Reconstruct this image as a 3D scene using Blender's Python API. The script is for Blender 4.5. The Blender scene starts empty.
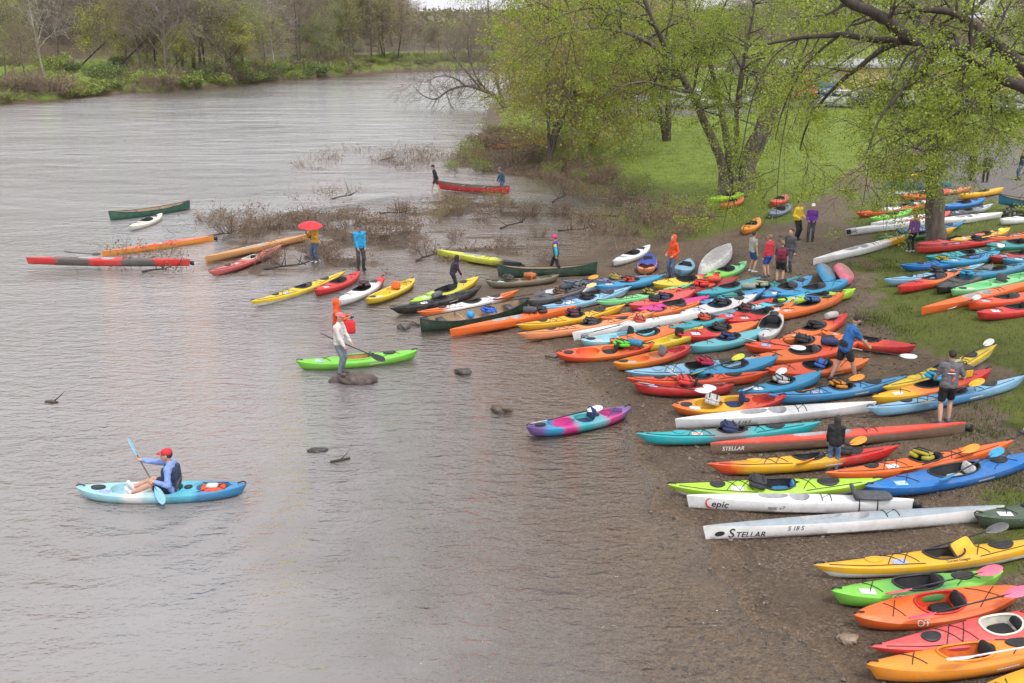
import math, random
import numpy as np
# ---------------------------------------------------------------- camera and ground
W_, H_ = 1024, 683
F_ = 950.0                    # focal length in pixels
CAMH = 10.0                   # the photograph was taken from a bridge, ten metres above the river
HOR = 25.0                    # picture row of the horizon
PITCH = math.atan((341.5 - HOR) / F_)
CP, SP = math.cos(PITCH), math.sin(PITCH)

def ray(px, py):
    x = (px - 512.0) / F_; y = -(py - 341.5) / F_
    return np.array([x, CP + y * SP, -SP + y * CP])

def at(px, py, z=0.0):
    d = ray(px, py)
    k = (z - CAMH) / d[2]
    return np.array([d[0] * k, d[1] * k, z])

def at_depth(px, py, Y):
    d = ray(px, py); k = Y / d[1]
    return np.array([d[0] * k, Y, CAMH + d[2] * k])

def project(p):
    x, y, z = p[0], p[1], p[2] - CAMH
    dep = y * CP - z * SP
    up = y * SP + z * CP
    return 512 + F_ * x / dep, 341.5 - F_ * up / dep

def hash2(ix, iy, seed):
    n = (ix * 374761393 + iy * 668265263 + seed * 1442695041) & 0xffffffff
    n = ((n ^ (n >> 13)) * 1274126177) & 0xffffffff
    return ((n ^ (n >> 16)) & 0xffff) / 65535.0

def vnoise(x, y, seed=0):
    x = np.asarray(x, float); y = np.asarray(y, float)
    ix = np.floor(x).astype(np.int64); iy = np.floor(y).astype(np.int64)
    fx = x - ix; fy = y - iy
    fx = fx * fx * (3 - 2 * fx); fy = fy * fy * (3 - 2 * fy)
    a = hash2(ix, iy, seed); b = hash2(ix + 1, iy, seed); c = hash2(ix, iy + 1, seed); d = hash2(ix + 1, iy + 1, seed)
    return (a * (1 - fx) + b * fx) * (1 - fy) + (c * (1 - fx) + d * fx) * fy

def fbm(x, y, seed=0, oct=4):
    v = 0; a = 0.5; t = 0
    for i in range(oct):
        v = v + a * vnoise(x, y, seed + i); t += a; a *= 0.5; x = np.asarray(x) * 2.03 + 17.1; y = np.asarray(y) * 2.03 - 9.3
    return v / t

def sstep(a, b, x):
    t = np.clip((np.asarray(x, float) - a) / (b - a), 0, 1)
    return t * t * (3 - 2 * t)

def pts_px(lst, z=0.0):
    return [tuple(at(a, b, z)[:2]) for a, b in lst]

def poly_sd(poly, x, y):
    """signed distance to a closed polygon, positive inside"""
    x = np.asarray(x, float); y = np.asarray(y, float)
    best = np.full(x.shape, 1e18); inside = np.zeros(x.shape, bool)
    n = len(poly)
    for i in range(n):
        ax, ay = poly[i]; bx, by = poly[(i + 1) % n]
        dx, dy = bx - ax, by - ay
        L = dx * dx + dy * dy + 1e-12
        t = np.clip(((x - ax) * dx + (y - ay) * dy) / L, 0, 1)
        best = np.minimum(best, (x - ax - t * dx) ** 2 + (y - ay - t * dy) ** 2)
        if ay != by:
            cond = ((ay > y) != (by > y)) & (x < (bx - ax) * (y - ay) / (by - ay) + ax)
            inside ^= cond
    return np.where(inside, 1, -1) * np.sqrt(best)

SHORE_R = pts_px([(1000, 1200), (905, 800), (838, 700), (800, 655), (758, 615), (712, 560), (676, 512), (650, 470), (636, 440), (618, 412), (592, 392),
                  (566, 366), (540, 346), (508, 328), (474, 310), (448, 298), (470, 286), (502, 273), (540, 262), (588, 254), (606, 240), (622, 216),
                  (648, 202), (640, 191), (600, 186), (545, 180), (500, 175), (468, 170), (446, 160), (466, 149), (478, 136), (482, 118), (490, 101),
                  (498, 90), (512, 80), (560, 74), (640, 72), (760, 70)]) + [(500, 400), (900, 300), (900, -60), (8, -60)]
FLATS = pts_px([(203, 270), (200, 250), (228, 224), (300, 210), (380, 196), (450, 193), (540, 202), (604, 216), (606, 250), (545, 266), (505, 278), (446, 298),
                (400, 284), (340, 274), (300, 276), (250, 281)])
SHORE_L = [(-400, -60), (-180, 20)] + pts_px([(-260, 122), (-100, 111), (0, 104.5), (50, 101), (100, 95), (160, 92), (210, 87.5), (260, 83), (320, 78), (360, 74.5),
                                  (420, 71.5), (470, 70.2), (540, 69), (640, 68), (760, 67.5)]) + [(520, 420), (1500, 900), (1500, 3000), (-3000, 3000), (-3000, -60)]
ROAD_L = [(-420, -60)] + pts_px([(-260, 66), (0, 62), (60, 61), (110, 59.8), (200, 58.0), (300, 55.8), (400, 52.6), (470, 50.5), (560, 49.3)], 3.5) + [(640, 520), (1500, 1000), (1500, 3000), (-3000, 3000), (-3000, -60)]
MATS = [pts_px(p) for p in (
    [(205, 266), (202, 250), (232, 226), (300, 212), (345, 214), (420, 222), (438, 240), (425, 262), (385, 276), (330, 272), (290, 266), (250, 275)],
    [(330, 210), (400, 198), (470, 194), (545, 203), (570, 214), (520, 222), (430, 224), (360, 222)],
    [(420, 236), (470, 232), (520, 240), (560, 240), (540, 256), (480, 262), (430, 268)],
    [(440, 168), (480, 150), (560, 165), (640, 186), (640, 200), (560, 190), (500, 180)],
)]
GRASS = [pts_px(p, 1.3) for p in (
    [(1200, 520), (1085, 450), (1015, 402), (985, 374), (950, 344), (912, 314), (872, 286), (846, 256), (850, 224), (864, 196), (892, 176), (960, 188), (1100, 205), (1400, 230)],
    [(585, 188), (640, 212), (690, 216), (748, 216), (806, 204), (834, 180), (864, 158), (958, 140), (1400, 132), (1400, 110), (900, 104), (640, 104), (560, 96), (530, 88), (500, 96), (500, 130), (520, 165)],
    [(955, 520), (1030, 470), (1100, 470), (1100, 500), (1000, 530)],
)]
ROAD_R = [pts_px(p, 1.8) for p in (
    [(862, 186), (900, 160), (958, 143), (1150, 135), (1500, 136), (1500, 220), (1100, 196), (960, 184), (900, 178)],
    [(600, 106), (700, 111), (860, 112), (1400, 120), (1400, 101), (860, 97), (640, 97)],
)]

def terrain(x, y):
    x = np.asarray(x, float); y = np.asarray(y, float)
    n1 = fbm(x * .25, y * .25, 3, 3) - .5
    n2 = fbm(x * 1.3, y * 1.3, 11, 3) - .5
    dr = poly_sd(SHORE_R, x, y) + n1 * 1.3 + n2 * .9
    dl = poly_sd(SHORE_L, x, y) + n1 * 4
    df = poly_sd(FLATS, x, y) + n1 * 1.6
    rd = poly_sd(ROAD_L, x, y)
    bed = -.02 - .045 * np.clip(-np.maximum(dr, dl), 0, 24) + n2 * .03
    zr = np.where(dr < 14, dr * .07, .98 + 1.25 * sstep(14, 42, dr)) + n2 * .05 * sstep(0, 3, dr) + n1 * .35 * sstep(6, 20, dr)
    back = np.clip(dr - 90, 0, 400)
    zr = zr + .22 * np.minimum(back, 140)
    z = np.where(dr > 0, zr, bed)
    t = np.clip(dl / (dl + np.clip(-rd, 0, 1e9) + 1e-6), 0, 1)
    zl = np.where(rd < 0, .5 * np.minimum(dl, 2.4) + (3.5 - 1.2) * np.clip(t, 0, 1), 3.5)
    hill = sstep(-.12, -.23, x / np.maximum(y, 40)) * .95 + .02
    zl = np.where(rd > 7, 3.5 + hill * (.42 * np.clip(rd - 7, 0, 150)) , zl) + n1 * np.clip(dl * .1, 0, 2.0) * np.where((rd > -1) & (rd < 8), 0, 1)
    far = sstep(500, 1100, y + .15 * x) * 12
    zl = zl + far
    z = np.where(dl > 0, zl, z)
    zf = -.085 + (fbm(x * .55, y * .8, 23, 4) - .5) * .44
    for m in MATS:
        zf = zf + .065 * sstep(-.6, 1.6, poly_sd(m, x, y) + n1 * 2)
    w = sstep(-.4, 1.0, df) * (dr < 1.2)
    z = np.where((dr < 1.2) & (df > -.4), z * (1 - w) + np.maximum(z, zf) * w, z)
    return z

def height(x, y):
    return float(terrain(np.array([x]), np.array([y]))[0])

def surf(x, y):
    return max(height(x, y), 0.0)

def ground(px, py, zo=0.0):
    """point of the ground (or water) seen at a pixel; zo lifts the target above it"""
    z = .5
    for i in range(14):
        p = at(px, py, z)
        zn = surf(p[0], p[1]) + zo
        z += (zn - z) * .7
    p = at(px, py, z)
    return np.array([p[0], p[1], surf(p[0], p[1])])
HAZE = 0.00009; EXPO = 0.55
# ---------------------------------------------------------------- table of the boats
TIP = {'rec': .30, 'sot': .28, 'sea': .33, 'ski': .24, 'canoe': .52}
KAYAKS = []
def K(kind, ax, ay, bx, by, cols, label, **o):
    KAYAKS.append((kind, ax, ay, bx, by, cols, label, o))
PADDLED = dict(kind='sot')
# --- afloat or on the reed flats
K('canoe', 108, 211, 190, 200, 'pine', 'dark green canoe afloat farthest out in the open river', inner='tan')
K('rec', 129, 226, 162, 213, 'cream', 'small cream kayak floating beside the green canoe in the river', seat=1)
K('ski', 101, 252, 214, 236, 'fadedorange|redorange|fadedorange/orangeyel', 'long thin orange boat with yellow lower hull in reeds beyond the red and grey one')
K('ski', 26, 258, 190, 260, 'red|bandgrey|red|bandgrey|red', 'long slim boat banded red and grey resting low over the water', z=.28, W=.5)
K('ski', 205, 258, 309, 235, 'tanorange', 'long tan orange hull lying across the dry reeds behind the faded red kayak')
K('sea', 208, 272, 283, 244, 'fadedred', 'faded red kayak with pale cockpit at the edge of the reeds', inner='cream', rim='cream')
K('sea', 250, 301, 346, 270, 'yellow/white', 'yellow kayak with white lower hull nosed out into the river beside the reeds')
K('rec', 314, 290, 364, 269, 'red', 'short bright red kayak between yellow and white kayaks at the reeds', L=3.3)
K('rec', 337, 300, 386, 275, 'white|white|white|red', 'white kayak with red tail pulled up beside the short red one', L=3.8)
K('sot', 366, 299, 414, 278, 'yellow', 'yellow sit-on-top kayak with orange seat pointing out from the mud', seat=1, seatcol='orange')
K('rec', 409, 302, 480, 276, 'lime|limeyel|yellow', 'lime kayak fading to a yellow tail behind the person in dark clothes', text=[('Eclipse', .30, .22, 'black', -.16)], L=4.4)
K('sea', 390, 308, 482, 286, 'black', 'black kayak with grey trim lying beside the lime and yellow kayak')
K('sea', 417, 311, 520, 289, 'orange|white|white|orange', 'slim kayak with orange ends and white middle behind the dark green canoe')
K('canoe', 419, 318, 528, 297, 'darkgreen', 'dark green open canoe with blue ball inside and bow in the water', inner='tan', zofs=.5)
K('ski', 437, 251, 514, 263, 'limeyel|limeyel|limeyel|black', 'pale lime boat with orange patch and black tip lying in a pool', rollpatch=1)
K('canoe', 497, 265, 587, 263, 'darkgreen', 'dark green canoe at the feet of the person in a pink hat', inner='tan')
K('sot', 486, 282, 560, 275, 'camo', 'olive camouflage fishing kayak with orange seat patch', seat=1, seatcol='orange')
K('ski', 450, 330, 577, 306, 'hotorange', 'bright orange narrow kayak with its bow in the water beside the dark canoe')
K('sea', 516, 325, 627, 304, 'gold', 'golden yellow touring kayak next to the bright orange narrow one')
K('sea', 518, 333, 662, 311, 'peach', 'peach orange touring kayak lying next to the golden yellow one', L=5.0)
K('ski', 573, 334, 705, 313, 'white', 'white racing kayak lettered on its bow behind the pale cyan sit-on-top', text=[('epic', .05, .17, 'black', -.19)])
K('sot', 581, 341, 657, 329, 'palecyan|cyan', 'pale cyan sit-on-top kayak at the water edge of the pack', seat=1)
K('rec', 527, 301, 568, 291, 'greydark', 'dark grey kayak beside the stern of the dark green canoe')
K('sea', 535, 307, 615, 290, 'sky/white', 'light blue kayak with white hull between grey kayak and golden touring kayak')
K('rec', 541, 292, 606, 282, 'silver|silver|navy', 'silver kayak fading to navy at its tail')
K('sea', 562, 281, 642, 276, 'slate', 'slate blue grey kayak at the back edge of the pack near the green canoe')
K('rec', 595, 287, 655, 277, 'cyanblue', 'bright cyan blue kayak beside the slate grey one')
K('sea', 597, 302, 690, 284, 'mint/greymid', 'long mint green kayak with grey hull across the middle of the pack')
K('rec', 629, 305, 686, 292, 'coral', 'coral pink red kayak between the mint kayak and the magenta kayak')
K('rec', 637, 309, 701, 298, 'magenta', 'magenta kayak with a black round seat back')
K('rec', 652, 283, 693, 277, 'yellow|yellow|red', 'yellow kayak with red tail beside the person in orange hood')
K('rec', 676, 292, 722, 281, 'darkred', 'dark red kayak with red bag lying near the small trees of the path')
K('rec', 697, 294, 731, 285, 'teal', 'short blue teal kayak beside the dark red one', L=3.0)
K('sea', 716, 296, 764, 284, 'tealgreen', 'dark teal green kayak loaded with gear behind the pale grey kayak')
K('rec', 680, 313, 757, 294, 'greylight', 'pale grey kayak between the magenta and the red kayaks')
K('rec', 714, 318, 773, 298, 'red', 'red kayak directly behind the pair of red and orange ones')
K('rec', 729, 321, 795, 301, 'red|red|orange', 'red kayak turning orange at its tail')
K('rec', 771, 315, 826, 299, 'orange', 'orange kayak with a blue jacket on its cockpit', L=3.6)
K('rec', 670, 329, 717, 316, 'teal', 'short teal kayak with dark seat in front of the white racing kayak', L=3.0)
K('rec', 678, 335, 743, 324, 'red|orange', 'red orange kayak lying just behind the pale teal one')
K('rec', 690, 346, 755, 331, 'paleteal', 'pale teal kayak with blue seat in the middle of the pack')
K('rec', 763, 338, 776, 312, 'greylight', 'pale grey kayak turned with its open cockpit to the river', L=3.2, cw=.34)
K('rec', 780, 341, 833, 320, 'orange|orange|red', 'orange kayak with red tail and black seat near the path', L=3.6)
K('rec', 744, 345, 826, 338, 'redorange|orange', 'red orange kayak, rearmost of three side by side', L=3.4)
K('rec', 749, 358, 838, 345, 'orange|redorange', 'orange kayak with white paddle blade, middle of three side by side', L=3.6)
K('rec', 765, 369, 870, 359, 'redorange|orange', 'red orange kayak at the feet of the man in blue shirt')
K('rec', 821, 332, 916, 346, 'orange|redorange|red', 'orange red kayak alone on the bare ground behind the man in blue shirt')
K('rec', 739, 392, 814, 374, 'cyanblue', 'bright blue kayak with white paddle blade across it')
K('sea', 768, 396, 888, 379, 'blue2', 'mid blue touring kayak with orange paddle blade at its tail')
K('sea', 625, 371, 740, 358, 'sky/white', 'sky blue kayak carrying a red bag and yellow paddle blade')
K('sea', 626, 378, 771, 372, 'redorange', 'red orange touring kayak lying along the sky blue one')
K('sot', 634, 385, 733, 386, 'red', 'red sit-on-top kayak with white paddle blades at the water edge', seat=1)
K('sot', 672, 405, 787, 396, 'orange|gold|gold|redorange|red', 'orange and yellow sit-on-top with red tail and blue seat pad', seat=1, seatcol='navy')
K('ski', 675, 421, 877, 403, 'white|white|greylight|white', 'long white and grey racing kayak between the blue and teal kayaks', text=[('S 16 S', .30, .13, 'black', -.16)])
K('sea', 636, 434, 824, 423, 'aqua|aqua|greymid|aqua|aqua', 'aqua touring kayak with grey clouded middle reaching over the water')
K('ski', 711, 446, 968, 424, 'redcoral/brown', 'long red racing kayak with brown lower hull and white lettering', text=[('STELLAR', .04, .14, 'white', -.2)])
K('sea', 708, 464, 903, 446, 'redorange|gold|gold|gold|red|red', 'orange, yellow and red blended touring kayak beside the child in black')
K('sea', 667, 483, 884, 478, 'limegreen/white', 'long lime green touring kayak with white lower hull', seatcol='blue2')
K('ski', 687, 498, 915, 503, 'white', 'white racing kayak with red swoosh logo and dark seat pad', text=[('epic', .108, .22, 'black', -.2), ('epic v7', .36, .12, 'greydark', -.17)], swoosh=1, pad=1)
K('ski', 704, 530, 1007, 508, 'white', 'longest white racing kayak with grey deck and big black lettering', text=[('S', .075, .28, 'black', -.25), ('TELLAR', .1005, .18, 'black', -.25), ('S 18 S', .27, .13, 'greydark', -.12)], deck2='greyblue', emblem=1)
K('sea', 826, 474, 1050, 434, 'hotorange', 'orange touring kayak behind the blue one with orange paddle blade', L=4.8)
K('rec', 865, 488, 1040, 452, 'blue', 'deep blue kayak with pale seat and white marks', seatcol='greylight')
K('rec', 976, 517, 1070, 503, 'olivegreen', 'dark green kayak with black hatch poking in behind the white racing kayak', L=3.0)
K('sea', 815, 566, 1065, 536, 'gold/white', 'yellow touring kayak with white hull and yellow seat bag', seatcol='gold', lines=1, text=[('Current Designs', .50, .07, 'black', .02)])
K('rec', 833, 592, 1014, 572, 'green|greenmid|green', 'green kayak with black seat and pink paddle blade', text=[('OT', .30, .16, 'white', -.05)], L=3.2)
K('rec', 853, 614, 1035, 586, 'hotorange', 'orange kayak with shiny red cockpit rim between green and coral kayaks', text=[('OT', .31, .16, 'white', -.05)], rim='red', inner='redorange', L=3.2)
K('sea', 869, 645, 1085, 604, 'coral/tan', 'coral red touring kayak with tan lower hull and cream cockpit', inner='cream', rim='cream', L=4.6)
K('rec', 869, 668, 1060, 640, 'orangeyel', 'orange yellow kayak with black round seat back nearest the bottom edge', inner='orange', rim='orangeyel', L=3.4)
K('rec', 968, 700, 1100, 664, 'gold', 'yellow kayak with dark red cockpit cut off by the corner', L=3.2)
K('sot', 556, 353, 655, 344, 'redorange|orange|redorange', 'red orange sit-on-top with green pack at the water edge of the pack', seat=1)
K('sot', 614, 364, 690, 346, 'orangeyel|orange|red', 'orange yellow sit-on-top with grey seat and red tail', seat=1, seatcol='greymid')
K('sot', 640, 346, 673, 337, 'yellow', 'small yellow kayak end showing between pale cyan and red orange kayaks', L=2.7)
K('sot', 526, 427, 631, 406, 'violet|cyanblue|magenta|aqua|paleteal|magenta|violet', 'purple, aqua and pink tie-dye sit-on-top alone in the shallows', seat=1, seatcol='navy')
K('rec', 296, 361, 418, 350, 'green', 'bright green kayak floating beside the woman in cream jacket', inner='tanorange', rim='green', float=1)
K('canoe', 437, 179, 510, 184, 'red', 'red canoe being carried through the shallows by two people', z=.12, inner='brown', zofs=.6)
# --- back edge of the pack
K('rec', 613, 261, 650, 245, 'white', 'white kayak on the mud beside the orange one under a blue tarp')
K('sot', 645, 270, 653, 246, 'peach', 'orange kayak covered with a blue tarp on the mud', L=3.2)
K('rec', 680, 271, 690, 258, 'sky', 'light blue kayak end-on beside the person in orange hood', L=2.8)
K('canoe', 702, 268, 738, 235, 'white', 'big white canoe turned bottom up beside the path', flip=1, L=5.6)
K('rec', 704, 278, 746, 262, 'green|mint', 'green kayak with pale blue top under hanging leaves by the path')
K('rec', 761, 297, 806, 278, 'blue2', 'blue kayak with red and black seat at the end of the path', L=3.3)
K('rec', 777, 295, 834, 283, 'cyanblue', 'bright blue kayak next to it with dark cockpit rim beside the lime kayak', L=3.3)
K('rec', 778, 301, 857, 289, 'limegreen', 'lime green kayak with orange trim at the foot of the grass bank')
K('rec', 832, 283, 823, 262, 'cyanblue', 'bright blue kayak turned hull up end-on beside the pink one', L=2.8, flip=1)
K('rec', 850, 281, 840, 260, 'pink', 'pink kayak turned hull up end-on beside the bright blue one', L=2.8, flip=1)
# --- grass bank
K('ski', 813, 260, 907, 236, 'white|white|white|gold', 'white kayak with yellow tail on the grass in front of the lettered white one')
K('ski', 930, 221, 1008, 213, 'white', 'white racing kayak tail running past the tree trunk toward a small wheel', L=4.8)
K('ski', 846, 231, 935, 220, 'white', 'white racing kayak on the grass with black bow tip and lettering', text=[('epic', .03, .24, 'black', -.17)], tipcol='black')
K('sea', 876, 238, 957, 228, 'greenmid|greenmid|gold', 'dull green kayak with yellow tail tucked behind the white one on grass')
K('ski', 871, 225, 935, 215, 'white', 'white kayak on grass between the bright green and lettered white ones')
K('sea', 935, 214, 994, 203, 'greydark|greydark|silver', 'dark grey kayak with silver end on grass just beyond the tree trunk')
K('rec', 870, 219, 916, 209, 'green', 'bright green kayak on grass in front of the orange one', L=3.2)
K('sea', 855, 213, 930, 203, 'redorange|orange', 'orange red kayak farthest down the grass beside the gravel path')
K('sea', 869, 205, 945, 198, 'greydark', 'dark grey kayak on the grass behind the orange red one')
K('sea', 886, 193, 975, 186, 'silver|silver|peach', 'silver kayak with peach tail beyond the tree trunk')
K('canoe', 886, 181, 954, 177, 'blue2', 'blue canoe lying beyond the tree trunk near the gravel road', inner='greymid')
K('rec', 884, 175, 922, 171, 'gold', 'yellow kayak lying behind the blue canoe near the gravel road')
K('canoe', 999, 194, 1060, 199, 'tealblue', 'teal blue canoe raised on a low rack beside the gravel road', z=.3)
K('sea', 915, 249, 1035, 231, 'red', 'long red kayak on the grass below the tree trunk')
K('rec', 917, 244, 985, 234, 'coral', 'coral kayak lying behind the long red one on the grass')
K('sea', 924, 256, 1005, 245, 'aqua', 'aqua kayak lying in front of the long red one on the grass')
K('rec', 990, 257, 1045, 249, 'darkred|red|white', 'dark red and white patterned kayak on the grass')
K('sea', 899, 265, 982, 255, 'blue', 'deep blue kayak on the grass beneath the aqua one')
K('sea', 884, 280, 985, 264, 'sky', 'pale blue kayak on the grass between deep blue and red orange kayaks')
K('rec', 898, 288, 970, 269, 'red|orange|orange', 'red orange kayak on the grass with red open cockpit')
K('rec', 936, 288, 992, 265, 'black|greydark', 'black and grey kayak on the grass beside the pale green one')
K('sot', 951, 292, 1035, 272, 'mint', 'pale green fishing kayak on the grass with grey deck pads', seat=1)
K('ski', 921, 311, 1040, 281, 'hotorange', 'long orange narrow kayak at the edge of the grass bank')
K('rec', 968, 303, 1045, 290, 'redorange', 'red orange kayak behind the brightest red one on the bank')
K('rec', 977, 313, 1060, 300, 'red', 'bright red kayak on the edge of the grass bank', L=3.4)
K('rec', 1002, 260, 1060, 256, 'tealblue', 'dark teal kayak on the grass cut off by the picture edge', L=3.2)
K('sea', 884, 389, 1045, 328, 'yellow/white', 'yellow kayak with white lower hull rising up the grass bank', L=5.0)
K('rec', 873, 398, 985, 372, 'gold|orange|red', 'yellow and red kayak loaded with a cooler behind the man in grey', L=3.9)
K('sea', 868, 409, 1055, 372, 'sky|blue2|sky', 'long pale blue kayak behind the man in grey shirt', L=5.0)
# --- beyond the path
K('rec', 706, 199, 750, 190, 'limegreen', 'lime green kayak beneath the forked tree by the path')
K('rec', 720, 205, 742, 198, 'orange', 'orange kayak in front of the lime one beneath the forked tree', L=3.0)
K('rec', 768, 214, 790, 204, 'slate', 'slate blue kayak beside the people on the path', L=3.2)
K('rec', 772, 203, 788, 194, 'redcoral', 'coral red kayak beside the path behind the slate blue one', L=3.0)
K('rec', 744, 230, 762, 216, 'orangeyel', 'orange yellow kayak on the grass at the side of the path', L=3.0)
K('canoe', 487, 143, 548, 139, 'gold', 'yellow canoe hidden in the shore brush far along the bank', inner='tan')

# --- more of the crowd of boats
K('rec', 700, 303, 752, 292, 'blue2', 'mid blue kayak half hidden behind the pale grey one in the pack')
K('rec', 610, 341, 664, 329, 'orange', 'plain orange kayak wedged behind the pale cyan sit-on-top')
K('rec', 690, 372, 745, 363, 'cyanblue', 'bright blue kayak squeezed in beyond the red orange touring one')
K('sea', 600, 317, 680, 305, 'orange', 'orange touring kayak between the peach and magenta kayaks')
K('rec', 560, 300, 610, 290, 'navy', 'navy kayak half hidden between light blue and mint kayaks')
K('rec', 655, 293, 700, 285, 'redorange', 'red orange kayak half hidden behind the coral pink one')
K('rec', 742, 309, 795, 297, 'cyan', 'cyan kayak half hidden behind the red pair')
K('rec', 940, 262, 1000, 252, 'cyanblue', 'bright blue kayak on the grass between aqua and deep blue ones')
K('rec', 960, 276, 1030, 262, 'tealblue', 'teal blue kayak on the grass beyond the pale green one')
K('rec', 985, 245, 1045, 238, 'tealgreen', 'dark teal green kayak at the end of the long red one on grass')
K('rec', 950, 241, 1010, 228, 'gold', 'golden yellow kayak behind the coral one on the grass')
K('sea', 895, 230, 960, 222, 'blue2', 'mid blue kayak between the white ones on the grass')
K('rec', 905, 222, 950, 212, 'redcoral', 'coral red kayak by the tree trunk among white kayaks')
K('rec', 880, 210, 930, 201, 'white', 'short white kayak behind the bright green one on grass')
K('rec', 900, 196, 950, 189, 'redorange', 'red orange kayak near the silver one beyond the trunk')
K('rec', 940, 206, 985, 198, 'blue', 'deep blue kayak behind the dark grey one with silver end')
K('rec', 960, 195, 1005, 188, 'gold', 'golden kayak nearest the gravel road beyond the trunk')
K('rec', 1000, 220, 1050, 212, 'white', 'white kayak at the picture edge beyond the little trolley')
K('sea', 990, 238, 1060, 226, 'orange', 'orange touring kayak at the picture edge above the long red one')
# ---------------------------------------------------------------- Blender helpers
import bpy, bmesh
from mathutils import Vector, Matrix, Euler
R_ = math.radians
scn = bpy.context.scene
COL = scn.collection
rnd = random.Random(7)

PAL = {
 'pine': (.006, .10, .065), 'cream': (.72, .68, .58), 'orange': (.80, .17, .025), 'yellow': (.78, .56, .03), 'red': (.62, .022, .022),
 'greymid': (.22, .21, .21), 'tanorange': (.60, .30, .11), 'fadedred': (.62, .13, .12), 'white': (.72, .72, .715), 'lime': (.40, .68, .03),
 'limeyel': (.62, .66, .06), 'black': (.014, .015, .017), 'darkgreen': (.012, .055, .032), 'camo': (.20, .17, .11), 'hotorange': (.88, .15, .015),
 'gold': (.84, .44, .012), 'peach': (.82, .30, .12), 'palecyan': (.36, .68, .76), 'cyan': (.08, .50, .66), 'greydark': (.075, .078, .085),
 'sky': (.25, .50, .70), 'silver': (.46, .50, .54), 'navy': (.012, .035, .13), 'slate': (.15, .20, .28), 'cyanblue': (.02, .30, .56),
 'mint': (.22, .66, .27), 'coral': (.80, .085, .085), 'magenta': (.62, .02, .25), 'darkred': (.36, .014, .02), 'teal': (.03, .33, .40),
 'tealgreen': (.02, .26, .26), 'greylight': (.52, .53, .54), 'paleteal': (.12, .45, .52), 'redorange': (.80, .085, .02), 'blue2': (.045, .26, .52),
 'aqua': (.015, .42, .46), 'redcoral': (.72, .07, .04), 'brown': (.19, .12, .08), 'limegreen': (.42, .72, .03), 'blue': (.005, .17, .52),
 'olivegreen': (.06, .10, .06), 'green': (.20, .62, .06), 'greenmid': (.07, .33, .09), 'orangeyel': (.86, .30, .02), 'tan': (.42, .30, .19),
 'violet': (.20, .11, .36), 'pink': (.78, .16, .24), 'tealblue': (.015, .22, .38), 'greyblue': (.34, .40, .44), 'pinkred': (.75, .07, .13), 'bandgrey': (.10, .088, .082), 'fadedorange': (.66, .22, .10),
 'skin': (.52, .30, .21), 'skindark': (.38, .20, .13), 'jeans': (.085, .13, .22), 'jeansdark': (.03, .045, .09), 'blueshirt': (.03, .17, .47),
 'yellowjk': (.78, .42, .05), 'bluejk': (.02, .32, .60), 'orangejk': (.85, .10, .02), 'purplejk': (.10, .03, .30), 'creamjk': (.62, .58, .54),
 'hair': (.03, .02, .013), 'hairlight': (.22, .15, .08), 'bluecan': (.36, .47, .75), 'bladeblue': (.30, .60, .84), 'maroon': (.25, .02, .05),
}
for _k in list(PAL):
    if _k not in ('white', 'cream', 'black', 'skin', 'skindark', 'hair', 'hairlight', 'greydark', 'jeans', 'creamjk', 'silver', 'greylight'):
        PAL[_k] = tuple(0.84 * v for v in PAL[_k])
MATS_C = {}

def newmat(name):
    m = bpy.data.materials.new(name); m.use_nodes = True
    nt = m.node_tree; b = nt.nodes['Principled BSDF']
    return m, nt, b

def nd(nt, typ, **kw):
    n = nt.nodes.new(typ)
    for k, v in kw.items():
        if k.startswith('i_'):
            n.inputs[k[2:].replace('_', ' ')].default_value = v
        else:
            setattr(n, k, v)
    return n

def ramp(nt, stops, interp='LINEAR'):
    n = nt.nodes.new('ShaderNodeValToRGB'); cr = n.color_ramp; cr.interpolation = interp
    while len(cr.elements) > 1: cr.elements.remove(cr.elements[-1])
    for i, (p, c) in enumerate(stops):
        e = cr.elements[0] if i == 0 else cr.elements.new(p)
        e.position = p; e.color = tuple(c[:3]) + (1,)
    return n

def col(c):
    return PAL[c] if isinstance(c, str) else c

def solid(c, rough=.45, var=.12, nscale=6, bump=0, key=None, spec=.5, metal=0):
    c3 = col(c)
    k = (tuple(c3), rough, var, nscale, bump, metal)
    if k in MATS_C: return MATS_C[k]
    m, nt, b = newmat(key or ('paint_' + c if isinstance(c, str) else 'paint'))
    tc = nd(nt, 'ShaderNodeTexCoord')
    no = nd(nt, 'ShaderNodeTexNoise', i_Scale=nscale, i_Detail=5.0, i_Roughness=.6)
    nt.links.new(tc.outputs['Object'], no.inputs['Vector'])
    lo = [max(0, v * (1 - var)) for v in c3]; hi = [min(1, v * (1 + var) + .004) for v in c3]
    r = ramp(nt, [(.3, lo), (.7, hi)])
    nt.links.new(no.outputs['Fac'], r.inputs['Fac']); nt.links.new(r.outputs['Color'], b.inputs['Base Color'])
    b.inputs['Roughness'].default_value = rough; b.inputs['Metallic'].default_value = metal
    b.inputs['Specular IOR Level'].default_value = spec
    if bump:
        bp = nd(nt, 'ShaderNodeBump', i_Strength=bump, i_Distance=.02)
        nt.links.new(no.outputs['Fac'], bp.inputs['Height']); nt.links.new(bp.outputs['Normal'], b.inputs['Normal'])
    MATS_C[k] = m
    return m

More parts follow.
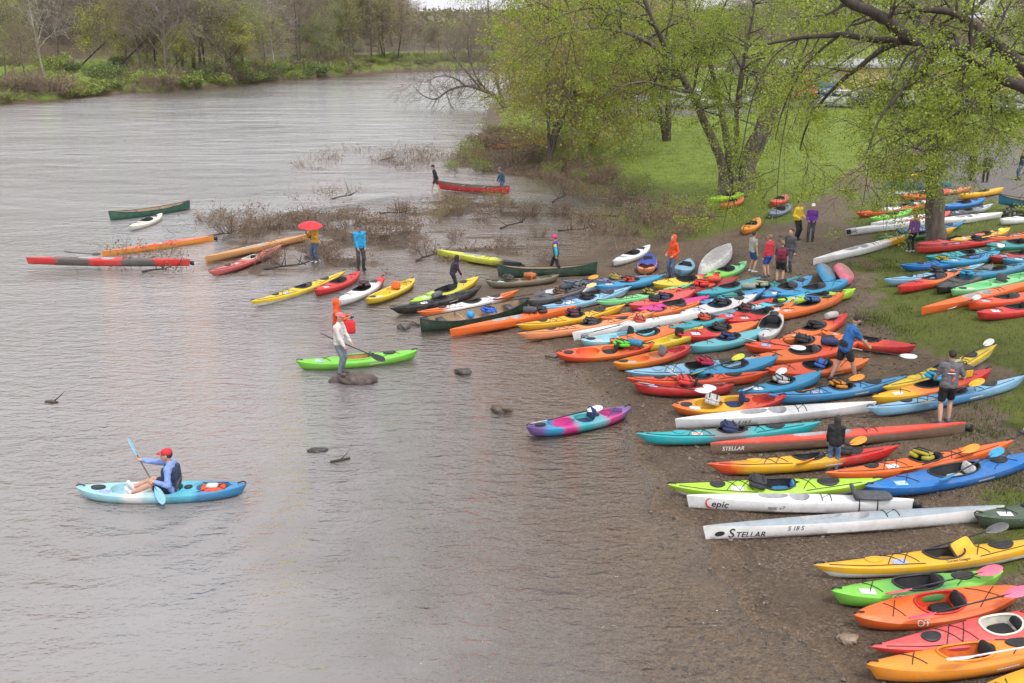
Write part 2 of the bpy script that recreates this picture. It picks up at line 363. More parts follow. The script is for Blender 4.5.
def hullmat(cols, L):
    """moulded plastic; one or more colours blended along the boat, scuffed and dusty"""
    cs = cols.split('|'); k = (cols, round(L, 1) if len(cs) > 1 else 0, 'hull')
    if k in MATS_C: return MATS_C[k]
    m, nt, b = newmat('hull_' + cs[0])
    tc = nd(nt, 'ShaderNodeTexCoord')
    if len(cs) > 1:
        sp = nd(nt, 'ShaderNodeSeparateXYZ'); nt.links.new(tc.outputs['Object'], sp.inputs[0])
        mr = nd(nt, 'ShaderNodeMapRange'); mr.inputs['From Min'].default_value = -L / 2; mr.inputs['From Max'].default_value = L / 2
        nt.links.new(sp.outputs['X'], mr.inputs['Value'])
        no = nd(nt, 'ShaderNodeTexNoise', i_Scale=3.2, i_Detail=4.0)
        nt.links.new(tc.outputs['Object'], no.inputs['Vector'])
        ma = nd(nt, 'ShaderNodeMath', operation='MULTIPLY_ADD'); ma.inputs[1].default_value = .16; ma.inputs[2].default_value = -.08
        nt.links.new(no.outputs['Fac'], ma.inputs[0])
        ad = nd(nt, 'ShaderNodeMath', operation='ADD'); nt.links.new(mr.outputs[0], ad.inputs[0]); nt.links.new(ma.outputs[0], ad.inputs[1])
        n = len(cs); st = []
        for i, c in enumerate(cs):
            a = i / n; e = (i + 1) / n
            sh_ = .47 if cols.startswith('red|bandgrey') else .28; st += [(a + (.5 - sh_) / n, PAL[c]), (e - (.5 - sh_) / n, PAL[c])]
        r = ramp(nt, st); nt.links.new(ad.outputs[0], r.inputs['Fac']); src = r.outputs['Color']
    else:
        rg = nd(nt, 'ShaderNodeRGB'); rg.outputs[0].default_value = tuple(PAL[cs[0]]) + (1,); src = rg.outputs[0]
    n2 = nd(nt, 'ShaderNodeTexNoise', i_Scale=2.6, i_Detail=7.0, i_Roughness=.68)
    nt.links.new(tc.outputs['Object'], n2.inputs['Vector'])
    r2 = ramp(nt, [(.44, (0, 0, 0)), (.74, (.36, .36, .36))])
    nt.links.new(n2.outputs['Fac'], r2.inputs['Fac'])
    mx = nd(nt, 'ShaderNodeMix', data_type='RGBA')
    nt.links.new(r2.outputs['Color'], mx.inputs['Factor']); nt.links.new(src, mx.inputs[6]); mx.inputs[7].default_value = (.21, .17, .13, 1)
    # scratches along the hull
    mp = nd(nt, 'ShaderNodeMapping'); mp.inputs['Scale'].default_value = (1.2, 26, 26)
    nt.links.new(tc.outputs['Object'], mp.inputs['Vector'])
    n3 = nd(nt, 'ShaderNodeTexNoise', i_Scale=2.2, i_Detail=4.0)
    nt.links.new(mp.outputs[0], n3.inputs['Vector'])
    r3 = ramp(nt, [(.58, (0, 0, 0)), (.72, (.22, .22, .22))]); nt.links.new(n3.outputs['Fac'], r3.inputs['Fac'])
    mx2 = nd(nt, 'ShaderNodeMix', data_type='RGBA'); nt.links.new(r3.outputs['Color'], mx2.inputs['Factor'])
    nt.links.new(mx.outputs[2], mx2.inputs[6]); mx2.inputs[7].default_value = (.62, .58, .54, 1)
    sz_ = nd(nt, 'ShaderNodeSeparateXYZ'); nt.links.new(tc.outputs['Object'], sz_.inputs[0])
    n4 = nd(nt, 'ShaderNodeTexNoise', i_Scale=7.0, i_Detail=6.0, i_Roughness=.7); nt.links.new(tc.outputs['Object'], n4.inputs['Vector'])
    sm_ = nd(nt, 'ShaderNodeMath', operation='MULTIPLY_ADD'); sm_.inputs[1].default_value = .30; nt.links.new(n4.outputs['Fac'], sm_.inputs[0]); sm_.inputs[2].default_value = -.06
    df_ = nd(nt, 'ShaderNodeMath', operation='SUBTRACT'); nt.links.new(sm_.outputs[0], df_.inputs[0]); nt.links.new(sz_.outputs['Z'], df_.inputs[1])
    r5 = ramp(nt, [(0.0, (0, 0, 0)), (.08, (.62, .62, .62))]); nt.links.new(df_.outputs[0], r5.inputs['Fac'])
    mx3 = nd(nt, 'ShaderNodeMix', data_type='RGBA'); nt.links.new(r5.outputs['Color'], mx3.inputs['Factor']); nt.links.new(mx2.outputs[2], mx3.inputs[6]); mx3.inputs[7].default_value = (.13, .10, .075, 1)
    nt.links.new(mx3.outputs[2], b.inputs['Base Color'])
    rr = ramp(nt, [(.3, (.36,) * 3), (.7, (.62,) * 3)]); nt.links.new(n2.outputs['Fac'], rr.inputs['Fac'])
    nt.links.new(rr.outputs['Color'], b.inputs['Roughness'])
    MATS_C[k] = m
    return m

def link(o, parent=None):
    COL.objects.link(o)
    if parent is not None: o.parent = parent
    return o

def mesh_obj(name, verts, faces, mats, parent=None, mi=None, smooth=True, sharp=None):
    me = bpy.data.meshes.new(name)
    me.from_pydata([tuple(v) for v in verts], [], faces)
    if not isinstance(mats, (list, tuple)): mats = [mats]
    for m in mats: me.materials.append(m)
    if mi is not None: me.polygons.foreach_set('material_index', np.asarray(mi, np.int32))
    if smooth: me.polygons.foreach_set('use_smooth', np.ones(len(me.polygons), bool))
    me.update()
    if sharp: me.set_sharp_from_angle(angle=R_(sharp))
    return link(bpy.data.objects.new(name, me), parent)

def fast_mesh(name, verts, nper, mats, parent=None, mi=None, smooth=False):
    """verts: (N*nper,3) array; every nper consecutive vertices make one face"""
    v = np.ascontiguousarray(verts, np.float32).reshape(-1, 3); n = len(v); nf = n // nper
    me = bpy.data.meshes.new(name)
    me.vertices.add(n); me.vertices.foreach_set('co', v.ravel())
    me.loops.add(n); me.loops.foreach_set('vertex_index', np.arange(n, dtype=np.int32))
    me.polygons.add(nf); me.polygons.foreach_set('loop_start', np.arange(0, n, nper, dtype=np.int32))
    me.polygons.foreach_set('loop_total', np.full(nf, nper, np.int32))
    if not isinstance(mats, (list, tuple)): mats = [mats]
    for m in mats: me.materials.append(m)
    if mi is not None: me.polygons.foreach_set('material_index', np.asarray(mi, np.int32))
    if smooth: me.polygons.foreach_set('use_smooth', np.ones(nf, bool))
    me.update(calc_edges=True)
    return link(bpy.data.objects.new(name, me), parent)

def empty(name, loc, rot=(0, 0, 0), label=None, cat=None, group=None):
    o = bpy.data.objects.new(name, None); o.empty_display_size = .2
    o.location = loc; o.rotation_euler = rot
    if label: o['label'] = label
    if cat: o['category'] = cat
    if group: o['group'] = group
    return link(o)

def tag(o, label=None, cat=None, group=None, kind=None):
    if label: o['label'] = label
    if cat: o['category'] = cat
    if group: o['group'] = group
    if kind: o['kind'] = kind
    return o

class MB:
    """collects shapes into one mesh"""
    def __init__(s): s.v = []; s.f = []; s.m = []
    def add(s, v, f, m=0):
        b = len(s.v); s.v += [tuple(p) for p in v]
        s.f += [tuple(i + b for i in q) for q in f]; s.m += [m] * len(f)
    def tube(s, pts, rad, n=6, m=0, cap=True, closed=False):
        pts = [Vector(p) for p in pts]; k = len(pts)
        if not hasattr(rad, '__len__'): rad = [rad] * k
        vs = []; fs = []
        up = None
        for i, p in enumerate(pts):
            if closed: t = pts[(i + 1) % k] - pts[i - 1]
            else: t = pts[min(i + 1, k - 1)] - pts[max(i - 1, 0)]
            if t.length < 1e-9: t = Vector((0, 0, 1))
            t.normalize()
            if up is None:
                up = Vector((0, 0, 1)) if abs(t.z) < .9 else Vector((1, 0, 0))
            a = t.cross(up)
            if a.length < 1e-6: a = t.cross(Vector((.3, .9, .1)))
            a.normalize(); b = a.cross(t); b.normalize(); up = b
            for j in range(n):
                an = 2 * math.pi * j / n
                vs.append(p + a * (math.cos(an) * rad[i]) + b * (math.sin(an) * rad[i]))
        rng = k if closed else k - 1
        for i in range(rng):
            i2 = (i + 1) % k
            for j in range(n):
                j2 = (j + 1) % n
                fs.append((i * n + j, i * n + j2, i2 * n + j2, i2 * n + j))
        if cap and not closed:
            fs.append(tuple(range(n))[::-1]); fs.append(tuple((k - 1) * n + j for j in range(n)))
        s.add(vs, fs, m)
    def box(s, c, d, m=0, rot=None, taper=1.0):
        vs = []
        for z in (-1, 1):
            q = taper if z > 0 else 1
            for x, y in ((-1, -1), (1, -1), (1, 1), (-1, 1)):
                p = Vector((x * d[0] / 2 * q, y * d[1] / 2 * q, z * d[2] / 2))
                if rot is not None: p = rot @ p
                vs.append(p + Vector(c))
        s.add(vs, [(3, 2, 1, 0), (4, 5, 6, 7), (0, 1, 5, 4), (1, 2, 6, 5), (2, 3, 7, 6), (3, 0, 4, 7)], m)
    def pillow(s, c, d, m=0, rot=None, n=8, e=.45):
        """superellipsoid: a soft edged box"""
        vs = []; fs = []
        def sg(v, p): return math.copysign(abs(v) ** p, v)
        for i in range(n + 1):
            la = -math.pi / 2 + math.pi * i / n
            for j in range(2 * n):
                lo = math.pi * j / n
                p = Vector((sg(math.cos(la), e) * sg(math.cos(lo), e) * d[0] / 2, sg(math.cos(la), e) * sg(math.sin(lo), e) * d[1] / 2, sg(math.sin(la), e) * d[2] / 2))
                if rot is not None: p = rot @ p
                vs.append(p + Vector(c))
        w = 2 * n
        for i in range(n):
            for j in range(w):
                fs.append((i * w + j, i * w + (j + 1) % w, (i + 1) * w + (j + 1) % w, (i + 1) * w + j))
        s.add(vs, fs, m)
    def capsule(s, a, b, ra, rb, n=10, m=0):
        a = Vector(a); b = Vector(b); t = b - a; L = t.length
        if L < 1e-5: t = Vector((0, 0, 1)); L = 1e-5
        t = t / L
        pts = []; rr = []
        for q in (0.02, .35, .75): pts.append(a - t * (ra * math.cos(q * math.pi / 2))); rr.append(ra * math.sin(q * math.pi / 2) + 1e-4)
        pts += [a, b]; rr += [ra, rb]
        for q in (.75, .35, 0.02): pts.append(b + t * (rb * math.cos(q * math.pi / 2))); rr.append(rb * math.sin(q * math.pi / 2) + 1e-4)
        s.tube(pts, rr, n, m)
    def build(s, name, mats, parent=None, smooth=True, sharp=None):
        return mesh_obj(name, s.v, s.f, mats, parent, s.m, smooth, sharp)

# ---------------------------------------------------------------- boats
SPEC = {
 'rec':   dict(W=.77, Hs=.25, rise=.11, crown=.11, rock=.08, p=2.1, q=.78, rake=.16, dep=[(.36, .64, .265, .05, 'c')]),
 'sot':   dict(W=.80, Hs=.25, rise=.10, crown=.035, rock=.10, p=2.5, q=.72, rake=.14, dep=[(.20, .44, .27, .13, 'f'), (.46, .62, .28, .12, 'c'), (.70, .90, .23, .13, 'w')]),
 'sea':   dict(W=.62, Hs=.23, rise=.14, crown=.11, rock=.10, p=1.9, q=.92, rake=.34, dep=[(.44, .60, .225, .05, 'c')]),
 'ski':   dict(W=.50, Hs=.30, rise=.03, crown=.07, rock=.04, p=1.9, q=.90, rake=.05, dep=[(.32, .455, .13, .12, 'f'), (.46, .55, .19, .10, 'c')]),
 'canoe': dict(W=.90, Hs=.36, rise=.20, crown=.0, rock=.05, p=2.2, q=.74, rake=.06, dep=[(.015, .985, 9, .03, 'c')]),
}
NAME = {'rec': 'kayak', 'sot': 'sit_on_top_kayak', 'sea': 'touring_kayak', 'ski': 'racing_kayak', 'canoe': 'canoe'}

class Boat:
    def __init__(s, kind, L, W=None, cw=None):
        s.kind = kind; s.L = L; s.__dict__.update({k: v for k, v in SPEC[kind].items()})
        if W: s.W = W
        elif kind in ('rec', 'sot') and L < 2.7: s.W *= max(.82, L / 2.8)
        if cw: s.dep = [(s.dep[0][0] - .08, s.dep[0][1] + .06, cw, .05, 'c')]
    def prof(s, t):
        u = 2 * t - 1; sh = max(0., 1 - abs(u) ** s.p) ** s.q
        return s.W / 2 * sh, s.rock * abs(u) ** 3, s.Hs + s.rise * abs(u) ** 2.6, s.crown * sh ** .7
    def edge(s, t):
        w = s.prof(t)[0]
        for d in s.dep:
            if d[0] < t < d[1]:
                u = 2 * (t - d[0]) / (d[1] - d[0]) - 1
                e = d[2] * (1 - abs(u) ** 2.6) ** .5
                if s.kind == 'canoe': return max(0, w - .03), d
                return min(e, .84 * w), d
        return 0., None
    def deckz(s, t, y):
        w, k, z, c = s.prof(t)
        return z + c * (1 - min(1, abs(y) / max(w, 1e-4)) ** 2) if w > 1e-4 else z
    def hullpts(s, t):
        w, k, z, c = s.prof(t); h = z - k
        if s.kind == 'ski': r = [(0, 0), (.55, .05), (.88, .26), (.98, .6), (1, .86), (.97, 1)]
        elif s.kind == 'canoe': r = [(0, 0), (.55, .03), (.82, .16), (.95, .45), (.99, .75), (1, 1)]
        else: r = [(0, 0), (.50, .05), (.80, .2), (.95, .5), (1, .8), (.98, 1)]
        return [(w * a, k + h * b) for a, b in r]
    def side(s, t, arc, sgn):
        """point on the skin at arc length from the gunwale: positive over the deck, negative down the hull"""
        hp = s.hullpts(t)
        if arc >= 0:
            w, k, z, c = s.prof(t); y0 = hp[-1][0]; prev = (y0, s.deckz(t, y0)); acc = 0
            for i in range(1, 25):
                y = y0 * (1 - i / 24); q = (y, s.deckz(t, y)); d = math.hypot(q[0] - prev[0], q[1] - prev[1])
                if acc + d >= arc: break
                acc += d; prev = q
            f = min(1, (arc - acc) / max(d, 1e-6)); return sgn * (prev[0] + (q[0] - prev[0]) * f), prev[1] + (q[1] - prev[1]) * f
        acc = 0; prev = hp[-1]
        for q in hp[-2::-1]:
            d = math.hypot(q[0] - prev[0], q[1] - prev[1])
            if acc + d >= -arc: break
            acc += d; prev = q
        f = min(1, (-arc - acc) / max(d, 1e-6))
        return sgn * (prev[0] + (q[0] - prev[0]) * f), prev[1] + (q[1] - prev[1]) * f
    def X(s, t, z):
        u = 2 * t - 1; w, k, zs, c = s.prof(t); f = min(1, max(0, (z - k) / max(zs - k, 1e-4)))
        return s.L * (t - .5) - math.copysign(s.rake * (1 - f) * abs(u) ** 5, u)
    def onskin(s, t, arc, sgn, off=.004):
        y, z = s.side(t, arc, sgn)
        y2, z2 = s.side(t, arc + .01, sgn)
        ty, tz = y2 - y, z2 - z; l = math.hypot(ty, tz) or 1
        ny, nz = sgn * abs(tz / l), abs(ty / l)
        return Vector((s.X(t, z), y + ny * off, z + nz * off))

    def mesh(s, mats, parent):
        ts = list(np.linspace(0, 1, 25)) + [.006, .02, .98, .994]
        for d in s.dep:
            if s.kind == 'canoe': ts += [.015, .02, .03, .985, .98, .97]
            else: ts += [d[0] + (d[1] - d[0]) * (.5 - .5 * math.cos(math.pi * i / 14)) for i in range(15)]
        ts = sorted(ts); tt = [ts[0]]
        for t in ts[1:]:
            if t - tt[-1] > .0035: tt.append(t)
        rings = []
        for t in tt:
            hp = s.hullpts(t); e, d = s.edge(t); w, k, z, c = s.prof(t); y0 = hp[-1][0]
            pts = list(hp)
            for i in (1, 2, 3):
                y = y0 + (e - y0) * i / 3
                pts.append((y, s.deckz(t, y)))
            if d is not None and e > 0:
                u = 2 * (t - d[0]) / (d[1] - d[0]) - 1
                dz = s.deckz(t, e); fz = (max(k + .035, d[3] if s.kind != 'sot' and s.kind != 'ski' else d[3])) + (.05 * abs(u) ** 3)
                fz = min(fz, dz - .01)
                if s.kind == 'canoe':
                    pts += [(e * .97, k + (z - k) * .5), (e * .8, k + (z - k) * .17 + .01), (0, k + .025)]
                else:
                    pts += [(e * .96, dz - (dz - fz) * .5), (e * .82, fz), (0, fz - .008)]
            else:
                pts += [(0, pts[-1][1])] * 3
            rings.append([(s.X(t, q[1]), q[0], q[1]) for q in pts])
        n = len(rings[0]); V = []; Fc = []; MI = []
        for sg in (1, -1):
            b = len(V)
            for r in rings: V += [(x, sg * y, z) for x, y, z in r]
            for i in range(len(rings) - 1):
                for j in range(n - 1):
                    q = (b + i * n + j, b + (i + 1) * n + j, b + (i + 1) * n + j + 1, b + i * n + j + 1)
                    Fc.append(q if sg < 0 else q[::-1]); MI.append(0 if j < s.split else (1 if j < 8 else 2))
        bm = bmesh.new(); bv = [bm.verts.new(v) for v in V]
        for q, m in zip(Fc, MI):
            f = bm.faces.new([bv[i] for i in q]); f.material_index = m; f.smooth = True
        bmesh.ops.remove_doubles(bm, verts=bm.verts, dist=3e-4)
        bmesh.ops.dissolve_degenerate(bm, edges=bm.edges, dist=1e-4)
        bmesh.ops.recalc_face_normals(bm, faces=bm.faces)
        me = bpy.data.meshes.new('hull'); bm.to_mesh(me); bm.free()
        for m in mats: me.materials.append(m)
        me.set_sharp_from_angle(angle=R_(38))
        return link(bpy.data.objects.new('hull', me), parent)

def text_on(boat, parent, st, t0, size, colour, arc, sgn, shear=.25):
    cu = bpy.data.curves.new('lettering', 'FONT'); cu.body = st; cu.size = size; cu.shear = shear; cu.resolution_u = 3; cu.offset = size * .012
    o = bpy.data.objects.new('tmp', cu); COL.objects.link(o)
    dg = bpy.context.evaluated_depsgraph_get(); me = bpy.data.meshes.new_from_object(o.evaluated_get(dg))
    bpy.data.objects.remove(o); bpy.data.curves.remove(cu)
    bm = bmesh.new(); bm.from_mesh(me)
    for i in range(2):
        bmesh.ops.subdivide_edges(bm, edges=[e for e in bm.edges if e.calc_length() > .03], cuts=1)
    for v in bm.verts:
        x = v.co.x; t = t0 + (x if sgn < 0 else -x) / boat.L
        v.co = boat.onskin(t, arc + v.co.y, sgn, .005)
    bm.to_mesh(me); bm.free(); me.materials.clear(); me.materials.append(solid(colour, .5, .05))
    ob = bpy.data.objects.new('lettering', me); link(ob, parent)
    return ob

def patch(boat, parent, name, t0, t1, a0, a1, sgn, m, off=.005, nx=8, ny=4, skew=0):
    V = []; F = []
    for i in range(nx + 1):
        for j in range(ny + 1):
            f = j / ny
            V.append(boat.onskin(t0 + (t1 - t0) * i / nx + skew * f, a0 + (a1 - a0) * f, sgn, off))
    for i in range(nx):
        for j in range(ny):
            q = (i * (ny + 1) + j, (i + 1) * (ny + 1) + j, (i + 1) * (ny + 1) + j + 1, i * (ny + 1) + j + 1)
            F.append(q if sgn < 0 else q[::-1])
    return mesh_obj(name, V, F, m, parent)

def deck_disc(boat, parent, t, rx, ry, m, name='hatch_cover', h=.022):
    V = []; F = []; n = 20; x0 = boat.L * (t - .5)
    def pt(fr, an, hh):
        x = x0 + math.cos(an) * rx * fr; y = math.sin(an) * ry * fr
        return (x, y, boat.deckz(x / boat.L + .5, y) + hh)
    for fr, hh in ((1.0, -.004), (1.0, h), (.86, h + .004), (.8, h - .006), (.4, h + .002)):
        V += [pt(fr, 2 * math.pi * j / n, hh) for j in range(n)]
    for i in range(4):
        F += [(i * n + j, i * n + (j + 1) % n, (i + 1) * n + (j + 1) % n, (i + 1) * n + j) for j in range(n)]
    F.append(tuple(4 * n + j for j in range(n)))
    return mesh_obj(name, V, F, m, parent, sharp=45)

BOATS = []
def make_boat(row, idx):
    kind, ax, ay, bx, by, cols, label, o = row
    rr = random.Random(1000 + idx)
    zo = o.get('zofs', TIP[kind]) + o.get('z', 0)
    a = ground(ax, ay, zo); b = ground(bx, by, zo)
    d = (b - a)[:2]; L = float(np.linalg.norm(d)); d = d / L
    mn = {'rec': 2.85, 'sot': 2.8, 'sea': 4.1, 'ski': 4.6, 'canoe': 4.2}[kind]
    if 'L' in o: L = o['L']
    elif L < mn: L = mn
    L = min(L, 7.2)
    bxy = a[:2] + d * L
    zb = surf(*bxy); mid = (a[:2] + bxy) / 2
    zs = [surf(*(a[:2] + d * L * f)) for f in (.08, .3, .5, .7, .92)]
    sl = (zs[4] - zs[0]) / (L * .84)
    fl = [height(*(a[:2] + d * L * f)) < -.02 for f in (.1, .5, .9)]
    z0 = sum(zs) / 5 + o.get('z', 0) - (.06 if all(fl) else .025)
    if all(fl): sl = 0
    root = empty(NAME[kind], (mid[0], mid[1], z0), (0, 0, 0), label, 'canoe' if kind == 'canoe' else 'kayak', 'boats drawn up along the river')
    yaw = math.atan2(d[1], d[0])
    roll = rr.uniform(-.17, .17) if not all(fl) else 0
    if o.get('flip'): roll = math.pi + (.12 if kind == 'canoe' else .45)
    M = Matrix.Rotation(yaw, 4, 'Z') @ Matrix.Rotation(-math.atan(sl), 4, 'Y') @ Matrix.Rotation(roll, 4, 'X')
    root.rotation_euler = M.to_euler()
    if o.get('flip'): root.location.z += .62 if kind == 'canoe' else .50
    B = Boat(kind, L, o.get('W'), o.get('cw')); B.row = row; B.root = root; B.yaw = yaw; B.idx = idx
    sgn = -1 if d[0] > 0 else 1               # the side that faces the bridge
    B.sgn = sgn
    parts = cols.split('/'); deckc = parts[0]; hullc = parts[-1]
    inner = o.get('inner') or {'rec': 'black', 'sea': 'black', 'sot': None, 'ski': 'greylight', 'canoe': 'tan'}[kind]
    dm = hullmat(deckc, L); hm = hullmat(hullc, L)
    im = solid(inner, .6, .2) if inner else dm
    if inner and inner in ('black',): im = solid((.03, .03, .033), .6, .3)
    if o.get('deck2'): dm = solid(o['deck2'], .4)
    B.split = 5 if hullc == deckc or kind == 'canoe' else (4 if kind == 'ski' else 3)
    if o.get('deck2'): B.split = 5
    B.mesh([hm, dm, im], root)
    blk = solid('black', .5, .3); gry = solid('greydark', .6, .25)
    px = abs(bx - ax) + abs(by - ay)
    if kind in ('rec', 'sea', 'ski'):
        for dd in B.dep:
            if dd[4] == 'f' and kind != 'ski': continue
            loop = []
            for q in range(40):
                an = 2 * math.pi * q / 40; u = math.cos(an) * .996
                t = dd[0] + (dd[1] - dd[0]) * (u + 1) / 2; e = B.edge(t)[0]
                y = math.copysign(e, math.sin(an)) if abs(math.sin(an)) > 1e-6 else 0
                loop.append((L * (t - .5), y, B.deckz(t, y) + .012))
            if kind != 'ski':
                mb = MB(); mb.tube(loop, .02, 6, closed=True)
                mb.build('cockpit_rim', solid(o.get('rim', 'black'), .4, .2), root)
    sc = o.get('seatcol', rr.choice(['black', 'black', 'greydark', 'black']))
    sm = solid(sc, .75, .3, 14, .3)
    cd = B.dep[1] if kind in ('sot', 'ski') else B.dep[0]
    xs = L * (cd[0] + (cd[1] - cd[0]) * (.60 if kind != 'sot' else .45) - .5)
    fl_z = .07 if kind in ('rec', 'sea') else .13
    if kind in ('rec', 'sea', 'sot'):
        mb = MB(); mb.pillow((xs, 0, fl_z + .03), (.42, .40, .08), n=6)
        mb.build('seat', sm, root)
        mb = MB(); hgt = (.25 if kind == 'rec' else .30) if kind != 'sea' else .18
        mb.pillow((xs + .25, 0, fl_z + .10 + hgt / 2), (.07, .40 if kind != 'sea' else .34, hgt), rot=Matrix.Rotation(.28, 3, 'Y'), n=6)
        mb.build('backrest', sm, root)
    if kind == 'ski' and px > 60:
        for sy in (-.05, .05):
            mb = MB(); mb.tube([(L * (.33 - .5), sy, .16), (L * (.33 - .5) - .05, sy, .24)], .015, 5); mb.build('foot_pedal', blk, root)
    if o.get('pad'):
        mb = MB(); xx = L * (.80 - .5)
        mb.pillow((xx + .1, 0, B.deckz(.82, 0) + .04), (.8, .44, .07), n=6); mb.pillow((xx - .28, -.02, B.deckz(.75, 0) + .12), (.09, .42, .30), rot=Matrix.Rotation(-.3, 3, 'Y'), n=6)
        mb.build('seat_pad', solid('greydark', .8, .3, 12, .4), root)
        for tt in (.76, .84):
            mb = MB(); mb.tube([B.onskin(tt, -.22 + .05 * i, -1, .008) for i in range(9)], .012, 5); mb.build('strap', blk, root)
    if kind == 'sot':
        deck_disc(B, root, .13, .16, .11, blk)
        deck_disc(B, root, .655, .09, .09, blk)
    if kind == 'sea':
        deck_disc(B, root, .24, .17, .115, blk if rr.random() < .75 else dm)
        deck_disc(B, root, .75, .24, .15, blk if rr.random() < .85 else dm)
    if kind == 'rec' and L > 3.1 and rr.random() < .8:
        deck_disc(B, root, .76, .20, .14, blk)
    if kind in ('rec', 'sea', 'sot') and px > 30:
        mb = MB()
        def yl(t, f): return f * B.prof(t)[0]
        def dl(p, q, r=.008):
            pts = []
            for i in range(7):
                t = p[0] + (q[0] - p[0]) * i / 6; y = p[1] + (q[1] - p[1]) * i / 6
                pts.append((L * (t - .5), y, B.deckz(t, y) + .008))
            mb.tube(pts, r, 4)
        def cross(c0, c1, f0, f1):
            dl((c0, yl(c0, f0)), (c1, -yl(c1, f1))); dl((c0, -yl(c0, f0)), (c1, yl(c1, f1)))
        if kind == 'sea': groups = [[(.28, .34, .7, .7), (.34, .40, .7, .7)], [(.63, .685, .7, .7)]]
        elif kind == 'rec': groups = [[(.20, .27, .6, .6)]] + ([[(.69, .84, .7, .6)]] if L > 3 else [])
        else: groups = [[(.72, .88, .7, .7)]]
        for g_ in groups:
            mb = MB()
            for q_ in g_: cross(*q_)
            mb.build('deck_rigging', blk, root)
        if kind == 'sea':
            for sg in (1, -1):
                mb = MB(); dl((.06, sg * yl(.06, .6)), (.20, sg * yl(.20, .78))); dl((.20, sg * yl(.2, .78)), (.42, sg * yl(.42, .84))); mb.build('deck_line', blk, root)
                mb = MB(); dl((.64, sg * yl(.64, .84)), (.90, sg * yl(.90, .7))); mb.build('deck_line', blk, root)
    if kind in ('rec', 'sot', 'sea') and px > 30:
        for sg, t in ((-1, .012), (1, .988)):
            w, k, zt, c = B.prof(t); x = L * (t - .5)
            mb = MB(); mb.tube([(x - sg * .16, 0, zt + .03), (x - sg * .03, 0, zt + .07), (x + sg * .03, 0, zt + .03)], .016, 5)
            mb.build('carry_handle', blk, root)
    if kind == 'ski' and px > 60:
        mb = MB()
        for tt in (.60, .64): mb.tube([(L * (tt - .5), y, B.deckz(tt, y) + .01) for y in np.linspace(-.8, .8, 7) * B.prof(tt)[0]], .009, 4)
        mb.tube([(L * (.60 - .5), -.1, B.deckz(.6, .1) + .01), (L * (.64 - .5), .1, B.deckz(.64, .1) + .01)], .008, 4)
        mb.build('deck_rigging', blk, root)
        mb = MB(); x = L * .5
        mb.add([(x - .02, -.008, .10), (x + .16, -.008, .06), (x + .16, -.008, .26), (x - .02, -.008, .26), (x - .02, .008, .10), (x + .16, .008, .06), (x + .16, .008, .26), (x - .02, .008, .26)],
               [(0, 1, 2, 3), (7, 6, 5, 4), (0, 4, 5, 1), (1, 5, 6, 2), (2, 6, 7, 3), (3, 7, 4, 0)])
        mb.build('rudder', blk, root)
    if kind == 'canoe':
        mb = MB()
        for sg in (1, -1):
            mb.tube([(B.X(t, B.prof(t)[2]), sg * max(0, B.prof(t)[0] - .01), B.prof(t)[2] + .008) for t in np.linspace(.004, .996, 33)], .02, 6)
        mb.build('gunwale', solid('black' if cols != 'red' else 'greydark', .5, .2), root)
        for t in (.36, .64):
            w, k, zt, c = B.prof(t); mb = MB(); mb.box((L * (t - .5), 0, zt - .02), (.05, 2 * w - .05, .025)); mb.build('thwart', solid('tan', .5), root)
        for t in (.20, .82):
            w, k, zt, c = B.prof(t); mb = MB(); mb.box((L * (t - .5), 0, zt - .10), (.26, 2 * w - .08, .03)); mb.build('seat', solid('greydark', .6), root)
        for t0, t1 in ((.005, .075), (.995, .925)):
            V = []; 
            for i in range(6):
                t = t0 + (t1 - t0) * i / 5; w, k, zt, c = B.prof(t)
                V += [(L * (t - .5), w - .004, zt + .006), (L * (t - .5), -w + .004, zt + .006)]
            mesh_obj('deck_plate', V, [(2 * i, 2 * i + 1, 2 * i + 3, 2 * i + 2) for i in range(5)], blk, root)
    # stickers: paper race numbers on the bow deck
    if kind in ('rec', 'sea', 'sot') and px > 60 and rr.random() < .6:
        sk_ = rr.choice([((.66, .64, .70), 30), ((.30, .34, .55), 24), ((.62, .42, .40), 26), ((.70, .70, .68), 18), ((.35, .5, .55), 22)])
        t0 = .15 if kind != 'sea' else .30
        patch(B, root, 'race_sticker', t0, t0 + .26 / L, .07, .20, sgn, solid(sk_[0], .6, .55, sk_[1]))
    if kind in ('sea', 'rec') and px > 110 and 'text' not in o:
        patch(B, root, 'lettering', .58, .58 + .42 / L, -.10, -.07, sgn, solid((.62, .62, .60) if 'white' not in deckc else (.1, .1, .1), .5, .5, 40))
    for (st, t0, sz, cc, arc) in o.get('text', []):
        t0_ = t0 if sgn < 0 else 1 - t0
        text_on(B, root, st, t0_, sz, cc, arc, sgn, .3 if kind in ('ski',) else .1)
    if o.get('swoosh'):
        mb = MB(); mb.tube([B.onskin(.112 + .026 * math.cos(q), -.125 + .115 * math.sin(q), sgn, .006) for q in np.linspace(1.5, 5.0, 16)], list(np.linspace(.004, .020, 10)) + [.020, .018, .015, .012, .008, .004], 5)
        mb.build('logo', solid('red', .4), root)
    if o.get('emblem'):
        V = [B.onskin(.050 + .016 * math.cos(q) + .006 * math.sin(q), -.165 + .055 * math.sin(q), sgn, .006) for q in np.linspace(0, 2 * math.pi, 25)[:-1]]
        mesh_obj('logo', V, [tuple(range(24))], solid('black', .5), root)
    if o.get('tipcol'):
        patch(B, root, 'bow_cap', .004, .05, -.24, -.01, sgn, solid(o['tipcol'], .5)); patch(B, root, 'bow_cap', .004, .05, -.24, -.01, -sgn, solid(o['tipcol'], .5))
    BOATS.append(B)
    return B

def on_boat(B, t, y, z):
    """world point above a boat's deck"""
    return B.root.matrix_basis @ Vector((B.L * (t - .5), y, z))

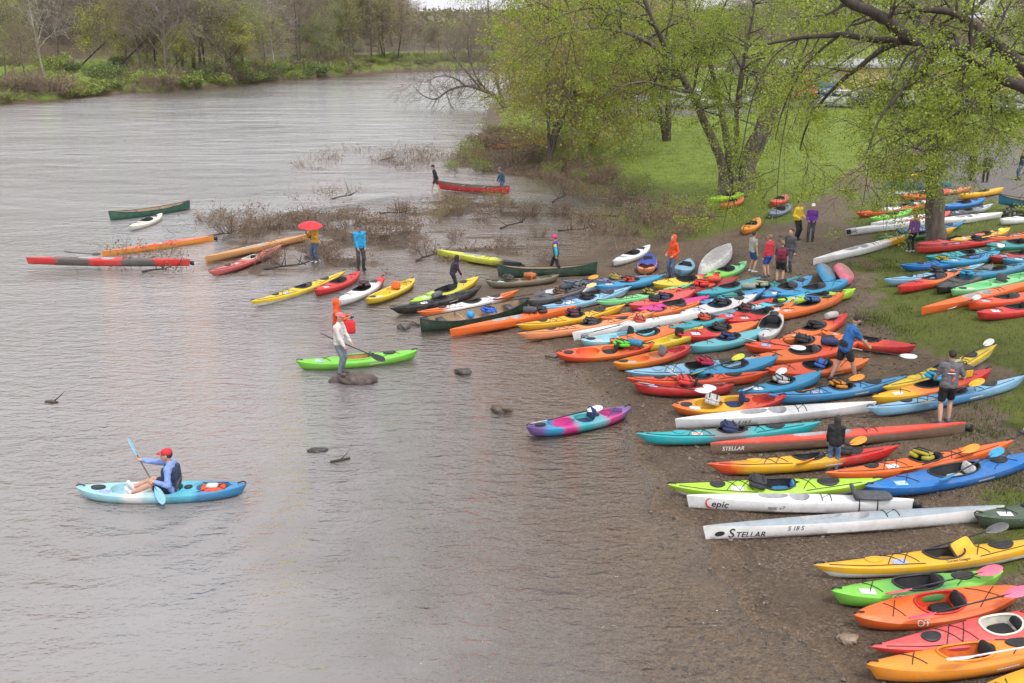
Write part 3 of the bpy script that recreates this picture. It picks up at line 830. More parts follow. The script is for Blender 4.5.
def find(words):
    for B in BOATS:
        if words in B.row[6]: return B
    raise KeyError(words)

# ---------------------------------------------------------------- paddles and loose gear
def paddle_parts(root, L, blade, shaft, feather=.5, bl=.48, bw=.19):
    mb = MB(); mb.tube([(-L / 2 + bl * .6, 0, 0), (0, 0, 0), (L / 2 - bl * .6, 0, 0)], .016, 7)
    mb.build('shaft', solid(shaft, .4), root)
    for sg in (-1, 1):
        V = []; F = []; prof = [(0, .02), (.1, .05), (.3, .085), (.55, .098), (.8, .088), (.93, .06), (1, .02)]
        rot = Matrix.Rotation(feather * sg, 3, 'X')
        for zo in (.006, -.006):
            for f, w in prof:
                for y in (-1, 0, 1):
                    p = rot @ Vector((0, y * w * bw / .19, zo * (1.0 if y else 2.2) + .02 * f * f))
                    V.append((sg * (L / 2 - bl + f * bl), p.y, p.z))
        n = len(prof) * 3
        for k in range(2):
            for i in range(len(prof) - 1):
                for j in range(2):
                    q = (k * n + i * 3 + j, k * n + (i + 1) * 3 + j, k * n + (i + 1) * 3 + j + 1, k * n + i * 3 + j + 1)
                    F.append(q if k == 0 else q[::-1])
        rim = [i * 3 for i in range(len(prof))] + [i * 3 + 2 for i in range(len(prof) - 1, -1, -1)]
        for i in range(len(rim)):
            a, b = rim[i], rim[(i + 1) % len(rim)]; F.append((a, n + a, n + b, b))
        mesh_obj('blade', V, F, solid(blade, .4), root, sharp=50)

def paddle(pa, pb, blade, shaft, label, feather=.5, spin=0.):
    pa = Vector(pa); pb = Vector(pb); d = pb - pa; L = d.length
    c = (pa + pb) / 2
    q = d.to_track_quat('X', 'Z')
    root = empty('paddle', c, (q @ Euler((spin, 0, 0)).to_quaternion()).to_euler(), label, 'paddle', 'paddles with the boats')
    paddle_parts(root, L, blade, shaft, feather)
    return root

def paddle_px(bpx, tpx, zo, blade, shaft, label, L=2.2, feather=.5, dz=0.0):
    """blade tip at one pixel, pointing toward another, resting at zo above the ground"""
    a = ground(bpx[0], bpx[1], zo); b = ground(tpx[0], tpx[1], zo + dz)
    A = np.array([a[0], a[1], a[2] + zo]); Bv = np.array([b[0], b[1], b[2] + zo + dz])
    d = Bv - A; d = d / np.linalg.norm(d)
    return paddle(A, A + d * L, blade, shaft, label, feather)

def life_jacket(loc, rz, colour, label, tilt=.3, s=1.0):
    root = empty('life_jacket', loc, (0, tilt, rz), label, 'life jacket', 'life jackets lying on boats')
    m = solid(colour, .8, .25, 12, .4)
    for sg in (-1, 1):
        mb = MB(); mb.pillow((sg * .0, sg * .14, .06), (.42 * s, .24 * s, .12 * s), n=6, rot=Matrix.Rotation(sg * .25, 3, 'X')); mb.build('front_panel', m, root)
    mb = MB(); mb.pillow((.02, 0, .15), (.40 * s, .46 * s, .09 * s), n=6); mb.build('back_panel', m, root)
    mb = MB()
    for x in (-.1, .1): mb.tube([(x, -.25 * s, .08), (x, -.15, .21), (x, .15, .21), (x, .25 * s, .08)], .018, 5)
    mb.build('strap', solid('black', .6), root)
    return root
# ---------------------------------------------------------------- trees, shrubs, reeds
def leafmat(name, cols, rough=.5, trans=.35):
    m, nt, b = newmat(name)
    g = nd(nt, 'ShaderNodeNewGeometry')
    r = ramp(nt, [(i / max(1, len(cols) - 1), c) for i, c in enumerate(cols)])
    nt.links.new(g.outputs['Random Per Island'], r.inputs['Fac'])
    nt.links.new(r.outputs['Color'], b.inputs['Base Color']); b.inputs['Roughness'].default_value = rough
    t = nd(nt, 'ShaderNodeBsdfTranslucent'); nt.links.new(r.outputs['Color'], t.inputs['Color'])
    mx = nd(nt, 'ShaderNodeMixShader'); mx.inputs[0].default_value = trans
    nt.links.new(b.outputs[0], mx.inputs[1]); nt.links.new(t.outputs[0], mx.inputs[2])
    nt.links.new(mx.outputs[0], nt.nodes['Material Output'].inputs['Surface'])
    return m

def barkmat(name, c, c2, scale=5):
    m, nt, b = newmat(name)
    tc = nd(nt, 'ShaderNodeTexCoord'); mp = nd(nt, 'ShaderNodeMapping'); mp.inputs['Scale'].default_value = (1, 1, .22)
    nt.links.new(tc.outputs['Object'], mp.inputs[0])
    no = nd(nt, 'ShaderNodeTexNoise', i_Scale=scale, i_Detail=7.0, i_Roughness=.7); nt.links.new(mp.outputs[0], no.inputs['Vector'])
    r = ramp(nt, [(.32, c), (.68, c2)]); nt.links.new(no.outputs['Fac'], r.inputs['Fac']); nt.links.new(r.outputs[0], b.inputs['Base Color'])
    bp = nd(nt, 'ShaderNodeBump', i_Strength=.9, i_Distance=.05); nt.links.new(no.outputs['Fac'], bp.inputs['Height']); nt.links.new(bp.outputs[0], b.inputs['Normal'])
    b.inputs['Roughness'].default_value = .9
    return m

BARK = barkmat('bark_grey', (.055, .045, .036), (.20, .17, .14))
BARKD = barkmat('bark_dark', (.028, .022, .017), (.095, .075, .058))
BARKW = barkmat('bark_pale', (.22, .20, .17), (.55, .52, .47), 1.5)
TWIG = solid((.20, .165, .14), .9, .3, 2, key='twig')
TWIGR = solid((.23, .165, .12), .9, .3, 2, key='twig_reddish')
TWIGW = solid((.36, .33, .29), .9, .3, 2, key='twig_pale')
LEAF_MAPLE = leafmat('maple_leaf', [(.15, .215, .022), (.28, .365, .038), (.38, .47, .055), (.21, .28, .03), (.45, .52, .08)], trans=.48)
LEAF_YEL = leafmat('willow_leaf', [(.22, .21, .03), (.34, .32, .04), (.44, .40, .055), (.26, .22, .05), (.36, .35, .05)], trans=.4)
LEAF_FAR = leafmat('far_yellow_leaf', [(.31, .33, .04), (.46, .47, .06), (.37, .40, .06), (.54, .51, .08)], trans=.35)
LEAF_GRN = leafmat('far_green_leaf', [(.18, .25, .035), (.28, .36, .055), (.36, .43, .075)], trans=.3)
LEAF_DRK = leafmat('shrub_leaf', [(.08, .125, .03), (.14, .20, .04), (.18, .25, .055)], trans=.2)
LEAF_BUD = leafmat('bud_leaf', [(.15, .12, .07), (.23, .20, .07), (.17, .18, .055), (.20, .15, .085)], trans=.3)
LEAF_DRY = leafmat('dry_leaf', [(.13, .08, .047), (.26, .18, .11), (.07, .046, .03), (.19, .125, .075), (.36, .27, .17)], trans=.15)

class Segs:
    """many thin tapered limbs, three or five sided, built in one go"""
    def __init__(s): s.a = []
    def add(s, p, q, r0, r1): s.a.append((*p, *q, r0, r1))
    def arr(s, n=3):
        A = np.array(s.a, float).reshape(-1, 8)
        if not len(A): return np.zeros((0, 3))
        P, Q, r0, r1 = A[:, :3], A[:, 3:6], A[:, 6], A[:, 7]
        T = Q - P; T /= (np.linalg.norm(T, axis=1)[:, None] + 1e-9)
        up = np.where(np.abs(T[:, 2:3]) < .9, np.array([[0, 0, 1.]]), np.array([[1., 0, 0]]))
        U = np.cross(T, up); U /= np.linalg.norm(U, axis=1)[:, None] + 1e-9
        Vv = np.cross(T, U)
        out = []
        for j in range(n):
            a0 = 2 * math.pi * j / n; a1 = 2 * math.pi * (j + 1) / n
            d0 = U * math.cos(a0) + Vv * math.sin(a0); d1 = U * math.cos(a1) + Vv * math.sin(a1)
            out.append(np.stack([P + d0 * r0[:, None], P + d1 * r0[:, None], Q + d1 * r1[:, None], Q + d0 * r1[:, None]], 1))
        return np.concatenate(out, 0).reshape(-1, 3)

def leaves_arr(rng, centers, per, spread, size, droop=.3, flat=.6):
    C = np.repeat(np.asarray(centers, float), per, 0); n = len(C)
    if n == 0: return np.zeros((0, 3))
    C = C + rng.normal(0, 1, (n, 3)) * np.array([spread, spread, spread * flat])
    D = rng.normal(0, 1, (n, 3)); D[:, 2] -= droop; D /= np.linalg.norm(D, axis=1)[:, None]
    N = rng.normal(0, 1, (n, 3)); S = np.cross(D, N); S /= np.linalg.norm(S, axis=1)[:, None] + 1e-9
    sz = size * rng.uniform(.6, 1.35, n)[:, None]
    return np.stack([C, C + D * sz * .5 + S * sz * .36, C + D * sz, C + D * sz * .5 - S * sz * .36], 1).reshape(-1, 3)

RMIN = .006
def grow(rng, big, fine, tips, p, d, L, r, lv, P):
    """P: per level (children, length ratio, spread angle, droop, wiggle)"""
    nseg = 5 if lv > 0 else 3
    p = np.array(p, float); d = np.array(d, float); d /= np.linalg.norm(d)
    nodes = [(p, d, r)]
    kids, ratio, ang, droop, wig = P[len(P) - 1 - lv]
    for i in range(nseg):
        d = d + rng.normal(0, wig, 3); d[2] -= droop / nseg; d /= np.linalg.norm(d)
        q = p + d * L / nseg; r2 = r * (1 - (i + 1) / nseg * .75)
        r1 = r * (1 - i / nseg * .75)
        (big if r1 > .035 else fine).add(p, q, r1, max(r2, RMIN))
        p = q; nodes.append((p, d, r2))
    if lv == 0:
        tips.append(p); tips.append((nodes[1][0] + p) / 2); return
    for k in range(kids):
        f = rng.uniform(.25, 1.0); i = min(nseg, max(1, int(round(f * nseg))))
        bp, bd, br = nodes[i]
        s = rng.normal(0, 1, 3); s -= bd * s.dot(bd); s /= np.linalg.norm(s) + 1e-9
        a = ang * rng.uniform(.6, 1.3)
        nd_ = bd * math.cos(a) + s * math.sin(a)
        grow(rng, big, fine, tips, bp, nd_, L * ratio * rng.uniform(.7, 1.25), max(br * .62, RMIN), lv - 1, P)
    grow(rng, big, fine, tips, nodes[-1][0], nodes[-1][1], L * ratio * .9, max(nodes[-1][2], RMIN), lv - 1, P)

def limb_polyline(big, pts, r0, r1):
    """a limb with a given course, smoothed"""
    pts = [np.array(p, float) for p in pts]
    P = []
    n = len(pts)
    for i in range(n - 1):
        a = pts[max(i - 1, 0)]; b = pts[i]; c = pts[i + 1]; d = pts[min(i + 2, n - 1)]
        for k in range(4):
            t = k / 4
            P.append(.5 * ((2 * b) + (-a + c) * t + (2 * a - 5 * b + 4 * c - d) * t * t + (-a + 3 * b - 3 * c + d) * t ** 3))
    P.append(pts[-1])
    m = len(P); rr = [r0 + (r1 - r0) * (i / (m - 1)) ** .8 for i in range(m)]
    rg = np.random.default_rng(int(abs(P[0][0] * 1000 + P[-1][1] * 77)) % 99991)
    for i in range(1, m - 1): rr[i] *= rg.uniform(.93, 1.08); P[i] = P[i] + rg.normal(0, .12 * rr[i], 3)
    big.tube(P, rr, 12 if r0 > .12 else 8)
    return P, rr

def tree_limbs(name, base, limbs, P, lv, nkid, seed, leaf, per, spread, size, label, cat='tree', group=None, bark=None, twig=None, droop=.3, kidlen=2.2, start=.25, flat=.6, up=0.2, keep=1.0):
    """limbs in world coordinates, each (points, r0, r1[, kids factor])"""
    rng = np.random.default_rng(seed)
    big = MB(); fine = Segs(); mid = Segs(); tips = []
    base = np.array(base, float)
    for lb in limbs:
        pts, r0, r1 = lb[:3]; kf = lb[3] if len(lb) > 3 else 1
        Pp, rr = limb_polyline(big, [np.array(p) - base for p in pts], r0, r1)
        m = len(Pp); Lt = sum(np.linalg.norm(Pp[i + 1] - Pp[i]) for i in range(m - 1))
        for k in range(int(nkid * kf * Lt / 6)):
            i = int(rng.uniform(start, 1) * (m - 1)); i = min(m - 2, max(0, i))
            t = Pp[i + 1] - Pp[i]; t /= np.linalg.norm(t) + 1e-9
            s = rng.normal(0, 1, 3); s[2] += up; s -= t * s.dot(t); s /= np.linalg.norm(s)
            d = t * .45 + s
            grow(rng, mid, fine, tips, Pp[i], d, kidlen * rng.uniform(.6, 1.3), max(.012, min(rr[i] * .5, .06)), lv, P)
    root = empty(name, base, (0, 0, 0), label, cat, group)
    big.build('trunk', bark or BARK, root)
    tv = np.concatenate([mid.arr(5), fine.arr(3)], 0)
    tips = np.array(tips)
    if keep < 1: tips = tips[rng.random(len(tips)) < keep]
    lvv = leaves_arr(rng, tips, per, spread, size, droop, flat)
    nt_, nl = len(tv) // 4, len(lvv) // 4
    fast_mesh('crown', np.concatenate([tv, lvv], 0), 4, [twig or bark or BARK, leaf], root, np.r_[np.zeros(nt_), np.ones(nl)])
    print('TREE', name, nt_, nl)
    return root, nt_, nl

def proto_tree(seed, H, trunk_r, bark, twig, leaf, per, lsize, lean=0., spread=.35, lv=3, kids=4, open_=.8, low=.25, keep=1.0):
    """a free standing tree at the origin: (trunk mesh, crown mesh)"""
    rng = np.random.default_rng(seed)
    big = MB(); mid = Segs(); fine = Segs(); tips = []
    top = np.array([lean * H, rng.normal(0, .05) * H, H * .8])
    pts = [np.array([0, 0, -.4])] + [top * f + np.array([lean * H * .2 * math.sin(f * 3), 0, 0]) + rng.normal(0, .012 * H, 3) * f for f in (.2, .4, .6, .8, 1.0)]
    Pp, rr = limb_polyline(big, pts, trunk_r, trunk_r * .25)
    m = len(Pp)
    P = [(kids, .62, .75, -.10, .13), (kids, .60, .7, -.05, .16), (kids, .6, .7, 0.05, .2), (0, .6, .6, .1, .2)][3 - lv:]
    for k in range(15):
        i = int((low + (1 - low) * (k + rng.random()) / 15) * (m - 1)); i = min(i, m - 2)
        an = rng.uniform(0, 2 * math.pi); d = np.array([math.cos(an) * open_, math.sin(an) * open_, rng.uniform(.35, 1.0)])
        f = i / m
        grow(rng, mid, fine, tips, Pp[i], d, H * .30 * (1.1 - .45 * f) * rng.uniform(.8, 1.2), max(.02, rr[i] * .5), lv, P)
    bm_ = big
    o1 = bm_.build('trunk', bark)
    tv = np.concatenate([mid.arr(4), fine.arr(3)], 0)
    tips = np.array(tips)
    if keep < 1: tips = tips[rng.random(len(tips)) < keep]
    lvv = leaves_arr(rng, tips, per, spread, lsize)
    n1, n2 = len(tv) // 4, len(lvv) // 4
    o2 = fast_mesh('crown', np.concatenate([tv, lvv], 0), 4, [twig, leaf], None, np.r_[np.zeros(n1), np.ones(n2)])
    a, b = o1.data, o2.data
    bpy.data.objects.remove(o1); bpy.data.objects.remove(o2)
    return a, b

def proto_shrub(seed, H, w, twig, leaf, nst, per, lsize, lv=1, kids=4, spread=.12, keep=1.0):
    rng = np.random.default_rng(seed)
    fine = Segs(); mid = Segs(); tips = []
    for k in range(nst):
        an = rng.uniform(0, 6.283); r = w * math.sqrt(rng.random()) * .5
        d = np.array([math.cos(an) * .45, math.sin(an) * .45, 1.0])
        grow(rng, mid, fine, tips, (math.cos(an) * r, math.sin(an) * r, -.05), d, H * rng.uniform(.5, .8), .016, lv, [(kids, .55, .5, .05, .12), (0, .5, .5, .15, .2)][1 - lv:])
    tips = np.array(tips)
    if keep < 1: tips = tips[rng.random(len(tips)) < keep]
    tv = np.concatenate([mid.arr(3), fine.arr(3)], 0)
    lvv = leaves_arr(rng, tips, per, spread, lsize)
    n1, n2 = len(tv) // 4, len(lvv) // 4
    o1 = fast_mesh('stems', tv, 4, [twig]); o2 = fast_mesh('foliage', lvv, 4, [leaf])
    a, b = o1.data, o2.data
    bpy.data.objects.remove(o1); bpy.data.objects.remove(o2)
    return a, b

def plant(name, parts, loc, rz, s, label, cat, group=None, names=('trunk', 'crown'), tilt=(0, 0)):
    root = empty(name, loc, (tilt[0], tilt[1], rz), label, cat, group)
    root.scale = (s, s, s) if not hasattr(s, '__len__') else s
    for nm, me in zip(names, parts):
        if len(me.polygons): link(bpy.data.objects.new(nm, me), root)
    return root
# ---------------------------------------------------------------- people
def remesh(mb, name, m, parent, vox, sm=4):
    o = mb.build('tmp', m)
    md = o.modifiers.new('r', 'REMESH'); md.mode = 'VOXEL'; md.voxel_size = vox; md.use_smooth_shade = True
    s = o.modifiers.new('s', 'SMOOTH'); s.iterations = sm; s.factor = .5
    dg = bpy.context.evaluated_depsgraph_get(); me = bpy.data.meshes.new_from_object(o.evaluated_get(dg))
    od = o.data; bpy.data.objects.remove(o); bpy.data.meshes.remove(od)
    me.name = name
    if sm >= 3:                                  # folds in the cloth
        n = len(me.vertices); co = np.empty(n * 3, np.float32); no = np.empty(n * 3, np.float32)
        me.vertices.foreach_get('co', co); me.vertices.foreach_get('normal', no); co = co.reshape(-1, 3); no = no.reshape(-1, 3)
        f = fbm(co[:, 0] * 9 + co[:, 2] * 5, co[:, 2] * 15 + co[:, 1] * 8, 3, 3) - .5
        co = co + no * (f * .034)[:, None]; me.vertices.foreach_set('co', np.ascontiguousarray(co, np.float32).ravel()); me.update()
    me.materials.clear(); me.materials.append(m)
    return link(bpy.data.objects.new(name, me), parent)

def ik(a, b, l1, l2, pole):
    a = Vector(a); b = Vector(b); d = b - a; L = d.length
    if L > (l1 + l2) * .995: b = a + d * ((l1 + l2) * .995 / L); d = b - a; L = d.length
    t = d / L; x = (l1 * l1 - l2 * l2 + L * L) / (2 * L); hgt = math.sqrt(max(0, l1 * l1 - x * x))
    p = Vector(pole); p = p - t * p.dot(t); p.normalize()
    return a + t * x + p * hgt, b

def person(pos, h, face, label, top='bluejk', legs='jeans', shoes='black', skin='skin', hair='hair', sleeve=1.0, shorts=False, hem=.0,
           hood=None, cap=None, beanie=None, lean=0., hip=None, hands=None, feet=None, headyaw=0., headpitch=0., vest=None, longhair=False, vox=.016, group='people at the river launch',
           bare=False, slim=1.0, pole_arm=(0, -.6, -.8), footdir=None):
    root = empty('person', pos, (0, 0, face - math.pi / 2), label, 'person', group)
    k = h / 1.75
    def S(*v): return Vector(v) * k
    hipz = .925 if hip is None else hip
    Pv = S(0, 0, hipz)
    tl = .50
    ax = Vector((0, math.sin(lean), math.cos(lean)))
    nb = Pv + ax * (tl * k)                     # base of the neck
    fw = Vector((0, math.cos(lean), -math.sin(lean)))
    shl = [nb + Vector((sx * .175 * k * slim, 0, 0)) - ax * (.045 * k) for sx in (-1, 1)]
    hd = nb + ax * (.085 * k) + Vector((0, .02 * k, .105 * k)) + fw * (.02 * k)
    hips = [Pv + Vector((sx * .085 * k, 0, -.03 * k)) for sx in (-1, 1)]
    hands = hands or [(-.25, .05, hipz - .10), (.25, .05, hipz - .10)]
    feet = feet or [(-.10, 0, .07), (.11, .03, .07)]
    arms = []; lgs = []
    for i in (0, 1):
        e, w = ik(shl[i], S(*hands[i]), .29 * k, .265 * k, Vector(((-1, 1)[i] * .5, pole_arm[1], pole_arm[2])))
        arms.append((shl[i], e, w))
        kn, an = ik(hips[i], S(*feet[i]), .43 * k, .43 * k, Vector(((-1, 1)[i] * .12, 1, .15)))
        lgs.append((hips[i], kn, an))
    Rh = Matrix.Rotation(headyaw, 3, 'Z') @ Matrix.Rotation(headpitch - lean * .6, 3, 'X')
    def torso(mb, g, low=0.):
        for sx in (-1, 1):
            mb.capsule(Pv + Vector((sx * .070 * k, 0, (.00 - low) * k)), Pv + ax * (.22 * k) + Vector((sx * .062 * k * slim, 0, 0)), (.105 + g) * k, (.092 + g) * k)
            mb.capsule(Pv + ax * (.22 * k) + Vector((sx * .062 * k * slim, 0, 0)), nb - ax * (.10 * k) + Vector((sx * .085 * k * slim, .01 * k, 0)), (.092 + g) * k, (.095 + g) * k)
            mb.capsule(nb - ax * (.055 * k), shl[0 if sx < 0 else 1], (.062 + g) * k, (.060 + g) * k)
        mb.capsule(nb - ax * (.06 * k), nb + ax * (.02 * k), (.075 + g) * k, (.058 + g * .6) * k)
    # body: one continuous figure
    mb = MB(); torso(mb, 0)
    mb.capsule(nb, hd - Vector((0, .01, .04)) * k, .055 * k, .05 * k)
    mb.pillow(hd, (.155 * k, .195 * k, .235 * k), rot=Rh, n=8, e=.95)
    mb.capsule(hd + Rh @ S(0, .045, -.05), hd + Rh @ S(0, .065, -.085), .055 * k, .035 * k)
    mb.capsule(hd + Rh @ S(0, .088, .01), hd + Rh @ S(0, .112, -.025), .012 * k, .017 * k)
    for sx in (-1, 1): mb.capsule(hd + Rh @ S(sx * .078, -.005, .015), hd + Rh @ S(sx * .076, -.005, -.025), .02 * k, .013 * k)
    for i in (0, 1):
        s_, e, w = arms[i]; sx = (-1, 1)[i]
        mb.capsule(s_, e, .052 * k, .042 * k); mb.capsule(e, w, .043 * k, .028 * k)
        t = (w - e).normalized(); side = Vector((sx, 0, 0)) - t * t.x * sx; side.normalize(); inn = t.cross(side)
        if (-inn).y < 0: pass
        mb.capsule(w, w + t * .075 * k, .030 * k, .034 * k)
        across = Vector((0, 1, 0)) - t * t.y
        if across.length < .2: across = Vector((0, 0, 1)) - t * t.z
        across.normalize(); curl = t.cross(across) * (-sx)
        for fi, fl in enumerate((.062, .074, .070, .055)):
            o_ = across * ((1.5 - fi) * .021 * k); p0 = w + t * .08 * k + o_; p1 = p0 + (t * .8 + curl * .5).normalized() * fl * .55 * k; p2 = p1 + (t * .35 + curl * .9).normalized() * fl * .5 * k
            mb.capsule(p0, p1, .0105 * k, .010 * k, 6); mb.capsule(p1, p2, .010 * k, .0085 * k, 6)
        p0 = w + t * .03 * k + across * .03 * k; p1 = p0 + (across * .8 + t * .7 + curl * .3).normalized() * .04 * k; p2 = p1 + (t + curl * .6).normalized() * .03 * k
        mb.capsule(p0, p1, .014 * k, .012 * k, 6); mb.capsule(p1, p2, .012 * k, .010 * k, 6)
        a, kn, an = lgs[i]
        mb.capsule(a, kn, .083 * k, .056 * k); mb.capsule(kn, kn + (an - kn) * .35, .054 * k, .058 * k); mb.capsule(kn + (an - kn) * .35, an, .058 * k, .036 * k)
        fd = Vector(footdir) if footdir else Vector(((-.15, .15)[i], 1, -.1))
        fd.normalize()
        mb.capsule(an - fd * .04 * k - Vector((0, 0, .03 * k)), an + fd * .15 * k - Vector((0, 0, .035 * k)), .035 * k, .030 * k)
    remesh(mb, 'body', solid(skin, .55, .1), root, vox * .8 * max(k, .7), 2)
    # trousers or shorts
    if not bare:
        mb = MB()
        for sx in (-1, 1): mb.capsule(Pv + Vector((sx * .065 * k, 0, .07 * k)), Pv + Vector((sx * .07 * k, 0, -.05 * k)), .112 * k, .118 * k)
        for i in (0, 1):
            a, kn, an = lgs[i]
            if shorts: mb.capsule(a, a + (kn - a) * .72, .103 * k, .092 * k)
            else:
                mb.capsule(a, kn, .100 * k, .074 * k); mb.capsule(kn, an + (an - kn).normalized() * .0, .074 * k, .060 * k)
        remesh(mb, 'shorts' if shorts else 'trousers', solid(legs, .85, .22, 9, .3), root, vox * 1.1, 3)
    # upper clothing
    mb = MB(); torso(mb, .020, hem)
    for i in (0, 1):
        s_, e, w = arms[i]
        if sleeve >= 1: mb.capsule(s_, e, .070 * k, .060 * k); mb.capsule(e, w - (w - e) * .06, .060 * k, .046 * k)
        elif sleeve > 0: mb.capsule(s_, s_ + (e - s_) * .75, .070 * k, .062 * k)
    o = remesh(mb, 'jacket' if sleeve >= 1 else 'shirt', solid(top, .8, .16, 7, .35), root, vox * 1.1, 3)
    if vest:
        mb = MB()
        for sx in (-1, 1):
            for sy in (-1, 1): mb.pillow(Pv + ax * (.26 * k) + Vector((sx * .085 * k, 0, 0)) + fw * (sy * .09 * k), (.185 * k, .12 * k, .42 * k), rot=Matrix.Rotation(-lean, 3, 'X'), n=6)
        remesh(mb, 'life_vest', solid(vest, .8, .3, 11, .3), root, vox, 2)
        mb = MB()
        for zz in (.14, .26): mb.tube([Pv + ax * (zz * k) + Vector((.185 * math.cos(q) * k, 0, 0)) + fw * (.165 * math.sin(q) * k) for q in np.linspace(0, 6.283, 17)[:-1]], .011 * k, 5, closed=True)
        mb.build('vest_strap', solid('black', .6), root)
    for i in (0, 1):
        a, kn, an = lgs[i]; fd = Vector(footdir) if footdir else Vector(((-.15, .15)[i], 1, -.1)); fd.normalize()
        if shoes:
            mb = MB(); dz = Vector((0, 0, -.032 * k))
            mb.capsule(an - fd * .05 * k + dz, an + fd * .16 * k + dz, .048 * k, .042 * k); mb.capsule(an, an + dz, .046 * k, .046 * k)
            remesh(mb, 'shoe', solid(shoes, .6, .2), root, .016, 2)
    for sx in (-1, 1):
        mb = MB(); mb.pillow(hd + Rh @ S(sx * .033, .088, .018), (.030 * k, .016 * k, .014 * k), n=4, e=1); mb.build('eye', solid((.03, .02, .018), .3), root)
    mb = MB(); mb.tube([hd + Rh @ S(-.024, .094, -.062), hd + Rh @ S(0, .103, -.064), hd + Rh @ S(.024, .094, -.062)], .006 * k, 5); mb.build('mouth', solid((.30, .09, .08), .5), root)
    if hood:
        mb = MB(); mb.pillow(hd + Rh @ S(0, -.042, .016), (.212 * k, .235 * k, .275 * k), rot=Rh, n=8, e=.95); mb.capsule(hd - Vector((0, .03, .06)) * k, nb, .105 * k, .10 * k)
        remesh(mb, 'hood', solid(hood, .8, .16, 7, .35), root, vox * 1.1, 2)
    else:
        mb = MB()
        mb.pillow(hd + Rh @ S(0, -.025, .032), (.172 * k, .190 * k, .205 * k), rot=Rh, n=8, e=.95)
        if longhair: mb.capsule(hd + Rh @ S(0, -.07, 0), hd + Rh @ S(0, -.10, -.2), .075 * k, .04 * k)
        mb.build('hair', solid(hair, .7, .3, 20, .3), root)
    if cap:
        mb = MB(); mb.pillow(hd + Rh @ S(0, -.012, .062), (.186 * k, .212 * k, .155 * k), rot=Rh, n=8, e=.9)
        br = []
        for q in np.linspace(-1, 1, 9):
            for f in (0, 1): br.append(hd + Rh @ S(math.sin(q) * (.085 + .0 * f), .065 + math.cos(q) * .03 + f * (.085 * math.cos(q * 1.2)), .055 - .018 * f))
        n0 = len(br); br += [p + Vector((0, 0, .008 * k)) for p in br]
        fs = []
        for i in range(8):
            fs += [(2 * i, 2 * i + 2, 2 * i + 3, 2 * i + 1), (n0 + 2 * i, n0 + 2 * i + 1, n0 + 2 * i + 3, n0 + 2 * i + 2), (2 * i + 1, 2 * i + 3, n0 + 2 * i + 3, n0 + 2 * i + 1)]
        mb.add(br, fs)
        mb.build('cap', solid(cap, .8, .15), root)
    if beanie:
        mb = MB(); mb.pillow(hd + Rh @ S(0, -.015, .055), (.192 * k, .220 * k, .190 * k), rot=Rh, n=8, e=.95); mb.pillow(hd + Rh @ S(0, -.02, .16), (.05 * k,) * 3, n=5, e=1)
        mb.build('knit_hat', solid(beanie, .9, .2, 30, .4), root)
    root['hd'] = 0
    del root['hd']
    return root, dict(arms=arms, legs=lgs, head=hd, pelvis=Pv, neck=nb)

def wpt(root, v):
    return root.matrix_basis @ Vector(v)
# ---------------------------------------------------------------- ground grid (polar about the bridge), used for the mesh and for all look-ups
AZ = np.concatenate([np.linspace(-84, -34, 50)[:-1], np.linspace(-34, 34, 400), np.linspace(34, 84, 50)[1:]]) * math.pi / 180
NR = 560; R0, R1 = 4.0, 1700.0
RAD = R0 * (R1 / R0) ** (np.arange(NR) / (NR - 1.0))
GX = np.sin(AZ)[None, :] * RAD[:, None]; GY = np.cos(AZ)[None, :] * RAD[:, None]
GZ = terrain(GX.ravel(), GY.ravel()).reshape(GX.shape)

def height(x, y):
    az = math.atan2(x, y); r = math.hypot(x, y)
    j = int(np.clip(np.searchsorted(AZ, az) - 1, 0, len(AZ) - 2)); fj = min(1, max(0, (az - AZ[j]) / (AZ[j + 1] - AZ[j])))
    q = math.log(max(r, R0) / R0) / math.log(R1 / R0) * (NR - 1); i = int(min(NR - 2, max(0, q))); fi = min(1, max(0, q - i))
    return float((GZ[i, j] * (1 - fj) + GZ[i, j + 1] * fj) * (1 - fi) + (GZ[i + 1, j] * (1 - fj) + GZ[i + 1, j + 1] * fj) * fi)

exec_people_first = True
PI = math.pi
def at_feet(px, py, dz=0.):
    g = ground(px, py); return (g[0], g[1], max(g[2], height(g[0], g[1])) + dz)

# ---------------------------------------------------------------- the paddler
KAYAKS.append(('sot', 76, 487, 247, 484, 'palecyan|palecyan|white|palecyan|cyan|blue2|blue2', 'pale blue to deep blue sit-on-top being paddled out by the man in red cap', dict(seat=1, seatcol='greydark')))
for i, row in enumerate(KAYAKS): make_boat(row, i)
PB = BOATS[-1]
seat = on_boat(PB, .565, 0, .13)
pf = PB.yaw + PI
rider, J = person(tuple(seat), 2.02, pf, 'man paddling in red cap, blue long sleeve shirt and dark life vest', top=(.20, .30, .62), legs=(.02, .025, .05), shorts=True, shoes=(.62, .64, .66), cap=(.55, .025, .04),
       vest=(.02, .035, .07), lean=.02, hip=.13, hands=[(-.24, .24, .38), (.10, .58, .68)], feet=[(-.13, .76, .10), (.12, .80, .10)], hair='hair', vox=.011, pole_arm=(0, -.3, -.9), footdir=(0, .55, .85), headyaw=.1)
ka = 1.80 / 1.75
hl, hr = J['arms'][0][2], J['arms'][1][2]
dv = (hr - hl).normalized()
pa = wpt(rider, hl - dv * .62 + Vector((0, .06, .0))); pb_ = wpt(rider, hr + dv * .62 + Vector((0, .06, .0)))
paddle(pb_, pa, 'bladeblue', 'greydark', 'paddle with pale blue blades held across by the man in red cap', .9)
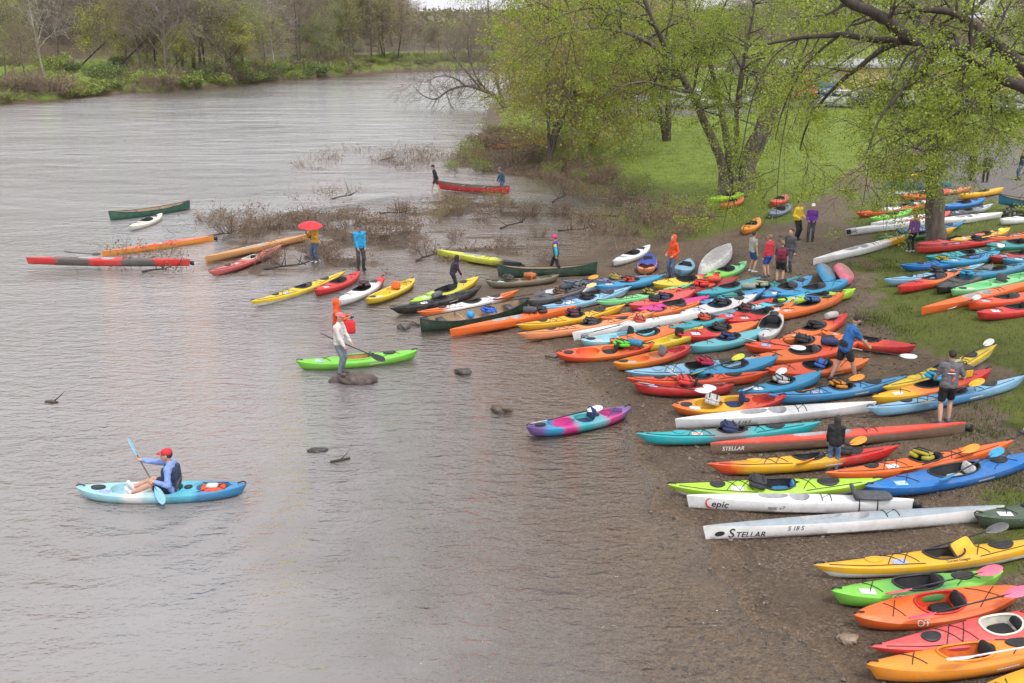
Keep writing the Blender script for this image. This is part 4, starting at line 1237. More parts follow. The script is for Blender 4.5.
# gear in his tank well
r_ = empty('dry_bag', on_boat(PB, .80, 0, .17), (0, 0, PB.yaw), 'orange bag strapped in the rear well of the paddled blue sit-on-top', 'bag')
mb = MB(); mb.pillow((0, 0, .06), (.55, .34, .16), n=7); mb.build('bag_body', solid('redorange', .7, .3, 10, .3), r_)
mb = MB(); mb.pillow((-.02, 0, .15), (.26, .2, .06), n=6); mb.build('pocket', solid('greylight', .7), r_)
mb = MB()
for x in (-.12, .14): mb.tube([(x, y, .06 + .085 * math.cos(y * 8.5)) for y in np.linspace(-.19, .19, 9)], .012, 5)
mb.build('strap', solid('black', .6), r_)

# ---------------------------------------------------------------- rocks and the woman on one
def rock(px, py, size, label, seed, flat=.45, c=(.11, .09, .075), sink=.3, rz=0, name='rock'):
    g = ground(px, py); rg = np.random.default_rng(seed)
    bm = bmesh.new(); bmesh.ops.create_icosphere(bm, subdivisions=4, radius=1)
    o3 = rg.uniform(-9, 9, 3)
    for v in bm.verts:
        n = v.co.normalized(); a = float(fbm(n.x * 1.6 + o3[0] + n.z, n.y * 1.6 + o3[1] - n.z * .7, seed, 4))
        v.co = n * (.42 + 1.15 * a + .34 * (float(fbm(n.x * 5 + o3[2] + n.z * 3, n.y * 5 - n.z * 2, seed + 9, 3)) - .5))
        if v.co.z > .5: v.co.z = .5 + (v.co.z - .5) * .35
        v.co = Vector((v.co.x * size[0] / 2, v.co.y * size[1] / 2, v.co.z * size[2] / 2))
    me = bpy.data.meshes.new(name); bm.to_mesh(me); bm.free()
    me.materials.append(solid(c, .55, .45, 5, .8))
    me.polygons.foreach_set('use_smooth', np.ones(len(me.polygons), bool))
    o = bpy.data.objects.new(name, me); link(o); o.location = (g[0], g[1], g[2] + size[2] * (.5 - sink)); o.rotation_euler = (0, 0, rz)
    return tag(o, label, 'rock', 'rocks at the water edge')
rock(353, 381, (1.2, .62, .46), 'flat wet rock slab under the woman in cream jacket', 3, c=(.085, .06, .05), sink=.36)
rock(501, 411, (.50, .30, .30), 'pale brown rock standing out of the shallows off the tie-dye kayak', 5, c=(.10, .075, .055))
rock(463, 373, (.5, .3, .26), 'small dark rock in the water between green and tie-dye kayaks', 8, c=(.06, .05, .045))
rock(404, 328, (.42, .3, .3), 'small round rock by the bow of the dark green canoe', 9, c=(.09, .075, .065))
rock(417, 324, (.5, .3, .22), 'low brown rock against the bow of the dark green canoe', 12, c=(.12, .085, .065))
rock(848, 641, (.30, .24, .2), 'pale angular stone on the mud in front of the coral kayak', 14, c=(.24, .18, .13))
rock(318, 451, (.42, .2, .14), 'small black rock awash left of the drifting twig', 15, c=(.045, .04, .035), sink=.35)
def driftwood(pts, r, label, name='driftwood'):
    P = [at(a, b, z) for a, b, z in pts]; c = P[0]
    root = empty(name, tuple(c), (0, 0, 0), label, 'driftwood', 'driftwood along the water')
    mb = MB(); mb.tube([p - c for p in P], [r, r * 1.1, r * .9, r * .5][:len(P)], 7); mb.build('branch', BARKD, root)
    mb = MB(); m_ = (P[1] - c); mb.tube([m_, m_ + np.array([.15, .1, .12]), m_ + np.array([.22, .3, .2])], [r * .5, r * .3, r * .15], 5); mb.build('twig', BARKD, root)
driftwood([(330, 462, .02), (340, 460, .04), (350, 458, .03)], .03, 'thin dark stick floating right of the small black rock')
driftwood([(545, 356, .05), (555, 358, .06), (562, 355, .05)], .03, 'dark stick on the mud behind the red orange sit-on-top')
for px, py, ln, an, lab in ((292, 268, 2.4, .3, 'long bare branch on the reeds between the tan boat and the yellow kayak'), (395, 215, 2.0, -.4, 'bare branch stranded on the reed mat behind the man in bright blue jacket'), (515, 226, 2.2, .8, 'bare branch lying by the pool behind the pink hatted person'),
    (575, 232, 1.8, -.2, 'bare branch lying in the shallow pool nearest the white kayak on mud'), (345, 198, 1.8, .6, 'bare branch poking from the water at the far edge of the reeds'), (225, 236, 1.6, .2, 'bare branch among reeds at the end of the tan hull'), (560, 200, 2.2, 1.1, 'bare branch on mud beyond the carried red canoe'),
    (430, 258, 1.8, .9, 'bare branch on mud behind the yellow sit-on-top'), (160, 272, 1.5, .1, 'bare branch in the water under the banded red and grey boat'), (610, 218, 1.9, -.7, 'bare branch at the edge of the shore brush by the pool'), (390, 160, 1.6, .5, 'bare branch standing in the river beyond the reeds')):
    g = ground(px, py); c0 = np.array([g[0], g[1], max(g[2], 0) + .03]); rt = empty('driftwood', tuple(c0), (0, 0, an), lab, 'driftwood', 'driftwood along the water'); rg_d = np.random.default_rng(px)
    mb = MB(); mb.tube([(-ln / 2, 0, 0), (-ln * .2, .08, .06), (ln * .15, -.05, .12), (ln / 2, .1, .30)], [.05, .045, .035, .012], 6); mb.build('branch', BARKD, rt)
    for k in range(5):
        x = rg_d.uniform(-.3, .45) * ln; d = rg_d.normal(0, .3, 3); d[2] = abs(d[2]) + .25
        mb = MB(); mb.tube([(x, 0, .07), (x + d[0] * .6, d[1] * .6, .07 + d[2] * .6), (x + d[0] * 1.1, d[1] * 1.3, .07 + d[2] * 1.4)], [.022, .014, .005], 5); mb.build('twig', BARKD, rt)
driftwood([(46, 402, .0), (53, 402, .04), (58, 403, .0)], .05, 'dark bit of wood drifting alone in the open river')

def smooth_feet(px, py): return at_feet(px, py)
wloc = at_feet(341, 382); wloc = (wloc[0], wloc[1], .27)
wr, WJ = person(wloc, 1.88, -.25, 'woman in cream jacket and pink cap standing on a flat rock with a paddle', top='creamjk', legs=(.16, .20, .22), shoes=(.1, .07, .06), cap=(.72, .17, .17), hair='hair', hem=.03, headyaw=-.15,
       hands=[(-.16, .28, .88), (.20, .26, .84)], lean=.06, vox=.013)
a_, b_ = wpt(wr, WJ['arms'][0][2]), wpt(wr, WJ['arms'][1][2])
pc = (a_ + b_) / 2 + Vector((.02, -.02, -.03)); dd_ = Vector((.95, -.38, -.27)).normalized()
paddle(pc - dd_ * .95, pc + dd_ * 1.25, 'black', 'black', 'black paddle held at the waist by the woman in cream jacket', .6)
fl = at_feet(338, 351)
orr, OJ = person((fl[0], fl[1], -.08), 1.84, .1, 'person in orange hooded raincoat standing behind the woman on the rock', top='orangejk', legs='jeansdark', hood='orangejk', hem=.24, lean=.06, slim=1.2, hands=[(-.08, .36, 1.18), (.12, .34, 1.16)], vox=.014)
bgp = wpt(orr, (.12, .40, .92))
bg = empty('bag', bgp, (0, 0, .1), 'bright red bag held up by the person in orange raincoat', 'bag')
mb = MB(); mb.pillow((0, 0, 0), (.42, .16, .44), n=7, e=.35); mb.build('bag_body', solid((.70, .02, .035), .7, .2, 6, .4), bg)
mb = MB(); mb.tube([(-.12, 0, .2), (-.1, 0, .33), (.1, 0, .33), (.12, 0, .2)], .015, 5); mb.build('handle', solid('black', .6), bg)
cm = empty('camera', wpt(orr, (.02, .44, 1.22)), (0, 0, .1), 'small dark camera held by the person in orange raincoat', 'camera')
mb = MB(); mb.pillow((0, 0, 0), (.13, .09, .1), n=5, e=.3); mb.build('camera_body', solid('black', .4), cm)
mb = MB(); mb.tube([(.05, 0, 0), (.13, 0, 0)], .035, 10); mb.build('lens', solid('greydark', .2), cm)

yr, YJ = person(at_feet(316, 262), 1.74, -2.2, 'man in yellow jacket and jeans standing on the reeds under a red umbrella', top=(.72, .36, .035), legs='jeans', shoes='greylight', hands=[(-.16, .30, 1.30), (.12, .34, 1.36)], vox=.014, group='people at the river launch')
ul = wpt(yr, YJ['arms'][0][2] + Vector((.02, .03, 0)))
um = empty('umbrella', ul, (.12, .05, 0), 'open red umbrella above the man in yellow jacket', 'umbrella')
mb = MB(); mb.tube([(0, 0, -.12), (0, 0, .62)], .009, 6); mb.build('pole', solid('greydark', .3, metal=.6), um)
V = []; F = []; n = 32; RR = [(.02, .60), (.2, .575), (.38, .51), (.54, .40)]
for zo in (0, -.006):
    for r, z in RR:
        for j in range(n):
            an = 2 * PI * j / n; sc_ = 1 - .05 * (r / .54) ** 2 * abs(math.sin(4 * an)); V.append((r * math.cos(an) * sc_, r * math.sin(an) * sc_, z + zo + .03 * (r / .54) ** 2 * abs(math.sin(4 * an))))
for k in range(2):
    for i in range(3):
        for j in range(n):
            q = (k * 4 * n + i * n + j, k * 4 * n + i * n + (j + 1) % n, k * 4 * n + (i + 1) * n + (j + 1) % n, k * 4 * n + (i + 1) * n + j)
            F.append(q if k else q[::-1])
mesh_obj('canopy', V, F, solid((.60, .02, .03), .6, .15), um)
for i in range(8):
    an = 2 * PI * i / 8; mb = MB(); mb.tube([(r * math.cos(an), r * math.sin(an), z - .012) for r, z in RR], .006, 4); mb.build('rib', solid('greydark', .3), um)
mb = MB(); mb.tube([(0, 0, -.12), (.0, 0, -.17), (.03, 0, -.20), (.06, 0, -.17)], .014, 6); mb.build('handle', solid('black', .5), um)

person(at_feet(361, 269), 1.98, -1.1, 'man in bright blue jacket and dark trousers standing on the reeds', top='bluejk', legs=(.05, .055, .06), shoes='black', cap=(.05, .05, .055), hands=[(-.14, .18, .86), (.14, .18, .86)], hem=.05, vox=.014)
person(at_feet(453, 293), 1.55, .2, 'person in dark purple and black leaning over the lime and yellow kayak', top=(.05, .022, .06), legs=(.02, .02, .022), hood=(.02, .018, .025), lean=.35, hands=[(-.12, .42, .75), (.12, .42, .72)], vest=(.02, .022, .025), vox=.015)
pr, PJ = person(at_feet(556, 273), 1.62, PI - .2, 'person in pink knit hat and purple jacket walking past the green canoe', top='purplejk', legs=(.02, .02, .024), beanie=(.75, .03, .22), hands=[(-.26, -.05, .80), (.26, .10, .82)], feet=[(-.10, -.28, .10), (.10, .30, .07)], lean=.12, vox=.014)
mb = MB(); s_, e_, w_ = PJ['arms'][0]; mb.capsule(s_ + (e_ - s_) * .45, e_, .072, .064); mb.capsule(e_, w_, .064, .05); remesh(mb, 'sleeve', solid((.02, .42, .40), .8, .2), pr, .016)
mb = MB(); mb.capsule(s_ + (e_ - s_) * .15, s_ + (e_ - s_) * .40, .074, .072); remesh(mb, 'sleeve_band', solid((.62, .66, .04), .8, .2), pr, .016)
person(at_feet(672, 278), 1.74, PI + .5, 'person in orange hooded jacket and jeans beside the light blue kayak end', top='orangejk', legs='jeans', hood='orangejk', hem=.08, hands=[(-.2, .16, .95), (.2, .16, .95)], vox=.014, shoes='greydark')
cl = at_feet(436, 192); person((cl[0], cl[1], -.05), 1.78, PI + .1, 'person in black jacket wading at the front end of the carried red canoe', top='black', legs=(.10, .03, .03), shorts=True, shoes=None, cap='black', lean=.2, hands=[(-.25, -.18, .80), (.25, .12, .95)], feet=[(-.1, -.3, .08), (.1, .25, .05)], vox=.018)
cl = at_feet(503, 194); person((cl[0], cl[1], -.05), 1.74, PI + .3, 'person in blue and green jacket bending at the rear end of the carried red canoe', top=(.03, .09, .20), legs='jeans', hood=None, cap=(.12, .12, .11), lean=.35, hands=[(-.2, .35, .70), (.2, .38, .68)], vest=(.06, .12, .10), vox=.018)
mr_, MJ = person(at_feet(841, 381), 1.98, .15, 'bearded man in blue t-shirt and black shorts bending over a red orange kayak', top='blueshirt', legs=(.02, .02, .022), shorts=True, sleeve=.5, lean=.34, hem=.05, hands=[(-.16, .62, .92), (.16, .58, .88)], feet=[(-.12, -.22, .07), (.12, .32, .07)], shoes=(.05, .055, .09), headpitch=-.45, vox=.012)
mb = MB(); hd = MJ['head']; mb.capsule(hd + Vector((-.05, .07, -.10)), hd + Vector((.05, .07, -.10)), .045, .045); mb.build('beard', solid('hair', .8), mr_)
gr_, GJ = person(at_feet(943, 423), 1.92, PI / 2 - .2, 'person in grey shirt and black shorts seen from behind beside a pale blue kayak', top=(.13, .125, .14), legs=(.012, .012, .014), shorts=True, sleeve=.55, hands=[(-.22, .32, .98), (.30, .28, 1.02)], feet=[(-.10, -.12, .07), (.12, .08, .07)], shoes=(.08, .09, .2), hair='hair', lean=.10, vox=.012)
mb = MB(); Pn = GJ['neck']
mb.pillow(Pn + Vector((0, -.135, -.14)), (.13, .05, .07), n=6, e=.8); mb.pillow(Pn + Vector((.06, -.145, -.36)), (.05, .05, .12), n=5, rot=Matrix.Rotation(.4, 3, 'Y')); mb.build('shirt_print', solid((.7, .16, .06), .8), gr_)
mb = MB(); mb.pillow(Pn + Vector((0, -.14, -.215)), (.20, .05, .022), n=5); mb.build('shirt_lettering', solid((.6, .6, .6), .8, .5, 60), gr_)
person(at_feet(832, 470), 1.36, 1.2, 'child in black hooded jacket and jeans standing by the red tail of a kayak', top='black', legs=(.09, .17, .30), hood=(.035, .03, .03), hem=.05, shoes='greydark', hands=[(-.22, .14, .74), (.22, .14, .74)], vox=.012)
person(at_feet(1031, 432), 1.78, .2, 'bare legged walker at the edge of the picture above the orange touring kayak', top='greydark', legs='black', shorts=True, sleeve=.5, feet=[(-.1, .32, .07), (.1, -.30, .10)], shoes=(.05, .05, .06), vox=.014)
person(at_feet(796, 240), 1.84, -.9, 'person in yellow jacket and black trousers standing on the path', top=(.72, .50, .03), legs=(.02, .02, .022), hair='hair', vox=.018, hands=[(-.2, .22, 1.0), (.2, .22, 1.0)])
person(at_feet(810, 241), 1.72, -1.9, 'person in purple jacket and white cap standing on the path', top=(.13, .03, .26), legs=(.06, .06, .07), cap=(.75, .74, .75), vox=.018, hands=[(-.12, .24, .98), (.14, .24, .98)])
person(at_feet(767, 277), 1.70, 2.2, 'person in red jacket and blue shorts under the leaves near the path', top=(.50, .03, .05), legs=(.02, .11, .45), shorts=True, shoes=(.1, .1, .11), hair='hairlight', vox=.018)
person(at_feet(779, 283), 1.66, 1.2, 'person in maroon life vest and black shorts facing the path', top=(.10, .025, .04), legs='black', shorts=True, sleeve=.5, vest='maroon', shoes=(.3, .2, .15), vox=.018, hair='hairlight')
person(at_feet(751, 272), 1.66, .4, 'person in pale top and blue shorts half hidden by leaves', top=(.35, .34, .30), legs=(.03, .09, .24), shorts=True, sleeve=.5, shoes='greylight', hair='hair', vox=.02)
person(at_feet(788, 272), 1.76, -2.4, 'person in dark grey top behind the one in maroon life vest', top='greydark', legs=(.07, .08, .11), shoes='black', vox=.02)
person(at_feet(911, 252), 1.66, 1.8, 'person in purple top and black leggings beside the white kayaks on the grass', top=(.16, .06, .20), legs=(.02, .02, .025), shoes='greylight', hair='hairlight', longhair=True, vox=.018)
person(at_feet(970, 180), 1.76, -1.2, 'person in black standing farthest along the gravel road edge', top='black', legs='greydark', vox=.022, lean=.05)
person(at_feet(985, 182), 1.74, -2.2, 'person in dark blue cap and olive jacket on the gravel road', top=(.05, .06, .04), legs=(.03, .03, .03), cap=(.03, .08, .2), vox=.022)
person(at_feet(1019, 180), 1.78, PI - .3, 'person in dark jacket and jeans by the picture edge on the gravel road', top=(.03, .035, .05), legs='jeans', vox=.022)

# ---------------------------------------------------------------- paddles and loose gear on the boats
paddle_px((531, 424), (608, 406), .40, 'white', 'black', 'paddle with white blades laid across the tie-dye sit-on-top')
paddle_px((638, 383), (706, 391), .40, 'white', 'black', 'paddle with white blades laid along the red sit-on-top', 2.1)
paddle_px((744, 355), (702, 371), .42, (.62, .60, .03), 'greydark', 'paddle with yellow green blades by the sky blue kayak', 2.0, dz=-.1)
paddle_px((786, 369), (742, 392), .45, (.66, .66, .64), 'black', 'paddle with white blades across the bright blue kayak', 2.0, dz=-.1)
paddle_px((1002, 568), (932, 584), .55, (.80, .10, .17), 'black', 'paddle with pink blades across the green kayak', 2.2, dz=-.1)
paddle_px((1030, 589), (966, 605), .58, (.82, .10, .20), 'black', 'paddle with pink blades across the orange kayak', 2.2, dz=-.1)
paddle_px((1003, 449), (962, 470), .55, (.03, .28, .50), 'black', 'paddle with blue blades across the deep blue kayak', 2.1, dz=-.12)
paddle_px((979, 446), (952, 455), .50, 'orangeyel', 'black', 'paddle with orange yellow blades in the orange touring kayak', 2.0, dz=-.1)
paddle_px((866, 438), (835, 450), .48, 'orangeyel', 'black', 'paddle with orange blades beside the child in black', 2.0, dz=-.1)
paddle_px((1008, 525), (968, 537), .42, (.06, .06, .065), 'black', 'paddle with dark grey blades leaning by the dark green kayak', 2.1, dz=-.15)
paddle_px((946, 661), (1020, 648), .55, 'white', (.75, .6, .66), 'paddle with pale pink shaft across the orange yellow kayak', 2.3)
paddle_px((993, 340), (962, 358), .55, (.62, .64, .56), 'black', 'paddle with pale blades on the yellow kayak up the bank', 2.1, dz=-.15)
paddle_px((984, 380), (950, 393), .60, 'gold', 'black', 'paddle with yellow blades by the person in grey shirt', 2.0, dz=-.15)
paddle_px((864, 376), (832, 384), .42, 'orangeyel', 'black', 'paddle with orange yellow blades on the mid blue touring kayak', 2.0, dz=-.05)
paddle_px((1004, 229), (960, 242), .5, (.50, .60, .05), 'black', 'paddle with lime blades on the long red kayak', 2.1, dz=-.1)
paddle_px((1004, 245), (985, 250), .40, 'white', 'black', 'paddle with white blades on the grass near the aqua kayak', 2.0)
paddle_px((598, 276), (560, 286), .45, 'orangeyel', 'black', 'paddle with orange blades at the back edge of the pack', 2.0)
paddle_px((596, 284), (570, 292), .45, (.75, .48, .2), 'black', 'paddle with tan blades over the silver kayak', 2.0)
paddle_px((632, 322), (600, 330), .45, (.45, .46, .46), 'black', 'paddle with grey blades on the white lettered racing kayak', 2.0)
paddle_px((716, 390), (690, 380), .45, 'white', 'black', 'paddle with white blades crossing the seat of the red sit-on-top', 1.9)
paddle_px((806, 349), (775, 344), .42, 'white', 'black', 'paddle with white blades on the middle orange kayak', 2.0)
paddle_px((493, 300), (520, 296), .5, (.08, .08, .09), 'black', 'paddle with dark blades lying on the dark green canoe', 2.0)
paddle_px((64, 252), (92, 254), .45, (.04, .04, .042), 'black', 'black paddle on the red and grey banded boat', 1.9)
paddle_px((980, 296), (930, 318), .5, (.5, .5, .5), 'black', 'paddle with grey blades across the long orange narrow kayak', 2.0)
paddle_px((846, 348), (876, 352), .45, 'white', 'black', 'paddle with white blades in front of the man in blue shirt', 2.0)

def gear(B_words, t, y, z, rz, colour, label, s=1.0):
    B = find(B_words); p = on_boat(B, t, y, z); life_jacket(p, B.yaw + rz, colour, label, .2, s)
gear('sky blue kayak carrying', .58, 0, .33, .3, (.42, .02, .06), 'crimson life jacket on the sky blue kayak', .9)
gear('red sit-on-top kayak with white', .50, .05, .36, .2, (.6, .05, .04), 'red life jacket on the red sit-on-top', .9)
gear('dark green open canoe', .62, 0, .28, .2, (.03, .12, .5), 'deep blue life jacket in the dark green canoe near its stern')
gear('dark teal green kayak loaded', .5, 0, .36, .5, (.32, .34, .22), 'pale olive life jacket on the dark teal kayak')
gear('orange kayak with a blue jacket', .55, 0, .38, .5, (.05, .13, .30), 'blue jacket bundled on the cockpit of the orange kayak')
gear('yellow and red kayak loaded', .52, 0, .42, .2, (.02, .32, .48), 'turquoise dry bag bundle on the yellow and red kayak')
gear('orange, yellow and red blended', .68, .0, .36, .2, (.03, .03, .035), 'black life jacket on the red tail beside the child')
gear('red orange sit-on-top with green pack', .66, 0, .36, .6, (.12, .55, .04), 'bright green life jacket on the red orange sit-on-top', .9)
gear('dark red kayak with red bag', .4, 0, .36, .4, (.65, .04, .03), 'red bag bundle on the dark red kayak')
gear('golden yellow touring kayak', .50, 0, .33, .2, (.10, .03, .06), 'maroon life jacket on the golden yellow touring kayak', .8)
gear('bright orange narrow kayak', .70, 0, .33, .2, (.04, .04, .045), 'black life jacket on the bright orange narrow kayak', .8)
gear('olive camouflage', .3, 0, .33, .2, (.06, .055, .05), 'dark brown life jacket on the camouflage kayak', .9)
gear('white kayak with red tail', .55, 0, .36, .3, (.12, .05, .06), 'dark red life jacket in the white kayak with red tail', .8)
gear('black and grey kayak on the grass', .5, 0, .36, .3, (.03, .3, .5), 'blue life jacket on the black and grey kayak', .9)
gear('pale blue kayak on the grass', .5, 0, .33, .3, (.05, .06, .07), 'dark grey life jacket on the pale blue kayak up the grass', .8)

for words, t, c, lab in (
    ('magenta kayak', .36, (.02, .02, .025), 'black life jacket lying in the magenta kayak'), ('coral pink red', .5, (.04, .05, .12), 'navy life jacket lying in the coral pink kayak'),
    ('mint green kayak', .52, (.30, .26, .03), 'mustard life jacket lying in the long mint green kayak'), ('silver kayak fading', .5, (.10, .10, .11), 'dark grey life jacket lying in the silver kayak'),
    ('bright cyan blue kayak beside', .5, (.5, .05, .03), 'red life jacket lying in the bright cyan kayak behind the pack'), ('slate blue grey', .5, (.28, .2, .05), 'ochre life jacket lying in the slate grey kayak'),
    ('red orange kayak lying just', .5, (.03, .03, .03), 'black life jacket in the red orange kayak behind the pale teal one'), ('pale teal kayak', .48, (.03, .05, .16), 'navy life jacket lying in the pale teal kayak'),
    ('red kayak directly', .5, (.10, .03, .03), 'dark red life jacket in the red kayak behind the red pair'), ('short teal kayak', .5, (.45, .07, .03), 'rust life jacket lying in the short teal kayak'),
    ('rearmost of three', .52, (.03, .03, .035), 'black life jacket in the rearmost of three orange kayaks'), ('at the feet of the man', .52, (.04, .12, .4), 'blue life jacket in the kayak at the blue shirted man'),
    ('orange kayak with red tail', .5, (.03, .03, .03), 'black life jacket in the orange kayak with red tail'), ('bright blue kayak with white paddle', .5, (.5, .5, .5), 'pale grey life jacket in the bright blue kayak'),
    ('mid blue touring', .5, (.5, .2, .02), 'orange life jacket in the mid blue touring kayak'), ('aqua touring kayak with grey', .5, (.02, .03, .09), 'navy life jacket in the clouded aqua touring kayak'),
    ('orange and yellow sit-on-top', .35, (.45, .42, .38), 'pale life jacket in the orange and yellow sit-on-top'), ('dark grey kayak beside', .5, (.12, .06, .04), 'brown life jacket in the dark grey kayak by the canoe'),
    ('light blue kayak with white', .5, (.02, .02, .03), 'black life jacket in the light blue kayak with white hull'), ('peach orange', .52, (.05, .05, .06), 'charcoal life jacket in the peach touring kayak'),
    ('white racing kayak lettered on its bow', .5, (.4, .06, .03), 'red life jacket on the lettered white racing kayak in the pack'), ('pale grey kayak between', .5, (.03, .03, .03), 'black life jacket in the pale grey kayak of the pack'),
    ('deep blue kayak on the grass', .5, (.4, .3, .02), 'yellow life jacket in the deep blue kayak on grass'), ('long red kayak on the grass', .5, (.02, .02, .03), 'black life jacket in the long red kayak on grass'),
    ('orange touring kayak behind the blue', .5, (.35, .3, .03), 'dull yellow life jacket in the orange touring kayak'), ('long lime green', .42, (.03, .03, .035), 'black life jacket in the long lime green touring kayak')):
    gear(words, t, rnd.uniform(-.05, .05), .30, rnd.uniform(-.6, .6), c, lab, rnd.uniform(.72, .95))
for words, t, c, lab in (('dark teal green', .36, (.25, .27, .22), 'pale roll bag on the dark teal kayak'), ('dark grey kayak beside', .62, (.03, .04, .05), 'black roll bag on the dark grey kayak'), ('olive camouflage', .6, (.35, .12, .03), 'rust roll bag on the camouflage kayak'),
    ('red orange sit-on-top with green', .8, (.03, .2, .35), 'teal roll bag in the rear well of the red orange sit-on-top'), ('bright orange narrow', .62, (.06, .06, .07), 'grey roll bag on the bright orange narrow kayak'), ('black kayak with grey', .5, (.10, .10, .11), 'grey roll bag on the black kayak at the reeds'),
    ('dark red kayak with', .62, (.6, .08, .03), 'orange roll bag on the dark red kayak'), ('middle of three', .72, (.03, .04, .12), 'navy roll bag on the middle one of three orange kayaks'), ('orange kayak with red tail', .76, (.4, .4, .38), 'pale roll bag behind the seat of the orange kayak with red tail')):
    B = find(words); p = on_boat(B, t, 0, B.deckz(t, 0) + .04); r2_ = empty('roll_bag', p, (0, 0, B.yaw + rnd.uniform(-.6, .6)), lab, 'bag', 'bags on the boats')
    mb = MB(); mb.tube([(-.26, 0, .08), (-.24, 0, .08), (0, 0, .09), (.2, 0, .08), (.25, 0, .08)], [.06, .11, .12, .11, .05], 10); mb.build('bag_body', solid(c, .6, .3, 10, .4), r2_)
    mb = MB(); mb.tube([(.25, -.08, .10), (.30, 0, .12), (.25, .08, .10)], .014, 5); mb.build('buckle', solid('black', .5), r2_)
# ball in the canoe, cooler, tarp
B = find('dark green open canoe'); p = on_boat(B, .46, .05, .20)
bl = empty('ball', p, (0, 0, 0), 'round bright blue ball in the dark green canoe', 'ball')
mb = MB(); mb.pillow((0, 0, .1), (.30, .30, .30), n=8, e=1); mb.build('ball_skin', solid((.02, .27, .62), .4), bl)
mb = MB(); mb.tube([(0, 0, .245), (0, 0, .265)], .015, 6); mb.build('valve', solid('black', .5), bl)
B = find('yellow and red kayak loaded'); p = on_boat(B, .72, 0, .34)
co = empty('cooler_bag', p, (0, 0, B.yaw), 'dark cooler bag with yellow panel strapped on the yellow and red kayak', 'bag')
mb = MB(); mb.pillow((0, 0, .16), (.62, .42, .34), n=7, e=.25); mb.build('bag_body', solid((.06, .055, .05), .8), co)
mb = MB(); mb.pillow((.12, -.19, .14), (.26, .06, .22), n=5, e=.3); mb.build('pocket', solid('gold', .7), co)
mb = MB(); mb.tube([(-.2, 0, .32), (-.15, 0, .42), (.15, 0, .42), (.2, 0, .32)], .014, 5); mb.build('handle', solid('black', .6), co)
B = find('covered with a blue tarp')
V = []; F = []
for i in range(15):
    for j in range(9):
        t = .30 + .66 * i / 14; w = B.prof(t)[0] + .06; y = w * (j - 4) / 4
        V.append((B.L * (t - .5), y, B.deckz(t, 0) + .10 - .25 * abs(j / 4 - 1) ** 3 + .05 * math.sin(i * 1.9 + j * 1.3)))
for i in range(14):
    for j in range(8): F.append((i * 9 + j, (i + 1) * 9 + j, (i + 1) * 9 + j + 1, i * 9 + j + 1))
tp = mesh_obj('tarp', V, F, solid((.035, .06, .30), .6, .3, 6, .5)); tp.matrix_basis = B.root.matrix_basis
md = tp.modifiers.new('t', 'SOLIDIFY'); md.thickness = .012
tag(tp, 'blue tarp draped over the orange kayak on the mud', 'tarp')
# yellow seat bag on the yellow touring kayak
B = find('yellow touring kayak with white hull'); p = on_boat(B, .60, -.02, .30)
sb = empty('seat_cover', p, (.75, -.25, B.yaw + .3), 'yellow folded seat cover standing on the yellow touring kayak', 'cover')
mb = MB(); mb.pillow((0, 0, .03), (.44, .46, .04), n=7, e=.3); mb.build('panel', solid('gold', .6, .2), sb)
mb = MB(); mb.tube([(-.26, -.2, .06), (-.3, 0, .1), (-.26, .2, .06)], .015, 5); mb.build('strap', solid('black', .6), sb)
# trolley wheel at the end of the white kayak, rack for the teal canoe
g = ground(1010, 217); tw = empty('boat_trolley', tuple(g), (0, 0, .4), 'small two wheeled trolley at the tail of the white kayak on the grass', 'trolley')
for sy in (-1, 1):
    ring = [(.0 + .16 * math.cos(q), sy * .22, .17 + .16 * math.sin(q)) for q in np.linspace(0, 2 * PI, 17)[:-1]]
    mb = MB(); mb.tube(ring, .035, 6, closed=True); w_ = mb.build('wheel', solid('black', .8), tw)
    mb = MB(); mb.tube([(0, sy * .22 - .02, .17), (0, sy * .22 + .02, .17)], .12, 12); mb.build('rim', solid('greymid', .4), w_)
mb = MB(); mb.tube([(0, -.22, .17), (0, .22, .17)], .018, 6); mb.tube([(-.3, -.15, .4), (0, -.15, .2), (.1, -.15, .42)], .015, 6); mb.tube([(-.3, .15, .4), (0, .15, .2), (.1, .15, .42)], .015, 6); mb.build('frame', solid('greymid', .4), tw)
B = find('raised on a low rack'); p = on_boat(B, .35, 0, -.3)
for tt, lab in ((.15, 'low wooden trestle under the bow of the teal blue canoe'), (.6, 'low wooden trestle under the middle of the teal blue canoe')):
    p = on_boat(B, tt, 0, -.3); rk = empty('trestle', p, (0, 0, B.yaw), lab, 'trestle')
    mb = MB(); mb.box((0, 0, .28), (.09, 1.0, .09)); mb.build('beam', solid('brown', .8), rk)
    for sy in (-1, 1):
        mb = MB(); mb.tube([(-.16, sy * .42, 0), (0, sy * .42, .25)], .03, 5); mb.tube([(.16, sy * .42, 0), (0, sy * .42, .25)], .03, 5); mb.build('leg', solid('brown', .8), rk)
# ---------------------------------------------------------------- ground sheet
def add_attr(me, name, rgba):
    a = me.color_attributes.new(name, 'FLOAT_COLOR', 'POINT'); a.data.foreach_set('color', np.ascontiguousarray(rgba, np.float32).ravel())

